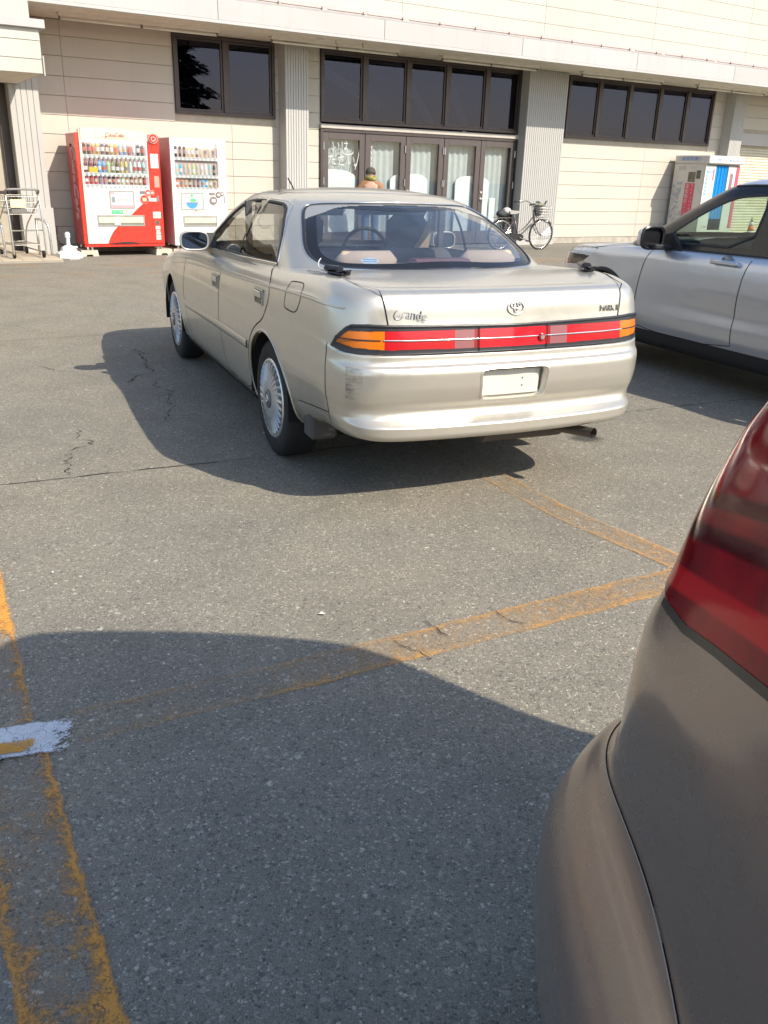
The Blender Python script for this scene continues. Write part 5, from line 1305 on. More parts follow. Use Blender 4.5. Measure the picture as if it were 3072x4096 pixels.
# ---------------------------------------------------------------- bronze wagon in the right foreground
M_BRONZE = m_carpaint('bronze_paint', (.30,.225,.18), .60, .28, .75, .0, coat_r=.12)
M_FGLENS = None
fgc = empty('minivan', (1.20, .36, 0), R_(-90)); tag(fgc, 'bronze brown minivan whose red tail lamp corner fills the lower right', 'car')
# local: x forward (towards and past the camera), y left (away from the camera), origin under the rear axle
WX = [3.4,3.0,2.4,1.8,1.2,.7,.2,-.1,-.32,-.50,-.64]
def fg_line(y0, z0, rear, front, cr=1.0):
    side = []; x_f = front[0]-.02
    for x in WX:
        if x > 1.2: x = 1.2+(x-1.2)*(x_f-1.2)/2.2
        w = y0
        if x > 2.4: w -= .05*((x-2.4)/1.0)**1.8
        if x < .2: w -= (.012+max(0, min(z0, 1.25)-.97)*.34-max(0, min(z0, 1.7)-1.32)*.24+.030*math.exp(-((z0-.97)/.09)**2))*((.2-x)/.84)**2
        z = z0
        if x > 2.4 and .8 < z0 < 1.25: z = .8+(z-.8)*np.interp(x, [2.4,3.0,3.4], [1,.85,.65])
        side.append((x, w, z))
    return ctrl_line(side, (front[0]+.35, front[1]), (rear[0]-.30, rear[1]), FRAC, [(0.,1.),(.30,.985),(.55,.945),(.74,.87),(.86,.74),(.93,.55),(.98,.28),(1.,0.)])
FG = [(.80,.18,(-.62,.22),(3.30,.20)), (.875,.20,(-.70,.225),(3.36,.22)), (.935,.25,(-.735,.27),(3.40,.28)), (.946,.33,(-.75,.34),(3.42,.35)), (.946,.42,(-.755,.42),(3.42,.42)), (.940,.47,(-.755,.47),(3.42,.50)), (.916,.525,(-.75,.525),(3.42,.56)), (.890,.570,(-.735,.575),(3.41,.60)), (.864,.610,(-.705,.61),(3.40,.64)), (.852,.65,(-.672,.645),(3.39,.68)),
 (.849,.75,(-.655,.74),(3.38,.72)), (.846,.85,(-.648,.84),(3.34,.79)), (.840,.95,(-.640,.94),(3.28,.85)), (.829,1.05,(-.632,1.04),(3.2,.90)), (.812,1.15,(-.625,1.15),(3.05,.96)), (.793,1.25,(-.620,1.26),(2.85,1.06)), (.772,1.36,(-.615,1.38),(2.60,1.24)), (.750,1.48,(-.612,1.50),(2.38,1.44)), (.730,1.60,(-.612,1.63),(2.15,1.62)), (.712,1.70,(-.615,1.74),(1.98,1.74)), (.690,1.775,(-.620,1.815),(1.82,1.82)), (.64,1.83,(-.60,1.868),(1.68,1.87)), (.55,1.865,(-.52,1.90),(1.5,1.90)), (.45,1.885,(-.42,1.915),(1.35,1.92))]
bandF = Surf([fg_line(*q) for q in FG], 760, 430)
for cx in (0., 2.85): bandF.snap_circle(cx, .33, .37, .007)
SEAM = [(-1.3,.612),(-.82,.613),(-.70,.622),(-.60,.634),(-.50,.638),(-.414,.632),(-.30,.615),(-.22,.595),(-.17,.56)]
SEAM = [(q.x, q.y) for q in smooth_poly([Vector((*q, 0)) for q in SEAM], 2)]
LAMPF = [(-1.4,.925),(-.72,.930),(-.608,.946),(-.498,.978),(-.34,1.020),(-.20,1.052),(-.16,1.10),(-.24,1.25),(-.40,1.44),(-.60,1.52),(-1.4,1.52)]
bandF.snap_poly(LAMPF, .0042); bandF.snap_poly(SEAM, .0042, closed=False)
hx_, hy_, hz_ = bandF.fc[...,0], bandF.fc[...,1], bandF.fc[...,2]; hn = bandF.N[:-1,:-1]
farch = np.zeros(hx_.shape, bool)
for cx in (0., 2.85): farch |= (np.hypot(hx_-cx, hz_-.33) < .37) & (hy_ > .5); farch |= (abs(hx_-cx) < .369) & (hz_ < .33) & (hy_ > .5)
fbump = side_poly(hx_, hz_, SEAM+[(-.17,.0),(-1.4,.0)]) & ~farch
lampB = side_poly(hx_, hz_, LAMPF) & (hy_ > .62)
er = hn[...,0] < -.55; ef = hn[...,0] > .35
frw = er & (hz_ > 1.20) & (hz_ < 1.70) & (hy_ < .60); fws = ef & (hz_ > 1.15) & (hz_ < 1.78) & (hy_ < .62)
FSW = [(-.10,1.22),(2.1,1.18),(1.70,1.52),(1.50,1.64),(-.22,1.66),(-.36,1.58),(-.20,1.28)]
fsw = side_poly(hx_, hz_, FSW) & (hy_ > .4) & ~er & ~ef & ~lampB
bandF.part('body', ~(farch | fbump | lampB | frw | fws | fsw), M_BRONZE, fgc); bandF.part('rear_bumper', fbump, M_BRONZE, fgc, off=.0015)
M_PRIV = glass('privacy_glass', (.10,.10,.11), 1.0, 1.5)
bandF.part('rear_window', frw, M_PRIV, fgc); bandF.part('windshield', fws, M_GLASSV, fgc)
m = newmat('tail_lamp_red'); g = NG(m); c = g.coord('Object'); sep = g.n('ShaderNodeSeparateXYZ'); g.l(c, sep.inputs[0])
zz = g.math('SUBTRACT', sep.outputs['Z'], g.math('MULTIPLY', sep.outputs['X'], .27)); n1 = g.noise(c, 7, 3)      # bands run along the lamp's lower edge
st = g.math('MULTIPLY', g.val(zz, 1.140, 1.146), g.val(zz, 1.172, 1.178, 1, 0))
base = g.mix(g.val(n1, .35, .65), (.13,.003,.006), (.30,.004,.010)); base = g.mix(g.math('MULTIPLY', g.val(zz, 1.215, 1.222), g.val(zz, 1.238, 1.246, 1, 0)), base, (.07,.002,.004)); base = g.mix(g.math('MULTIPLY', g.val(zz, 1.262, 1.268), g.val(zz, 1.282, 1.29, 1, 0)), base, (.08,.002,.004))
g.bsdf(g.mix(st, base, (.50,.008,.012)), .10, 0, .22)
for s_ in ('L', 'R'):
    tl = bandF.part('tail_lamp', lampB, m, fgc, off=.003, sides=s_)
    bandF.part('side_window', fsw, M_PRIV, fgc, off=-.004, sides=s_)
RT = bandF.P[:, -1]; Gq = np.zeros((50, 21, 3)); f1 = RT[RT[:,0] > .5]; r1 = RT[RT[:,0] <= .5]; f1 = f1[np.argsort(f1[:,1])]; r1 = r1[np.argsort(r1[:,1])]
for j in range(21):
    y = j/20*.445; x0, z0, x1, z1 = np.interp(y, r1[:,1], r1[:,0]), np.interp(y, r1[:,1], r1[:,2]), np.interp(y, f1[:,1], f1[:,0]), np.interp(y, f1[:,1], f1[:,2])
    for i in range(50): s_ = i/49; Gq[i,j] = (x0+(x1-x0)*s_, y, z0+(z1-z0)*s_+.03*(1-(y/.45)**2)*math.sin(math.pi*s_)**.6)
rf = Surf.__new__(Surf); rf.set(Gq, False)
if rf.N[...,2].mean() < 0: rf.N = -rf.N; rf.flip = not rf.flip
rf.N[:,0,1] = 0; rf.part('roof', np.ones(rf.fc.shape[:2], bool), M_BRONZE, fgc)
M_GAPL = mat('seam_grey', (.34,.31,.30), .5)
for sg in (1, -1):
    M2 = (sg,)
    ribbon('bumper_seam', side_pn(bandF, [q for q in SEAM if q[0] > -.80]), .0018, M_GAPL, fgc, off=.003, mirror=M2)
    ribbon('lamp_seal', side_pn(bandF, [(-.72,.924),(-.608,.940),(-.498,.972),(-.34,1.014),(-.20,1.046)]), .012, M_BLACKGLOSS, fgc, off=.004, mirror=M2)
    for cx in (0., 2.85):
        mb = MB(); lathe_y(mb, [(.362,.84),(.36,.58),(.30,.44),(.05,.43)], 36, cx, .33, sg, arc=(-6,186)); mb.build('wheel_housing', M_UNDER, fgc, smooth=True)
        e = make_wheel(fgc, cx, sg, .31, .185, .835, 0)
        mb = MB(); lathe_y(mb, [(.197,.81),(.20,.832),(.17,.825),(.06,.835),(.0001,.836)], 40, cx, .31, sg); mb.build('wheel_cover', M_COVER, e, smooth=True)
mb = MB(); mb.box(-.75,3.5,-.76,.76,.20,.24); mb.build('underbody', M_UNDER, fgc)
mb = MB(); mb.box(-.6,2.2,-.62,.62,1.0,1.10); mb.build('cabin_floor', M_BLACK, fgc)
# ---------------------------------------------------------------- vending machines
def FM(x, z, y):
    """front-face frame: text right = +x, up = z, out = -y"""
    return Matrix(((1,0,0,x),(0,0,-1,y),(0,1,0,z),(0,0,0,1)))
def SM(x, y, z):
    """left side face: text right = -y (towards the front), up = z, out = -x"""
    return Matrix(((0,0,-1,x),(-1,0,0,y),(0,1,0,z),(0,0,0,1)))
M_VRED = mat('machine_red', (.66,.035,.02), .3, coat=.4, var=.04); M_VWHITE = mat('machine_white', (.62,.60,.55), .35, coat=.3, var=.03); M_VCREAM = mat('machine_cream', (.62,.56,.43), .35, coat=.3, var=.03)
M_VSIDE = mat('machine_side_red', (.50,.05,.045), .4, coat=.3); M_INNER = mat('display_inside', (.62,.64,.66), .5, Emission_Color=(1.,.98,.95), Emission_Strength=.45); M_DGLASS = glass('display_glass', (.90,.92,.92), .5, 1.45)  # display lining glows by itself, added to brighten the drinks
M_RAIL = mat('price_rail', (.78,.77,.74), .5); M_TAG = mat('price_tag_dark', (.16,.16,.17), .6); M_TRAY = mat('tray_grey', (.30,.29,.26), .5); M_TRAYF = mat('tray_flap', (.48,.47,.38), .35)
M_FAINT = mat('side_script', (.70,.35,.33), .5); M_LOGO = mat('logo_red_faded', (.62,.20,.15), .5)
CAPM = mat('bottle_cap', (.75,.75,.73), .4)
def drink(kind, x, y, z, h, r, col, parent, lab):
    key = 'drink_%02x%02x%02x' % tuple(int(255*c) for c in col); m = mat(key, col, .3, coat=.4, var=.05)
    mb = MB(); T = Matrix.Translation((x, y, z))
    if kind == 'can': mb.lathe([(r*.8,0),(r,.008),(r,h-.012),(r*.82,h),(.0001,h-.002)], 12, T)
    else: mb.lathe([(r*.9,0),(r,.01),(r,h*.62),(r*.75,h*.75),(r*.36,h*.90),(r*.36,h)], 12, T)
    o = mb.build(kind, m, parent, ang=40)
    mb = MB(); mb.lathe([(r*1.01,h*.18),(r*1.012,h*.46)], 12, T) if kind != 'can' else mb.lathe([(r*1.01,h*.30),(r*1.012,h*.68)], 12, T)
    mb.build('drink_label', mat('lab_%02x%02x%02x' % tuple(int(255*c) for c in lab), lab, .5), o, fix=False)
    if kind == 'bottle': mb = MB(); mb.lathe([(r*.42,h-.004),(r*.42,h+.014),(.0001,h+.014)], 10, T); mb.build('drink_cap', CAPM, o)
    return o
def machine(name, s, x0, x1, ztop, front, lab, group=None):
    e = empty(name, F(s, 0, 0), YA); tag(e, lab, 'vending machine', 'drink machines against the store wall'); return e
yf, yb = -.95, -.20
red = machine('vending_machine', 4.075, 0, 0, 0, 0, 'red and white drink vending machine with a round power symbol at its top corner')
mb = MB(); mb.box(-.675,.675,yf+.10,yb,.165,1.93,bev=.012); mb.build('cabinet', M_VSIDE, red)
mb = MB(); mb.box(-.690,-.630,yf+.02,yf+.10,.165,1.93,bev=.008); mb.box(-.690,.690,yf+.02,yf+.10,.150,.215,bev=.008); mb.box(.655,.690,yf+.02,yf+.10,.165,1.93,bev=.006); mb.build('door_edge', M_VRED, red)
# door panel as pieces round the display opening
mb = MB(); mb.box(-.630,-.600,yf,yf+.09,.205,1.99,bev=.006); mb.build('door_stile', M_VCREAM, red)
top_poly = [(-.600,1.840),(.490,1.840),(.490,1.945)]+[(.49-1.09*t, 1.945+.075*math.sin(math.pi*(.12+.62*t))*1.0) for t in np.linspace(.08, 1, 14)]
mb = MB(); mb.prism(top_poly, yf-.015, yf+.09, 'Y'); hd = mb.build('header', M_VCREAM, red)
mb = MB(); mb.prism([(-.36,1.862),(.275,1.868),(.262,1.945),(-.36,1.972)], yf-.022, yf-.015, 'Y'); mb.build('header_plate', mat('header_plate', (.66,.55,.42), .5), hd)
COKE = [arcpts(.45,.55,.45,.5,50,310,14), [(.1,.2),(-.15,-.1),(.5,-.05)], arcpts(1.15,.35,.22,.25,0,360,12), arcpts(1.65,.35,.22,.25,60,310,10), arcpts(2.15,.35,.22,.25,60,400,12)+[(2.42,.1)], [(2.5,.4),(2.65,.4)], arcpts(3.1,.6,.5,.52,60,310,14), [(2.7,.3),(2.5,.0)], arcpts(3.75,.35,.22,.25,0,360,12), [(4.1,.1),(4.2,1.),(4.32,.9),(4.2,.1),(4.4,.1)], arcpts(4.75,.33,.22,.25,60,400,12)+[(5.02,.1)]]
def letters(paths, size, M, r, m, parent, name, slant=0.):
    mb = MB()
    for p in paths: mb.tube([M @ Vector(((a+slant*b)*size, b*size, .002)) for a, b in p], r, 5)
    return mb.build(name, m, parent, smooth=True)
letters(COKE, .060, FM(-.205, 1.885, yf-.024), .0055, M_LOGO, hd, 'brand_script', .2)
SIDEC = Matrix(((0,0,-1,-.678),(0,-1,0,0),(-1,0,0,1.72),(0,0,0,1)))  # script running down the side
letters(COKE, .225, Matrix(((0,0,-1,-.680),(0,-1,0,-.55),(-1,0,0,1.72),(0,0,0,1))), .016, M_FAINT, red, 'side_script', .2)
mb = MB(); mb.box(.490,.660,yf,yf+.09,1.80,1.945,bev=.006); mb.box(.480,.660,yf,yf+.09,.205,1.80,bev=.004); rs = mb.build('control_column', M_VRED, red)
mb = MB(); mb.lathe([(.080,yf-.020),(.080,yf),(.0001,yf)], 30, Matrix.Translation((.585,0,1.888)), axis='Y'); mb.lathe([(.080,yf-.020),(.0001,yf-.020)], 30, Matrix.Translation((.585,0,1.888)), axis='Y'); pb = mb.build('power_sign', M_VWHITE, red)
mb = MB(); mb.lathe([(.066,yf-.024),(.066,yf-.019)], 30, Matrix.Translation((.585,0,1.888)), axis='Y'); mb.build('power_disc', M_VRED, pb)
mb = MB(); mb.tube([(.585+.035*math.cos(t), yf-.026, 1.884+.035*math.sin(t)) for t in np.linspace(R_(125), R_(415), 24)], .007, 6); mb.tube([(.585,yf-.026,1.895),(.585,yf-.026,1.93)], .007, 6); mb.build('power_symbol', M_VWHITE, pb)
# display case
dc = empty('display_case'); dc.parent = red
mb = MB(); mb.box(-.60,.48,yf+.10,yf+.12,1.11,1.84); mb.box(-.60,-.59,yf+.01,yf+.10,1.11,1.84); mb.box(.47,.48,yf+.01,yf+.10,1.11,1.84); mb.box(-.60,.48,yf+.01,yf+.10,1.83,1.84); mb.box(-.60,.48,yf+.01,yf+.10,1.105,1.112); mb.build('case_lining', M_INNER, dc)
for z in (1.575,1.300,1.115):
    mb = MB(); mb.box(-.588,.468,yf+.012,yf+.10,z,z+.012); mb.box(-.588,.468,yf+.010,yf+.02,z-.02,z+.034); mb.build('price_rail', M_RAIL, dc)
    mb = MB()
    for k in range(14): x = -.545+.0735*k; mb.box(x-.016, x+.016, yf+.006, yf+.011, z-.014, z-.002)
    mb.build('price_buttons', M_TAG, dc)['kind'] = 'stuff'
    mb = MB()
    for k in range(14): x = -.545+.0735*k; mb.box(x-.026, x+.022, yf+.006, yf+.0105, z+.010, z+.028)
    mb.build('price_tags', mat('price_tag_pale', (.55,.60,.62), .5), dc)['kind'] = 'stuff'
K_ = (.05,.045,.04); rows = [
 (1.612, .17, [K_,(.09,.06,.05),(.55,.34,.12),(.55,.34,.12),(.10,.11,.13),(.08,.09,.10),(.50,.36,.15),(.55,.38,.10),(.30,.42,.62),(.30,.42,.62),(.45,.24,.24),(.62,.55,.55),(.08,.09,.11),(.12,.16,.12)], 'can'),
 (1.337, .215, [(.22,.05,.05),(.20,.05,.04),(.20,.05,.04),(.15,.40,.75),(.15,.40,.75),(.42,.58,.25),(.22,.30,.12),(.14,.12,.06),(.60,.50,.18),(.62,.58,.25),(.60,.70,.68),(.60,.70,.68),(.80,.82,.82),(.40,.66,.62)], 'bottle'),
 (1.152, .125, [(.62,.05,.06),(.62,.05,.06),(.62,.05,.06),(.36,.28,.42),(.36,.28,.42),(.10,.06,.06),(.06,.05,.05),(.40,.18,.05),(.45,.60,.30),(.45,.26,.10),(.25,.12,.07),(.50,.32,.12),(.50,.38,.14),(.30,.10,.08)], 'can')]
rl = random.Random(3)
for z, h, cols, kd in rows:
    for k, c in enumerate(cols):
        drink(kd, -.545+.0735*k, yf+.062, z, h*rl.uniform(.94,1.03), .027 if kd == 'can' else .030, c, dc, rl.choice([(.75,.72,.68),(.65,.55,.40),(.30,.25,.22),(.7,.7,.72),(.55,.15,.12)]))
mb = MB(); mb.box(-.500,-.365,yf+.013,yf+.016,1.337,1.415); mb.build('yellow_notice', mat('notice_yellow', (.85,.55,.06), .5), dc)
M_DLAMP = mat('display_lamp', (.9,.9,.9), .5, Emission_Color=(1.,.97,.93), Emission_Strength=14.)
mb = MB(); mb.tube([(-.57,yf+.025,1.815),(.45,yf+.025,1.815)], .010, 8); mb.build('display_lamp', M_DLAMP, dc)
mb = MB(); mb.box(-.60,.48,yf+.003,yf+.006,1.09,1.84); mb.build('display_glass', M_DGLASS, dc)
# lower door with the red sweep
sweep = [(.480,1.10),(.480,.945),(.40,.90),(.342,.855),(.24,.77),(.131,.673),(0.,.585),(-.109,.493),(-.18,.42),(-.233,.347),(-.275,.27),(-.296,.210)]
mb = MB(); mb.prism(sweep+[(-.60,.210),(-.60,1.10)], yf, yf+.09, 'Y'); mb.build('lower_panel', M_VWHITE, red)
mb = MB(); mb.prism(sweep[1:]+[(.480,.210)], yf+.001, yf+.09, 'Y'); mb.build('red_sweep', M_VRED, red)
mb = MB(); frame_rect(mb, -.215,.20,.772,1.058,.022,yf-.006,yf+.002); mb.build('screen_frame', M_TRAY, red)
mb = MB(); mb.box(-.195,.18,yf-.003,yf-.001,.792,1.04); sc = mb.build('poster', mat('poster_white', (.55,.55,.53), .4), red)
mb = MB(); mb.box(-.195,.18,yf-.005,yf-.003,.792,.83); mb.box(-.195,-.13,yf-.005,yf-.003,1.0,1.04); mb.build('poster_band', mat('poster_pink', (.70,.30,.34), .5), sc)
mb = MB(); mb.box(-.18,-.125,yf-.006,yf-.004,.87,.96,bev=.002); mb.build('poster_phone', mat('poster_dark', (.22,.24,.27), .5), sc)
text_obj('poster_text', 'スキャン+コインで', .032, MATS['poster_dark'], sc, FM(.03,.95,yf-.004), .0005); text_obj('poster_text', '現金でも買える!', .032, MATS['poster_dark'], sc, FM(.03,.91,yf-.004), .0005)
mb = MB(); mb.box(-.198,-.006,yf-.004,yf-.001,.688,.748); gs = mb.build('green_label', mat('label_green', (.06,.42,.20), .5), red)
text_obj('label_text', 'カロリー 飲料', .028, M_VWHITE, gs, FM(-.10,.718,yf-.0045), .0005)
mb = MB(); mb.tube([(.045+.032*math.cos(t), yf-.003, .718+.032*math.sin(t)) for t in np.linspace(0, 2*math.pi, 24, endpoint=False)], .004, 5, closed=True); mb.tube([(.035,yf-.003,.705),(.045,yf-.003,.735),(.055,yf-.003,.71)], .003, 5); mb.build('lock_ring', M_TRAY, red)
def tray(parent, x0, x1, z0, z1, y):
    mb = MB(); frame_rect(mb, x0, x1, z0, z1, .014, y-.012, y+.003); t_ = mb.build('tray_frame', M_TRAY, parent)
    mb = MB(); mb.box(x0+.014, x1-.014, y-.003, y-.001, z0+.014, z1-.014); mb.build('tray_shade', mat('tray_dark', (.20,.195,.17), .6), t_)
    mb = MB(); mb.box(x0+.016, x1-.016, y-.010, y-.004, z0+.050, z1-.022, bev=.002); mb.build('tray_flap', M_TRAYF, t_)
    mb = MB(); mb.box(x1-.10, x1-.045, y-.012, y-.0105, z1-.085, z1-.03); mb.build('tray_sticker', M_VWHITE, t_)
    return t_
t_ = tray(red, -.44, .348, .491, .668, yf)
mb = MB(); mb.box(-.17,-.065,yf-.013,yf-.011,.51,.645); mb.build('tray_sticker', mat('sticker_clear', (.58,.57,.46), .3), t_)
mb = MB(); mb.box(.300,.412,yf-.004,yf+.001,1.012,1.058); mb.build('coin_display', M_TAG, red)
for x, z, r in ((.372,.925,.070),(.440,1.030,.050),(.515,1.035,.036)):
    mb = MB(); mb.lathe([(r,yf-.010),(r,yf+.0),(.0001,yf)], 26, Matrix.Translation((x,0,z)), axis='Y'); mb.lathe([(r,yf-.010),(r*.8,yf-.012),(.0001,yf-.012)], 26, Matrix.Translation((x,0,z)), axis='Y'); o = mb.build('coin_bezel', M_VRED, red)
    mb = MB(); mb.tube([(x+r*math.cos(t), yf-.011, z+r*math.sin(t)) for t in np.linspace(0, 2*math.pi, 24, endpoint=False)], .003, 5, closed=True); mb.build('bezel_ring', mat('ring_pink', (.72,.45,.40), .5), o)
    mb = MB(); mb.box(x-r*.5, x+r*.5, yf-.016, yf-.012, z-r*.45, z+r*.35); mb.build('coin_plate', mat('coin_plate', (.72,.55,.34), .4) if r > .06 else M_VWHITE, o)
mb = MB(); mb.box(.455,.580,yf-.003,yf-.0005,.893,.948); mb.build('pay_sticker', M_VWHITE, red)
mb = MB(); mb.box(.585,.625,yf-.006,yf-.001,.885,.985,bev=.004); mb.build('card_reader', M_TAG, red)
for x0, x1, z0, z1, mm in ((.520,.655,1.425,1.650,M_VWHITE),(.565,.650,1.12,1.30,mat('pale_red', (.78,.25,.18), .5)),(.505,.641,.672,.724,M_VWHITE),(.505,.641,.618,.668,M_VCREAM),(.535,.618,.435,.49,M_VWHITE),(.545,.612,.395,.42,M_VWHITE),(.54,.62,.350,.385,M_VWHITE),(.538,.622,.262,.34,M_VCREAM)):
    mb = MB(); mb.box(x0, x1, yf-.003, yf-.0005, z0, z1); mb.build('sticker', mm, red)
text_obj('sticker_text', '1.6万円', .05, MATS['poster_dark'], red, FM(.588,1.585,yf-.0035), .0005, sx=.7)
mb = MB(); mb.lathe([(.042,yf-.004),(.042,yf)], 20, Matrix.Translation((.577,0,.545)), axis='Y'); mb.lathe([(.042,yf-.004),(.0001,yf-.004)], 20, Matrix.Translation((.577,0,.545)), axis='Y'); mb.build('return_knob', mat('knob_brown', (.35,.22,.16), .5), red)
mb = MB(); mb.prism([(-.25,.205)]+[(x, .205+.028*(1-(x/.27)**2)) for x in np.linspace(-.25,.27,12)]+[(.27,.205)], yf-.004, yf+.0, 'Y'); mb.build('kick_grille', M_BLACK, red)
for x in (-.62,-.55,.58,.64): mb = MB(); mb.lathe([(.02,.10),(.02,.15)], 8, Matrix.Translation((x,yf+.1,0))); mb.lathe([(.02,.10),(.02,.15)], 8, Matrix.Translation((x,yb-.1,0))); mb.build('levelling_foot', M_CHROME, red)
# white machine
wy = yf
wht = machine('vending_machine', 5.445, 0, 0, 0, 0, 'white drink vending machine with a fruit and globe picture, beside the red one')
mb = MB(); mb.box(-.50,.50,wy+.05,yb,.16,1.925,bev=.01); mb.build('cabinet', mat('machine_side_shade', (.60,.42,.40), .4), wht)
for a in ((-.50,-.436,.16,1.925),(.368,.50,.16,1.925),(-.436,.368,1.85,1.925),(-.436,.368,.16,1.09)):
    mb = MB(); mb.box(a[0],a[1],wy,wy+.055,a[2],a[3],bev=.004); mb.build('door_panel', M_VWHITE, wht)
dw = empty('display_case'); dw.parent = wht
mb = MB(); mb.box(-.436,.368,wy+.10,wy+.12,1.09,1.85); mb.box(-.436,-.428,wy+.01,wy+.10,1.09,1.85); mb.box(.36,.368,wy+.01,wy+.10,1.09,1.85); mb.box(-.436,.368,wy+.01,wy+.1,1.842,1.85); mb.build('case_lining', M_INNER, dw)
for z in (1.585,1.300,1.100):
    mb = MB(); mb.box(-.428,.36,wy+.010,wy+.10,z,z+.010); mb.box(-.428,.36,wy+.008,wy+.018,z-.018,z+.032); mb.build('price_rail', M_RAIL, dw)
    mb = MB()
    for k in range(10): x = -.385+.0755*k; mb.box(x-.018, x+.018, wy+.004, wy+.009, z-.012, z-.001); mb.box(x-.024, x+.024, wy+.004, wy+.0085, z+.012, z+.028)
    mb.build('price_buttons', mat('price_tag_mid', (.36,.36,.37), .6), dw)['kind'] = 'stuff'
for z, h, cols, kd in [(1.622,.17,[(.07,.065,.06),(.08,.07,.06),(.09,.08,.07),(.60,.45,.22),(.60,.45,.22),(.20,.18,.17),(.62,.50,.38),(.60,.48,.34),(.62,.52,.44),(.55,.48,.42)],'can'),
 (1.335,.215,[(.40,.68,.66),(.15,.48,.70),(.62,.46,.34),(.66,.62,.42),(.55,.66,.34),(.56,.54,.40),(.70,.70,.74),(.74,.74,.78),(.36,.62,.64),(.05,.07,.06)],'bottle'),
 (1.135,.125,[(.70,.24,.12),(.72,.24,.12),(.66,.40,.16),(.16,.15,.15),(.20,.19,.18),(.22,.10,.12),(.10,.50,.78),(.10,.50,.78),(.34,.50,.22),(.60,.40,.20)],'can')]:
    for k, c in enumerate(cols): drink(kd, -.385+.0755*k, wy+.062, z, h*rl.uniform(.94,1.03), .027 if kd == 'can' else .030, c, dw, rl.choice([(.75,.72,.68),(.65,.55,.40),(.30,.25,.22),(.7,.7,.72),(.55,.55,.52)]))
text_obj('shop_text', 'CANS SHOP', .062, mat('text_red', (.45,.14,.12), .5), dw, FM(-.05,1.815,wy+.098), .001)
mb = MB(); mb.box(.30,.355,wy+.012,wy+.014,1.785,1.845); mb.build('corner_label', M_VWHITE, dw)
mb = MB(); mb.tube([(-.41,wy+.025,1.835),(.34,wy+.025,1.835)], .010, 8); mb.build('display_lamp', M_DLAMP, dw)
mb = MB(); mb.box(-.436,.368,wy+.003,wy+.006,1.09,1.85); mb.build('display_glass', M_DGLASS, dw)
mb = MB(); frame_rect(mb, -.355,.060,.755,1.045,.016,wy-.006,wy+.002); mb.build('screen_frame', M_TRAY, wht)
mb = MB(); mb.box(-.340,.045,wy-.003,wy-.001,.77,1.03); sc = mb.build('poster', mat('poster_pale', (.45,.48,.46), .4), wht)
def disc(name, cx, cz, rx, rz, m, parent, y, a0=0, a1=360):
    mb = MB(); pts = arcpts(cx, cz, rx, rz, a0, a1, 24); mb.prism(pts, y-.001, y, 'Y'); return mb.build(name, m, parent)
disc('fruit_globe', -.155,.885,.105,.105, mat('globe_blue', (.06,.26,.60), .5), sc, wy-.0035, 180, 360); disc('fruit_top', -.155,.885,.105,.075, mat('globe_pale', (.62,.76,.72), .5), sc, wy-.0035, 0, 180); disc('fruit_land', -.135,.915,.06,.035, mat('leaf_green', (.10,.50,.22), .5), sc, wy-.0055)
disc('fruit_leaf', -.155,.995,.016,.032, MATS['leaf_green'], sc, wy-.0055); disc('fruit_leaf', -.225,.972,.030,.014, mat('leaf_pale', (.42,.55,.42), .5), sc, wy-.0055)
text_obj('poster_text', 'Self Guardman', .036, mat('text_pink', (.75,.30,.24), .5), sc, FM(-.145,.888,wy-.008), .0005, sx=1.05)
tray(wht, -.325,.295,.484,.656, wy)
mb = MB(); mb.tube([(-.095+.032*math.cos(t), wy-.003, .715+.032*math.sin(t)) for t in np.linspace(0, 2*math.pi, 24, endpoint=False)], .004, 5, closed=True); mb.tube([(-.105,wy-.003,.702),(-.095,wy-.003,.73),(-.085,wy-.003,.71)], .003, 5); mb.build('lock_ring', M_TRAY, wht)
mb = MB(); mb.box(.162,.268,wy-.004,wy+.001,1.006,1.048); mb.build('coin_display', mat('bezel_brown', (.20,.16,.15), .5), wht)
for x, z, r in ((.238,.918,.070),(.338,1.015,.052),(.408,1.032,.034)):
    mb = MB(); mb.lathe([(r,wy-.010),(r,wy),(.0001,wy)], 26, Matrix.Translation((x,0,z)), axis='Y'); mb.lathe([(r,wy-.010),(r*.8,wy-.012),(.0001,wy-.012)], 26, Matrix.Translation((x,0,z)), axis='Y'); o = mb.build('coin_bezel', MATS['bezel_brown'], wht)
    mb = MB(); mb.box(x-r*.5, x+r*.5, wy-.016, wy-.012, z-r*.4, z+r*.35); mb.build('coin_plate', mat('coin_plate_grey', (.62,.58,.56), .4), o)
mb = MB(); mb.box(.325,.455,wy-.003,wy-.0005,.905,.948); mb.build('pay_sticker', mat('pay_pale', (.70,.68,.72), .5), wht)
mb = MB(); mb.box(.435,.452,wy-.003,wy-.0005,.88,1.0); mb.build('sticker', M_TAG, wht); mb = MB(); mb.box(.40,.475,wy-.003,wy-.0005,1.18,1.24); mb.build('sticker', mat('sticker_pale_blue', (.66,.68,.72), .5), wht)
for x in (-.42,.42): mb = MB(); mb.lathe([(.02,.10),(.02,.165)], 8, Matrix.Translation((x,wy+.1,0))); mb.lathe([(.02,.10),(.02,.165)], 8, Matrix.Translation((x,yb-.1,0))); mb.build('levelling_foot', M_CHROME, wht)
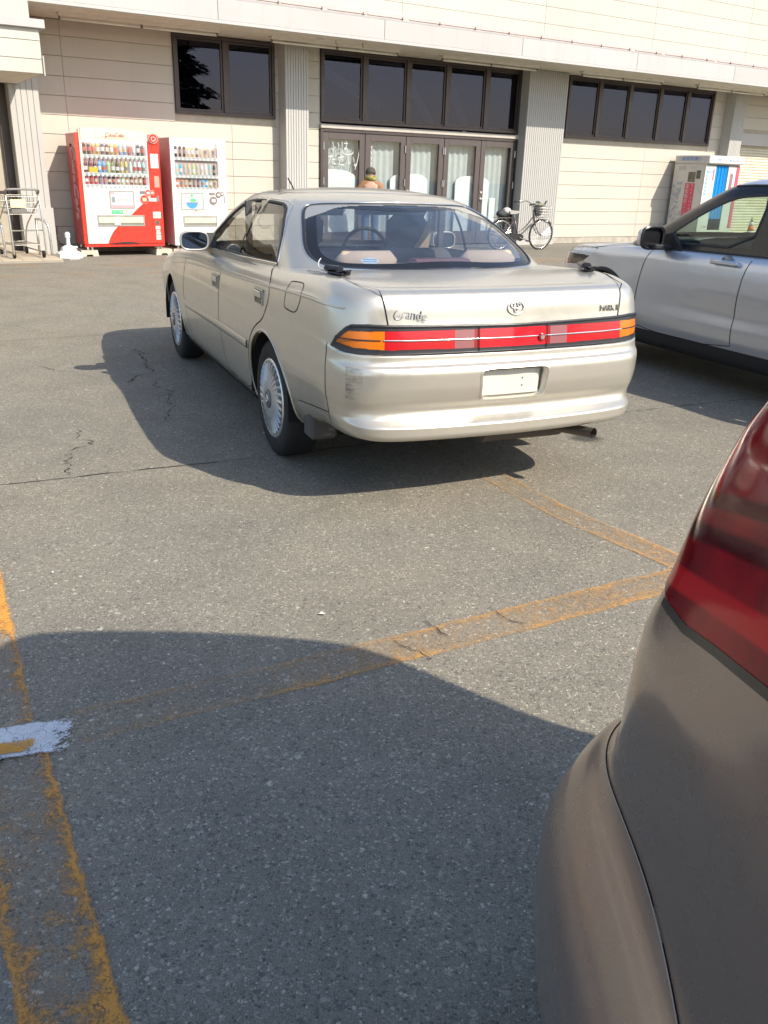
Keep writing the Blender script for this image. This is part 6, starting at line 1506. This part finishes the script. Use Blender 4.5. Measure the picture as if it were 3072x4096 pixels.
# concrete feet under the machines
M_CONC = mat('concrete_block', (.50,.45,.36), .9, spec=.2, var=.12, bump=.3)
for s_, lab in ((3.46,'pale concrete foot block under the left end of the red drink machine'),(4.75,'pale concrete foot block between the two drink machines, nearer the red one'),(5.06,'pale concrete foot block under the left end of the white drink machine'),(5.80,'pale concrete foot block under the right end of the white drink machine')):
    e = MB(); w_ = .15
    e.prism([(-w_,0),(-.06,0),(-.045,.03),(.045,.03),(.06,0),(w_,0),(w_-.015,.10),(-w_+.015,.10)], -.92, -.30, 'Y')
    o = e.build('concrete_block', M_CONC); o.location = F(s_, 0); o.rotation_euler = (0,0,YA); tag(o, lab, 'block', 'concrete feet of the drink machines')
# ---------------------------------------------------------------- photo booth
booth = empty('photo_booth', F(18.9, 0), YA); tag(booth, 'white ID photo booth with a blue curtain against the store wall', 'photo booth')
M_BW = mat('booth_white', (.56,.55,.52), .4, var=.03); M_BSIDE = mat('booth_side', (.60,.57,.53), .5, var=.05)
fy0, fy1 = -1.10, -.12
mb = MB(); mb.box(-.60,-.56,fy0,fy1,.03,1.90,bev=.004); mb.box(-.56,.66,fy1-.03,fy1,.03,1.90); mb.box(.62,.66,fy0,fy1,.03,1.90); mb.box(-.60,.66,fy0,fy1,1.88,1.92); mb.build('cabinet', M_BSIDE, booth)
mb = MB(); mb.box(-.60,.66,fy0,fy1,.0,.05); mb.build('base', M_BLACK, booth)
mb = MB(); mb.box(-.60,-.60+.02,fy0+.0,fy1,1.90,2.08); mb.box(-.62,.68,fy0-.10,fy1,1.90,2.085,bev=.02); hd = mb.build('header', M_BW, booth)
text_obj('header_text', 'DNP', .085, mat('booth_blue', (.18,.28,.48), .5), hd, FM(-.28,1.99,fy0-.102), .001); text_obj('header_text', '✱ Ki-Re-i', .11, MATS['booth_blue'], hd, FM(.32,1.985,fy0-.102), .001)
mb = MB(); mb.box(-.600,-.22,fy0-.004,fy0+.02,.35,1.86); pf = mb.build('front_panel', M_BW, booth)
mb = MB(); mb.box(-.56,-.26,fy0-.008,fy0-.004,1.12,1.80); pp_ = mb.build('sample_poster', mat('poster_bluegrey', (.40,.52,.62), .4), pf)
mb = MB(); mb.box(-.42,-.27,fy0-.011,fy0-.008,1.16,1.50); mb.build('poster_note', mat('poster_note', (.70,.62,.54), .5), pp_); mb = MB(); mb.box(-.32,-.27,fy0-.011,fy0-.008,1.52,1.78); mb.build('poster_red', mat('poster_red', (.66,.16,.18), .5), pp_)
for k in range(7): mb = MB(); mb.box(-.54,-.50,fy0-.011,fy0-.008,1.17+.085*k,1.225+.085*k); mb.build('poster_mark', MATS['booth_blue'], pp_)
text_obj('poster_text', '証明写真', .06, MATS['booth_blue'], pp_, FM(-.42,1.70,fy0-.009), .0005, sx=.9)
# curtain
n = 40; cp = [(-.20+.44*k/n, fy0+.03+.022*math.sin(k*1.15)+.008*math.sin(k*.5)) for k in range(n+1)]
mb = MB(); mb.add([(x, y, z) for z in (.62,1.86) for x, y in cp], [(k, k+1, n+2+k, n+1+k) for k in range(n)]); mb.build('curtain', mat('curtain_blue', (.02,.30,.66), .75, spec=.2), booth, smooth=True)
mb = MB(); mb.box(.25,.62,fy0-.004,fy0+.03,.35,1.86); pr = mb.build('front_panel', M_BW, booth)
mb = MB(); mb.box(.34,.44,fy0-.012,fy0-.004,1.22,1.68); mb.build('mirror_strip', mat('mirror_mauve', (.24,.14,.17), .2), pr); mb = MB(); mb.box(.33,.45,fy0-.010,fy0-.004,1.69,1.76); mb.build('mirror_label', mat('label_mauve', (.55,.42,.50), .5), pr)
mb = MB(); mb.box(.545,.655,fy0-.014,fy0-.004,.40,1.86); mb.build('red_panel', mat('panel_crimson', (.52,.07,.12), .5), pr)
mb = MB(); mb.box(-.60,.62,fy0-.004,fy0+.03,.05,.35); mb.build('front_panel', M_BW, booth); text_obj('foot_text', 'DNP', .09, mat('booth_grey', (.30,.32,.34), .5), booth, FM(-.36,.42,fy0-.005), .001)
mb = MB(); mb.box(-.10,.18,-.62,-.34,.05,.48,bev=.02); mb.build('stool', M_BLACK, booth)
xs_ = -.603
mb = MB(); mb.box(xs_-.004, xs_, -.95,-.24,1.955,2.05); sh = mb.build('side_sign', mat('sign_grey', (.46,.46,.52), .5), booth); sh.location.x = -.018
text_obj('side_text', '証明写真', .095, mat('sign_blue', (.12,.22,.55), .5), sh, SM(xs_-.006,-.60,2.003), .001, sx=1.35)
text_obj('side_text', '証明', .12, mat('text_tan', (.48,.42,.34), .5), booth, SM(xs_,-.38,1.78), .001); text_obj('side_text', 'きれい', .08, mat('text_pale', (.52,.50,.47), .5), booth, SM(xs_,-.75,1.80), .001)
mb = MB(); mb.box(xs_-.004, xs_, -.82,-.60,1.47,1.70); mb.build('side_photo', mat('photo_brown', (.16,.14,.10), .5, var=.5, scale=12), booth); mb = MB(); mb.box(xs_-.004, xs_, -.97,-.85,1.55,1.74); mb.build('side_photo', mat('photo_green', (.10,.12,.06), .5, var=.5, scale=12), booth)
mb = MB(); mb.box(xs_-.004, xs_, -.84,-.54,.55,1.44); bn = mb.build('red_banner', mat('banner_red', (.62,.07,.12), .5), booth)
for i, t in enumerate('運転免許ここで'): text_obj('banner_text', t, .11, M_BW, bn, SM(xs_-.006,-.62,1.36-.115*i), .0005)
for i, t in enumerate('マイナンバーカード'): text_obj('banner_text', t, .085, M_BW, bn, SM(xs_-.006,-.77,1.38-.092*i), .0005)
rb = random.Random(5); mb = MB()
for k in range(46):
    cz, cy, r = rb.uniform(.55,1.45), -.12-rb.uniform(.03,.30)*(1 if rb.random() < .8 else 1.5), rb.uniform(.02,.05); a = rb.uniform(0,6.28)
    mb.add([(xs_-.002-.0002*k, cy+r*1.7*math.cos(a)*c_-r*.7*math.sin(a)*s2, cz+r*1.7*math.sin(a)*c_+r*.7*math.cos(a)*s2) for c_, s2 in ((1,0),(.3,.9),(-1,0),(.3,-.9))], [(0,1,2,3)])
mb.build('flower_print', mat('print_bluegrey', (.40,.42,.48), .6), booth, fix=False)['kind'] = 'stuff'
# ---------------------------------------------------------------- carts, rail, parasol base, cone
M_STEEL = mat('cart_steel', (.52,.50,.46), .3, .9); M_STEELD = mat('cart_steel_dull', (.36,.34,.31), .45, .8)
def cart(s_, yl, rz, lab):
    e = empty('shopping_cart', F(s_, yl, .04), YA+rz); tag(e, lab, 'cart')
    for sx in (-.25,.25):
        mb = MB(); mb.tube(smooth_poly([(sx,-.45,.06),(sx,-.43,.55),(sx,-.38,.90),(sx*.98,-.30,1.0)], 2), .014, 8); mb.tube(smooth_poly([(sx,-.38,.88),(sx*.95,.05,.62),(sx*.9,.36,.42),(sx*.86,.42,.12)], 2), .012, 8); mb.tube([(sx,-.45,.08),(sx*.86,.42,.10)], .013, 8); mb.build('side_frame', M_STEEL, e, smooth=True)
    mb = MB(); mb.tube(smooth_poly([(-.25,-.34,.96),(-.25,-.42,1.02),(-.2,-.44,1.03),(.2,-.44,1.03),(.25,-.42,1.02),(.25,-.34,.96)], 2), .017, 8); mb.build('handle_bar', mat('handle_grey', (.20,.19,.18), .5), e, smooth=True)
    mb = MB(); mb.tube([(-.25,-.40,.42),(.25,-.40,.42)], .010, 6); mb.tube([(-.22,.38,.16),(.22,.38,.16)], .010, 6); mb.build('cross_bar', M_STEEL, e)
    bk = MB(); z0, z1 = .66, .92
    for k in range(9): x = -.22+.055*k; bk.tube([(x,-.36,z1),(x*.92,-.34,z0),(x*.85,.28,z0+.02),(x*.85,.33,z1-.02)], .003, 4)
    for k in range(4):
        z = z0+(z1-z0)*k/3; bk.tube([(-.22,-.355,z),(.22,-.355,z),(.19,.32,z),(-.19,.32,z)], .0035, 4, closed=True)
    for k in range(6): y = -.26+.1*k; bk.tube([(-.21,y,z1-.01),(-.20,y,z0+.01),(.20,y,z0+.01),(.21,y,z1-.01)], .003, 4)
    bk.build('wire_basket', M_STEELD, e)
    mb = MB(); mb.box(-.19,.04,-.375,-.365,.76,.88); mb.build('notice_plate', mat('notice_cream', (.72,.62,.36), .5), e); mb = MB(); mb.box(-.18,.05,-.372,-.362,.68,.74); mb.build('notice_strip', mat('notice_dark', (.14,.13,.12), .6), e)
    rk = MB(); 
    for k in range(7): x = -.18+.06*k; rk.tube([(x,-.40,.20),(x,.36,.20)], .004, 5)
    rk.tube([(-.2,-.40,.20),(.2,-.40,.20),(.18,.36,.20),(-.18,.36,.20)], .006, 5, closed=True); rk.build('lower_rack', M_STEELD, e)
    for x, y in ((-.23,-.38),(.23,-.38),(-.2,.38),(.2,.38)):
        mb = MB(); mb.lathe([(.015,-.014),(.055,-.013),(.055,.013),(.015,.014)], 16, Matrix.Translation((x,y,.055)) @ Matrix.Rotation(math.pi/2, 4, 'Y')); wc = mb.build('caster', M_RUBBER, e, ang=40)
    return e
cart(2.36, -1.02, R_(8), 'steel shopping cart with a cream notice plate parked by the entrance column')
e = empty('guard_rail', F(2.70, -.95), YA); tag(e, 'short bent steel guard hoop beside the shopping cart', 'rail')
for x, lab in ((-.05,0),(.12,0)):
    mb = MB(); mb.tube([(x,.0,.03),(x,.0,.62)], .019, 10) if x < 0 else mb.tube(smooth_poly([(-.05,.0,.60),(.0,-.02,.605),(.09,-.05,.57),(.12,-.10,.48),(.12,-.12,.03)], 2), .019, 10); mb.build('hoop', M_STEEL, e, smooth=True)
e = empty('guard_rail', F(2.02, -1.0), YA); tag(e, 'bent steel guard hoop cut off by the left picture edge', 'rail')
mb = MB(); mb.tube(smooth_poly([(-.2,.0,.60),(.0,-.02,.605),(.06,-.05,.57),(.08,-.10,.48),(.08,-.12,.03)], 2), .019, 10); mb.build('hoop', M_STEEL, e, smooth=True)
pb = empty('parasol_base', F(3.06, -1.22), YA+.2); tag(pb, 'white plastic parasol base with a short pole socket left of the red machine', 'parasol base')
M_PW = mat('white_plastic', (.68,.68,.67), .4)
mb = MB(); mb.lathe([(.20,0),(.215,.02),(.20,.09),(.16,.115),(.13,.13),(.11,.18),(.06,.21),(.035,.215)], 8, Matrix.Rotation(R_(22.5), 4, 'Z')); mb.build('water_tank', M_PW, pb, ang=30)
mb = MB(); mb.lathe([(.034,.21),(.030,.30),(.030,.33),(.042,.335),(.042,.40),(.030,.405),(.030,.42),(.0001,.42)], 16); mb.build('pole_socket', M_PW, pb, ang=40)
mb = MB(); mb.lathe([(.03,.17),(.03,.20),(.0001,.2)], 10, Matrix.Translation((.10,-.05,0))); mb.build('filler_cap', M_PW, pb)
cn = empty('traffic_cone', F(20.0, -1.40), YA); tag(cn, 'orange and white traffic cone by the roller shutter, seen through the SUV window', 'cone')
mb = MB(); mb.box(-.18,.18,-.18,.18,0,.03,bev=.01); mb.build('cone_base', mat('cone_orange', (.75,.16,.04), .5), cn)
for z0, z1, mm in ((.03,.20,MATS['cone_orange']),(.20,.34,M_PW),(.34,.47,MATS['cone_orange']),(.47,.56,M_PW),(.56,.68,mat('cone_tip', (.50,.42,.14), .5))):
    r = lambda z: .13-.105*(z-.03)/.65
    mb = MB(); mb.lathe([(r(z0),z0),(r(z1),z1)], 20); mb.build('cone_band', mm, cn, smooth=True)
# ---------------------------------------------------------------- bicycle by the ribbed column
bike = empty('bicycle', F(11.86, -1.38), YA+R_(-3)); tag(bike, 'dark step-through city bicycle with a wire front basket before the ribbed column', 'bicycle')
bike.rotation_euler = (R_(4), 0, YA+R_(-3))
M_BF = mat('bike_frame', (.13,.10,.10), .35, .5, coat=.5); M_BC = mat('bike_chrome', (.55,.53,.50), .25, .9)
RW = .315; XF = 1.06
for cx in (0., XF):
    wv_ = empty('wheel'); wv_.parent = bike
    mb = MB(); mb.tube([(cx+RW*.965*math.cos(t), 0, RW+RW*.965*math.sin(t)) for t in np.linspace(0, 2*math.pi, 40, endpoint=False)], .018, 8, closed=True); mb.build('tyre', M_RUBBER, wv_, smooth=True)
    mb = MB(); mb.tube([(cx+RW*.895*math.cos(t), 0, RW+RW*.895*math.sin(t)) for t in np.linspace(0, 2*math.pi, 40, endpoint=False)], .011, 6, closed=True); mb.build('rim', M_BC, wv_, smooth=True)
    mb = MB(); mb.lathe([(.012,-.05),(.022,-.03),(.018,0),(.022,.03),(.012,.05)], 12, Matrix.Translation((cx,0,RW)), axis='Y'); mb.build('hub', M_BC, wv_)
    mb = MB()
    for k in range(32):
        t = 2*math.pi*k/32; a = t+(.28 if k % 2 else -.28); s__ = .028 if k % 4 < 2 else -.028
        mb.tube([(cx+.02*math.cos(a), s__, RW+.02*math.sin(a)), (cx+RW*.88*math.cos(t), 0, RW+RW*.88*math.sin(t))], .0016, 3, caps=False)
    mb.build('spokes', M_BC, wv_)['kind'] = 'stuff'
    a0, a1 = ((20, 200) if cx == 0 else (40, 165))
    mb = MB()
    pts = [(cx+RW*1.07*math.cos(R_(t)), RW+RW*1.07*math.sin(R_(t))) for t in np.linspace(a0, a1, 22)]
    mb.add([(x, y, z+(0 if y == 0 else -.006)) for x, z in pts for y in (-.026,0,.026)], [(3*i+j, 3*i+j+1, 3*i+j+4, 3*i+j+3) for i in range(21) for j in range(2)]); mb.build('mudguard', M_BC if cx else M_BF, bike, smooth=True)
BB = (.45,0,.27); ST = (.33,0,.62); HT = (.80,0,.74); HB = (.845,0,.56)
def bar(name, pts, r, m=M_BF, n=8): mb = MB(); mb.tube(smooth_poly(pts, 2) if len(pts) > 2 else pts, r, n); return mb.build(name, m, bike, smooth=True)
bar('seat_tube', [BB, ST], .016); bar('down_tube', [BB, (.62,0,.38), (.75,0,.52), HB], .018); bar('top_tube', [(.42,0,.36), (.58,0,.43), (.72,0,.58), (.81,0,.70)], .014)
for y in (-.05,.05):
    bar('chain_stay', [(0,y,RW), BB], .009); bar('seat_stay', [(0,y,RW), (.32,y*.3,.60)], .009); bar('fork_blade', [(.845,y*.6,.56), (.90,y,.42), (.98,y,.33), (XF,y,RW)], .010)
bar('head_tube', [(.79,0,.78), (.85,0,.55)], .021); bar('stem', [(.79,0,.78), (.765,0,.90)], .013, M_BC)
hb_ = bar('handlebar', [(.48,-.27,.95), (.60,-.265,.975), (.74,-.22,.985), (.79,-.10,.93), (.775,0,.90), (.79,.10,.93), (.74,.22,.985), (.60,.265,.975), (.48,.27,.95)], .011, M_BC)
for y in (-1,1): mb = MB(); mb.tube([(.46,y*.27,.947),(.58,y*.267,.97)], .017, 8); mb.build('grip', M_BLACK, hb_, smooth=True); mb = MB(); mb.tube([(.70,y*.235,.965),(.60,y*.25,.935),(.54,y*.255,.90)], .006, 5); mb.build('brake_lever', M_BC, hb_)
bar('seat_post', [ST, (.295,0,.74)], .012, M_BC)
mb = MB(); mb.prism([(-.14,0),(-.15,.05),(-.06,.065),(.05,.055),(.14,.05),(.15,.035),(.05,.0)], -.05, .05, 'Y', Matrix.Translation((.27,0,.745))); mb.prism([(-.14,.0),(-.15,.05),(-.06,.062),(.0,.05),(.0,.0)], -.095, .095, 'Y', Matrix.Translation((.27,0,.744))); mb.build('saddle', mat('saddle_grey', (.34,.34,.31), .6), bike)
rk = MB()
for y in (-.055,.055): rk.tube([(-.22,y,.665),(.22,y,.665)], .006, 5); rk.tube([(-.02,y,RW+.02),(-.05,y,.665)], .005, 5)
for x in (-.22,-.1,.02,.14): rk.tube([(x,-.055,.665),(x,.055,.665)], .005, 5)
rk.build('rear_rack', M_BC, bike)
mb = MB(); mb.prism([(-.02,.30),(.10,.345),(.47,.345),(.555,.30),(.555,.22),(.48,.19),(.36,.225),(.02,.27)], -.075, -.055, 'Y'); mb.build('chain_guard', M_BLACK, bike)
mb = MB(); mb.tube([(.45,-.09,.27),(.62,-.095,.21)], .010, 6); mb.tube([(.45,.09,.27),(.28,.095,.33)], .010, 6); mb.tube([(.45,-.1,.27),(.45,.1,.27)], .014, 8); mb.build('crank', M_BC, bike)
for x, y, z in ((.63,-.14,.205),(.27,.14,.335)): mb = MB(); mb.box(x-.04,x+.04,y-.04,y+.04,z-.012,z+.012,bev=.004); mb.build('pedal', M_BLACK, bike)
bar('kick_stand', [(.02,.06,RW-.02), (-.02,.12,.10), (-.04,.16,.01)], .009, M_BC)
bk = MB(); x0, x1, z0, z1 = .84, 1.16, .66, .88
for k in range(9): x = x0+(x1-x0)*k/8; xb = x0+.03+(x1-x0-.06)*k/8; bk.tube([(x,-.16,z1),(xb,-.12,z0),(xb,.12,z0),(x,.16,z1)], .0025, 4)
for k in range(8): y = -.16+.32*k/7; yb_ = y*.75; bk.tube([(x0,y,z1),(x0+.03,yb_,z0)], .0025, 4); bk.tube([(x1,y,z1),(x1-.03,yb_,z0)], .0025, 4)
for k in range(5): t = k/4; a, b = x0+.03*(1-t), x1-.03*(1-t); y = .12+.04*t; z = z0+(z1-z0)*t; bk.tube([(a,-y,z),(b,-y,z),(b,y,z),(a,y,z)], .003 if k < 4 else .005, 4, closed=True)
bk.build('front_basket', mat('basket_wire', (.62,.60,.56), .35, .7), bike)
mb = MB(); mb.lathe([(.02,-.03),(.032,0),(.034,.03),(.0001,.034)], 14, Matrix.Translation((1.08,-.10,.60)), axis='X'); mb.build('head_lamp', M_BC, bike)
bg1 = empty('shopping_bag', F(12.72, -1.43, .69), YA); tag(bg1, 'dark cloth bag lying in the bicycle basket', 'bag')
def blob(name, parent, c, sx, sy, sz, m, seed=1, n=16, sharp=.25):
    rd = random.Random(seed); mb = MB(); vs, fs = [], []
    for i in range(n):
        for j in range(n+1):
            th = 2*math.pi*i/n; ph = math.pi*j/n-math.pi/2; q = 1+rd.uniform(-sharp, sharp)*math.cos(ph)*.4
            vs.append((c[0]+sx*q*math.cos(ph)*math.cos(th), c[1]+sy*q*math.cos(ph)*math.sin(th), c[2]+sz*q*math.sin(ph)))
    for i in range(n):
        for j in range(n): fs.append((i*(n+1)+j, ((i+1) % n)*(n+1)+j, ((i+1) % n)*(n+1)+j+1, i*(n+1)+j+1))
    mb.add(vs, fs); return mb.build(name, m, parent, smooth=True)
blob('bag_body', bg1, (.08,.0,.11), .11, .10, .12, mat('bag_dark', (.04,.045,.05), .8), 2); blob('bag_flap', bg1, (.12,.0,.23), .13, .09, .035, mat('bag_olive', (.20,.20,.13), .8), 3)
mb = MB(); mb.tube(smooth_poly([(.0,0,.22),(.05,.02,.30),(.14,.02,.27)], 2), .02, 6); mb.tube([(.24,0,.22),(.30,.0,.31)], .02, 6); mb.build('bag_strap', MATS['bag_dark'], bg1, smooth=True)
bg2 = empty('saddle_bag', F(11.92, -1.38, .668), YA); tag(bg2, 'dark bag with a checked cover strapped on the rear bicycle rack', 'bag')
blob('bag_body', bg2, (-.02,0,.07), .16, .10, .08, MATS['bag_dark'], 5); blob('checked_cover', bg2, (.06,-.02,.12), .10, .095, .075, mat('checked_cloth', (.50,.45,.44), .8, var=.6, scale=30), 6, sharp=.1)
# ---------------------------------------------------------------- person at the doors, seen from behind
def skin_mesh(name, nodes, edges, m, parent=None, sub=2, root=0):
    me = bpy.data.meshes.new(name); bm = bmesh.new(); lay = bm.verts.layers.skin.verify()
    vs = [bm.verts.new(p) for p, r in nodes]
    for v, (p, r) in zip(vs, nodes): v[lay].radius = r if isinstance(r, tuple) else (r, r)
    vs[root][lay].use_root = True
    for a, b in edges: bm.edges.new((vs[a], vs[b]))
    bm.to_mesh(me); bm.free(); o = link(name, me, parent, m)
    sk = o.modifiers.new('skin', 'SKIN'); sk.use_smooth_shade = True
    sb = o.modifiers.new('sub', 'SUBSURF'); sb.levels = sub; sb.render_levels = sub
    return o
SKN = mat('skin', (.42,.26,.19), .55); JEANS = mat('jeans', (.075,.115,.20), .85, var=.2, scale=14, bump=.2); JACK = mat('jacket_brown', (.26,.13,.065), .8, var=.15, scale=10, bump=.2)
pz = .03
body_nodes = [((0,0,.84),(.13,.10)), ((.02,0,1.02),(.14,.10)), ((.05,0,1.20),(.155,.10)), ((.075,0,1.29),(.055,.055)), ((.085,0,1.36),(.05,.055)), ((.10,0,1.425),(.080,.088)), ((.105,0,1.475),(.070,.078)),
 ((.0,.09,.80),(.085,.085)), ((.02,.10,.46),(.058,.058)), ((-.02,.105,.09),(.038,.038)), ((.08,.115,.04),(.036,.03)),
 ((.0,-.09,.80),(.085,.085)), ((.04,-.10,.46),(.058,.058)), ((.02,-.105,.09),(.038,.038)), ((.12,-.115,.04),(.036,.03)),
 ((.05,.19,1.22),(.060,.060)), ((.04,.25,.99),(.045,.045)), ((.16,.20,.80),(.034,.034)), ((.22,.18,.76),(.036,.022)),
 ((.05,-.19,1.22),(.060,.060)), ((.04,-.25,.99),(.045,.045)), ((.16,-.20,.80),(.034,.034)), ((.22,-.18,.76),(.036,.022))]
be = [(0,1),(1,2),(2,3),(3,4),(4,5),(5,6),(0,7),(7,8),(8,9),(9,10),(0,11),(11,12),(12,13),(13,14),(2,15),(15,16),(16,17),(17,18),(2,19),(19,20),(20,21),(21,22)]
for sgn, base in ((1,18),(-1,22)):                       # fingers and thumb
    hp = Vector(body_nodes[base][0])
    for k, (dy, L) in enumerate(((-.026,.060),(-.009,.070),(.009,.066),(.026,.052))):
        i0 = len(body_nodes); body_nodes += [((hp.x+.03, hp.y+dy, hp.z-.02), (.009,.009)), ((hp.x+.03+L*.5, hp.y+dy, hp.z-.04), (.008,.008)), ((hp.x+.03+L*.7, hp.y+dy, hp.z-.075), (.007,.007))]; be += [(base, i0), (i0, i0+1), (i0+1, i0+2)]
    i0 = len(body_nodes); body_nodes += [((hp.x+.01, hp.y-sgn*.035, hp.z-.005), (.010,.010)), ((hp.x+.045, hp.y-sgn*.045, hp.z-.02), (.008,.008))]; be += [(base, i0), (i0, i0+1)]
person = skin_mesh('person', body_nodes, be, SKN)
person.location = F(9.06, -.70, pz-.02); person.rotation_euler = (0, 0, YA+R_(62)); tag(person, 'person in a brown jacket, dark knit cap and patterned scarf facing the glazed doors', 'person')
jn = [((.0,0,.80),(.165,.135)), ((.01,0,.95),(.165,.13)), ((.04,0,1.12),(.175,.125)), ((.06,0,1.245),(.15,.10)), ((.075,0,1.30),(.075,.075)), ((.05,.19,1.225),(.078,.078)), ((.035,.265,.99),(.064,.064)), ((.135,.215,.82),(.050,.050)), ((.05,-.19,1.225),(.078,.078)), ((.035,-.265,.99),(.064,.064)), ((.135,-.215,.82),(.050,.050))]
skin_mesh('jacket', jn, [(0,1),(1,2),(2,3),(3,4),(3,5),(5,6),(6,7),(3,8),(8,9),(9,10)], JACK, person)
tn = [((0,0,.86),(.145,.12)), ((.0,.09,.78),(.105,.10)), ((.02,.10,.46),(.078,.078)), ((-.02,.105,.10),(.062,.062)), ((.0,-.09,.78),(.105,.10)), ((.04,-.10,.46),(.078,.078)), ((.02,-.105,.10),(.062,.062))]
skin_mesh('trousers', tn, [(0,1),(1,2),(2,3),(0,4),(4,5),(5,6)], JEANS, person)
for y, x in ((.11,.03),(-.11,.07)):
    mb = MB(); mb.box(x-.10,x+.15,y-.05,y+.05,.0,.085,bev=.03); mb.build('shoe', M_BLACK, person, ang=60)
mb = MB(); T = Matrix.Translation((.105,0,1.45)) @ Matrix.Rotation(R_(12), 4, 'Y'); mb.lathe([(.105,-.03),(.110,-.01),(.108,.02),(.095,.06),(.065,.09),(.0001,.105)], 20, T @ Matrix.Diagonal((1.03,.94,1,1))); mb.build('knit_cap', mat('cap_knit', (.07,.062,.055), .95, bump=.5, bscale=90), person, smooth=True)
m = newmat('scarf_pattern'); g = NG(m); c = g.coord('Object'); vv = g.vor(c, 42, out='Color'); sp = g.n('ShaderNodeSeparateColor'); g.l(vv, sp.inputs[0]); g.bsdf(g.ramp(sp.outputs[0], [(0.,(.10,.13,.05)),(.4,(.24,.25,.07)),(.7,(.34,.28,.10)),(1.,(.22,.10,.06))]), .9, 0, .2, g.bump(g.noise(c, 120), .4, .004))
mb = MB(); mb.tube([(.085+.085*math.cos(t), .088*math.sin(t), 1.345+.012*math.sin(3*t)) for t in np.linspace(0, 2*math.pi, 24, endpoint=False)], .042, 10, closed=True); mb.build('scarf', m, person, smooth=True)
mb = MB()
for sg in (-1,1): mb.lathe([(.006,0),(.022,.004),(.024,.012),(.0001,.014)], 10, Matrix.Translation((.10,sg*.088,1.43)) @ Matrix.Rotation(-sg*math.pi/2, 4, 'X'))
mb.build('ear', SKN, person, smooth=True)
mb = MB(); mb.prism([(.0,-.02),(.03,-.025),(.012,.03)], -.012, .012, 'Y', Matrix.Translation((.185,0,1.425))); mb.build('nose', SKN, person)
for y in (-.032,.032): mb = MB(); mb.lathe([(.010,0),(.008,.004),(.0001,.005)], 10, Matrix.Translation((.180,y,1.445)) @ Matrix.Rotation(math.pi/2, 4, 'Y')); mb.build('eye', mat('eye_dark', (.03,.02,.02), .3), person)
mb = MB(); mb.box(.176,.186,-.022,.022,1.385,1.392); mb.build('mouth', mat('lip', (.35,.14,.12), .5), person)

# ---------------------------------------------------------------- conifers across the lot behind the camera, mirrored in the store windows
def conifer(x, yl, h, r, lab, seed):
    rd = random.Random(seed); e = empty('conifer_tree', F(x, yl), 0); tag(e, lab, 'tree')
    mb = MB(); mb.tube([(0,0,0),(.03,0,h*.5),(0,0,h*.97)], [.22,.13,.02], 10); mb.build('trunk', mat('bark', (.10,.075,.055), .9, bump=.4), e, smooth=True)
    vs, fs = [], []
    for k in range(26000):
        z = h*(.10+.88*rd.random()**1.25); t = z/h; rr = r*(1-t)**.85*(.35+.65*rd.random()**.5)*(.8+.25*math.sin(z*5+rd.random())); a = rd.uniform(0, 6.283)
        c = Vector((rr*math.cos(a), rr*math.sin(a), z-rr*.25)); o_ = Vector((math.cos(a), math.sin(a), -.35)).normalized(); u_ = Vector((-math.sin(a), math.cos(a), rd.uniform(-.4,.4))).normalized(); L = rd.uniform(.25,.55); wd = rd.uniform(.08,.18)
        b = len(vs); vs += [tuple(c-u_*wd), tuple(c+o_*L*.5-u_*wd*.9), tuple(c+o_*L), tuple(c+o_*L*.5+u_*wd)]; fs.append((b, b+1, b+2, b+3))
    me = bpy.data.meshes.new('crown'); me.from_pydata(vs, [], fs); link('crown', me, e, mat('needles', (.035,.060,.028), .8, var=.5, scale=1.5))
conifer(18.2, -41, 13.0, 5.5, 'tall dark conifer mirrored in the left store window', 1)
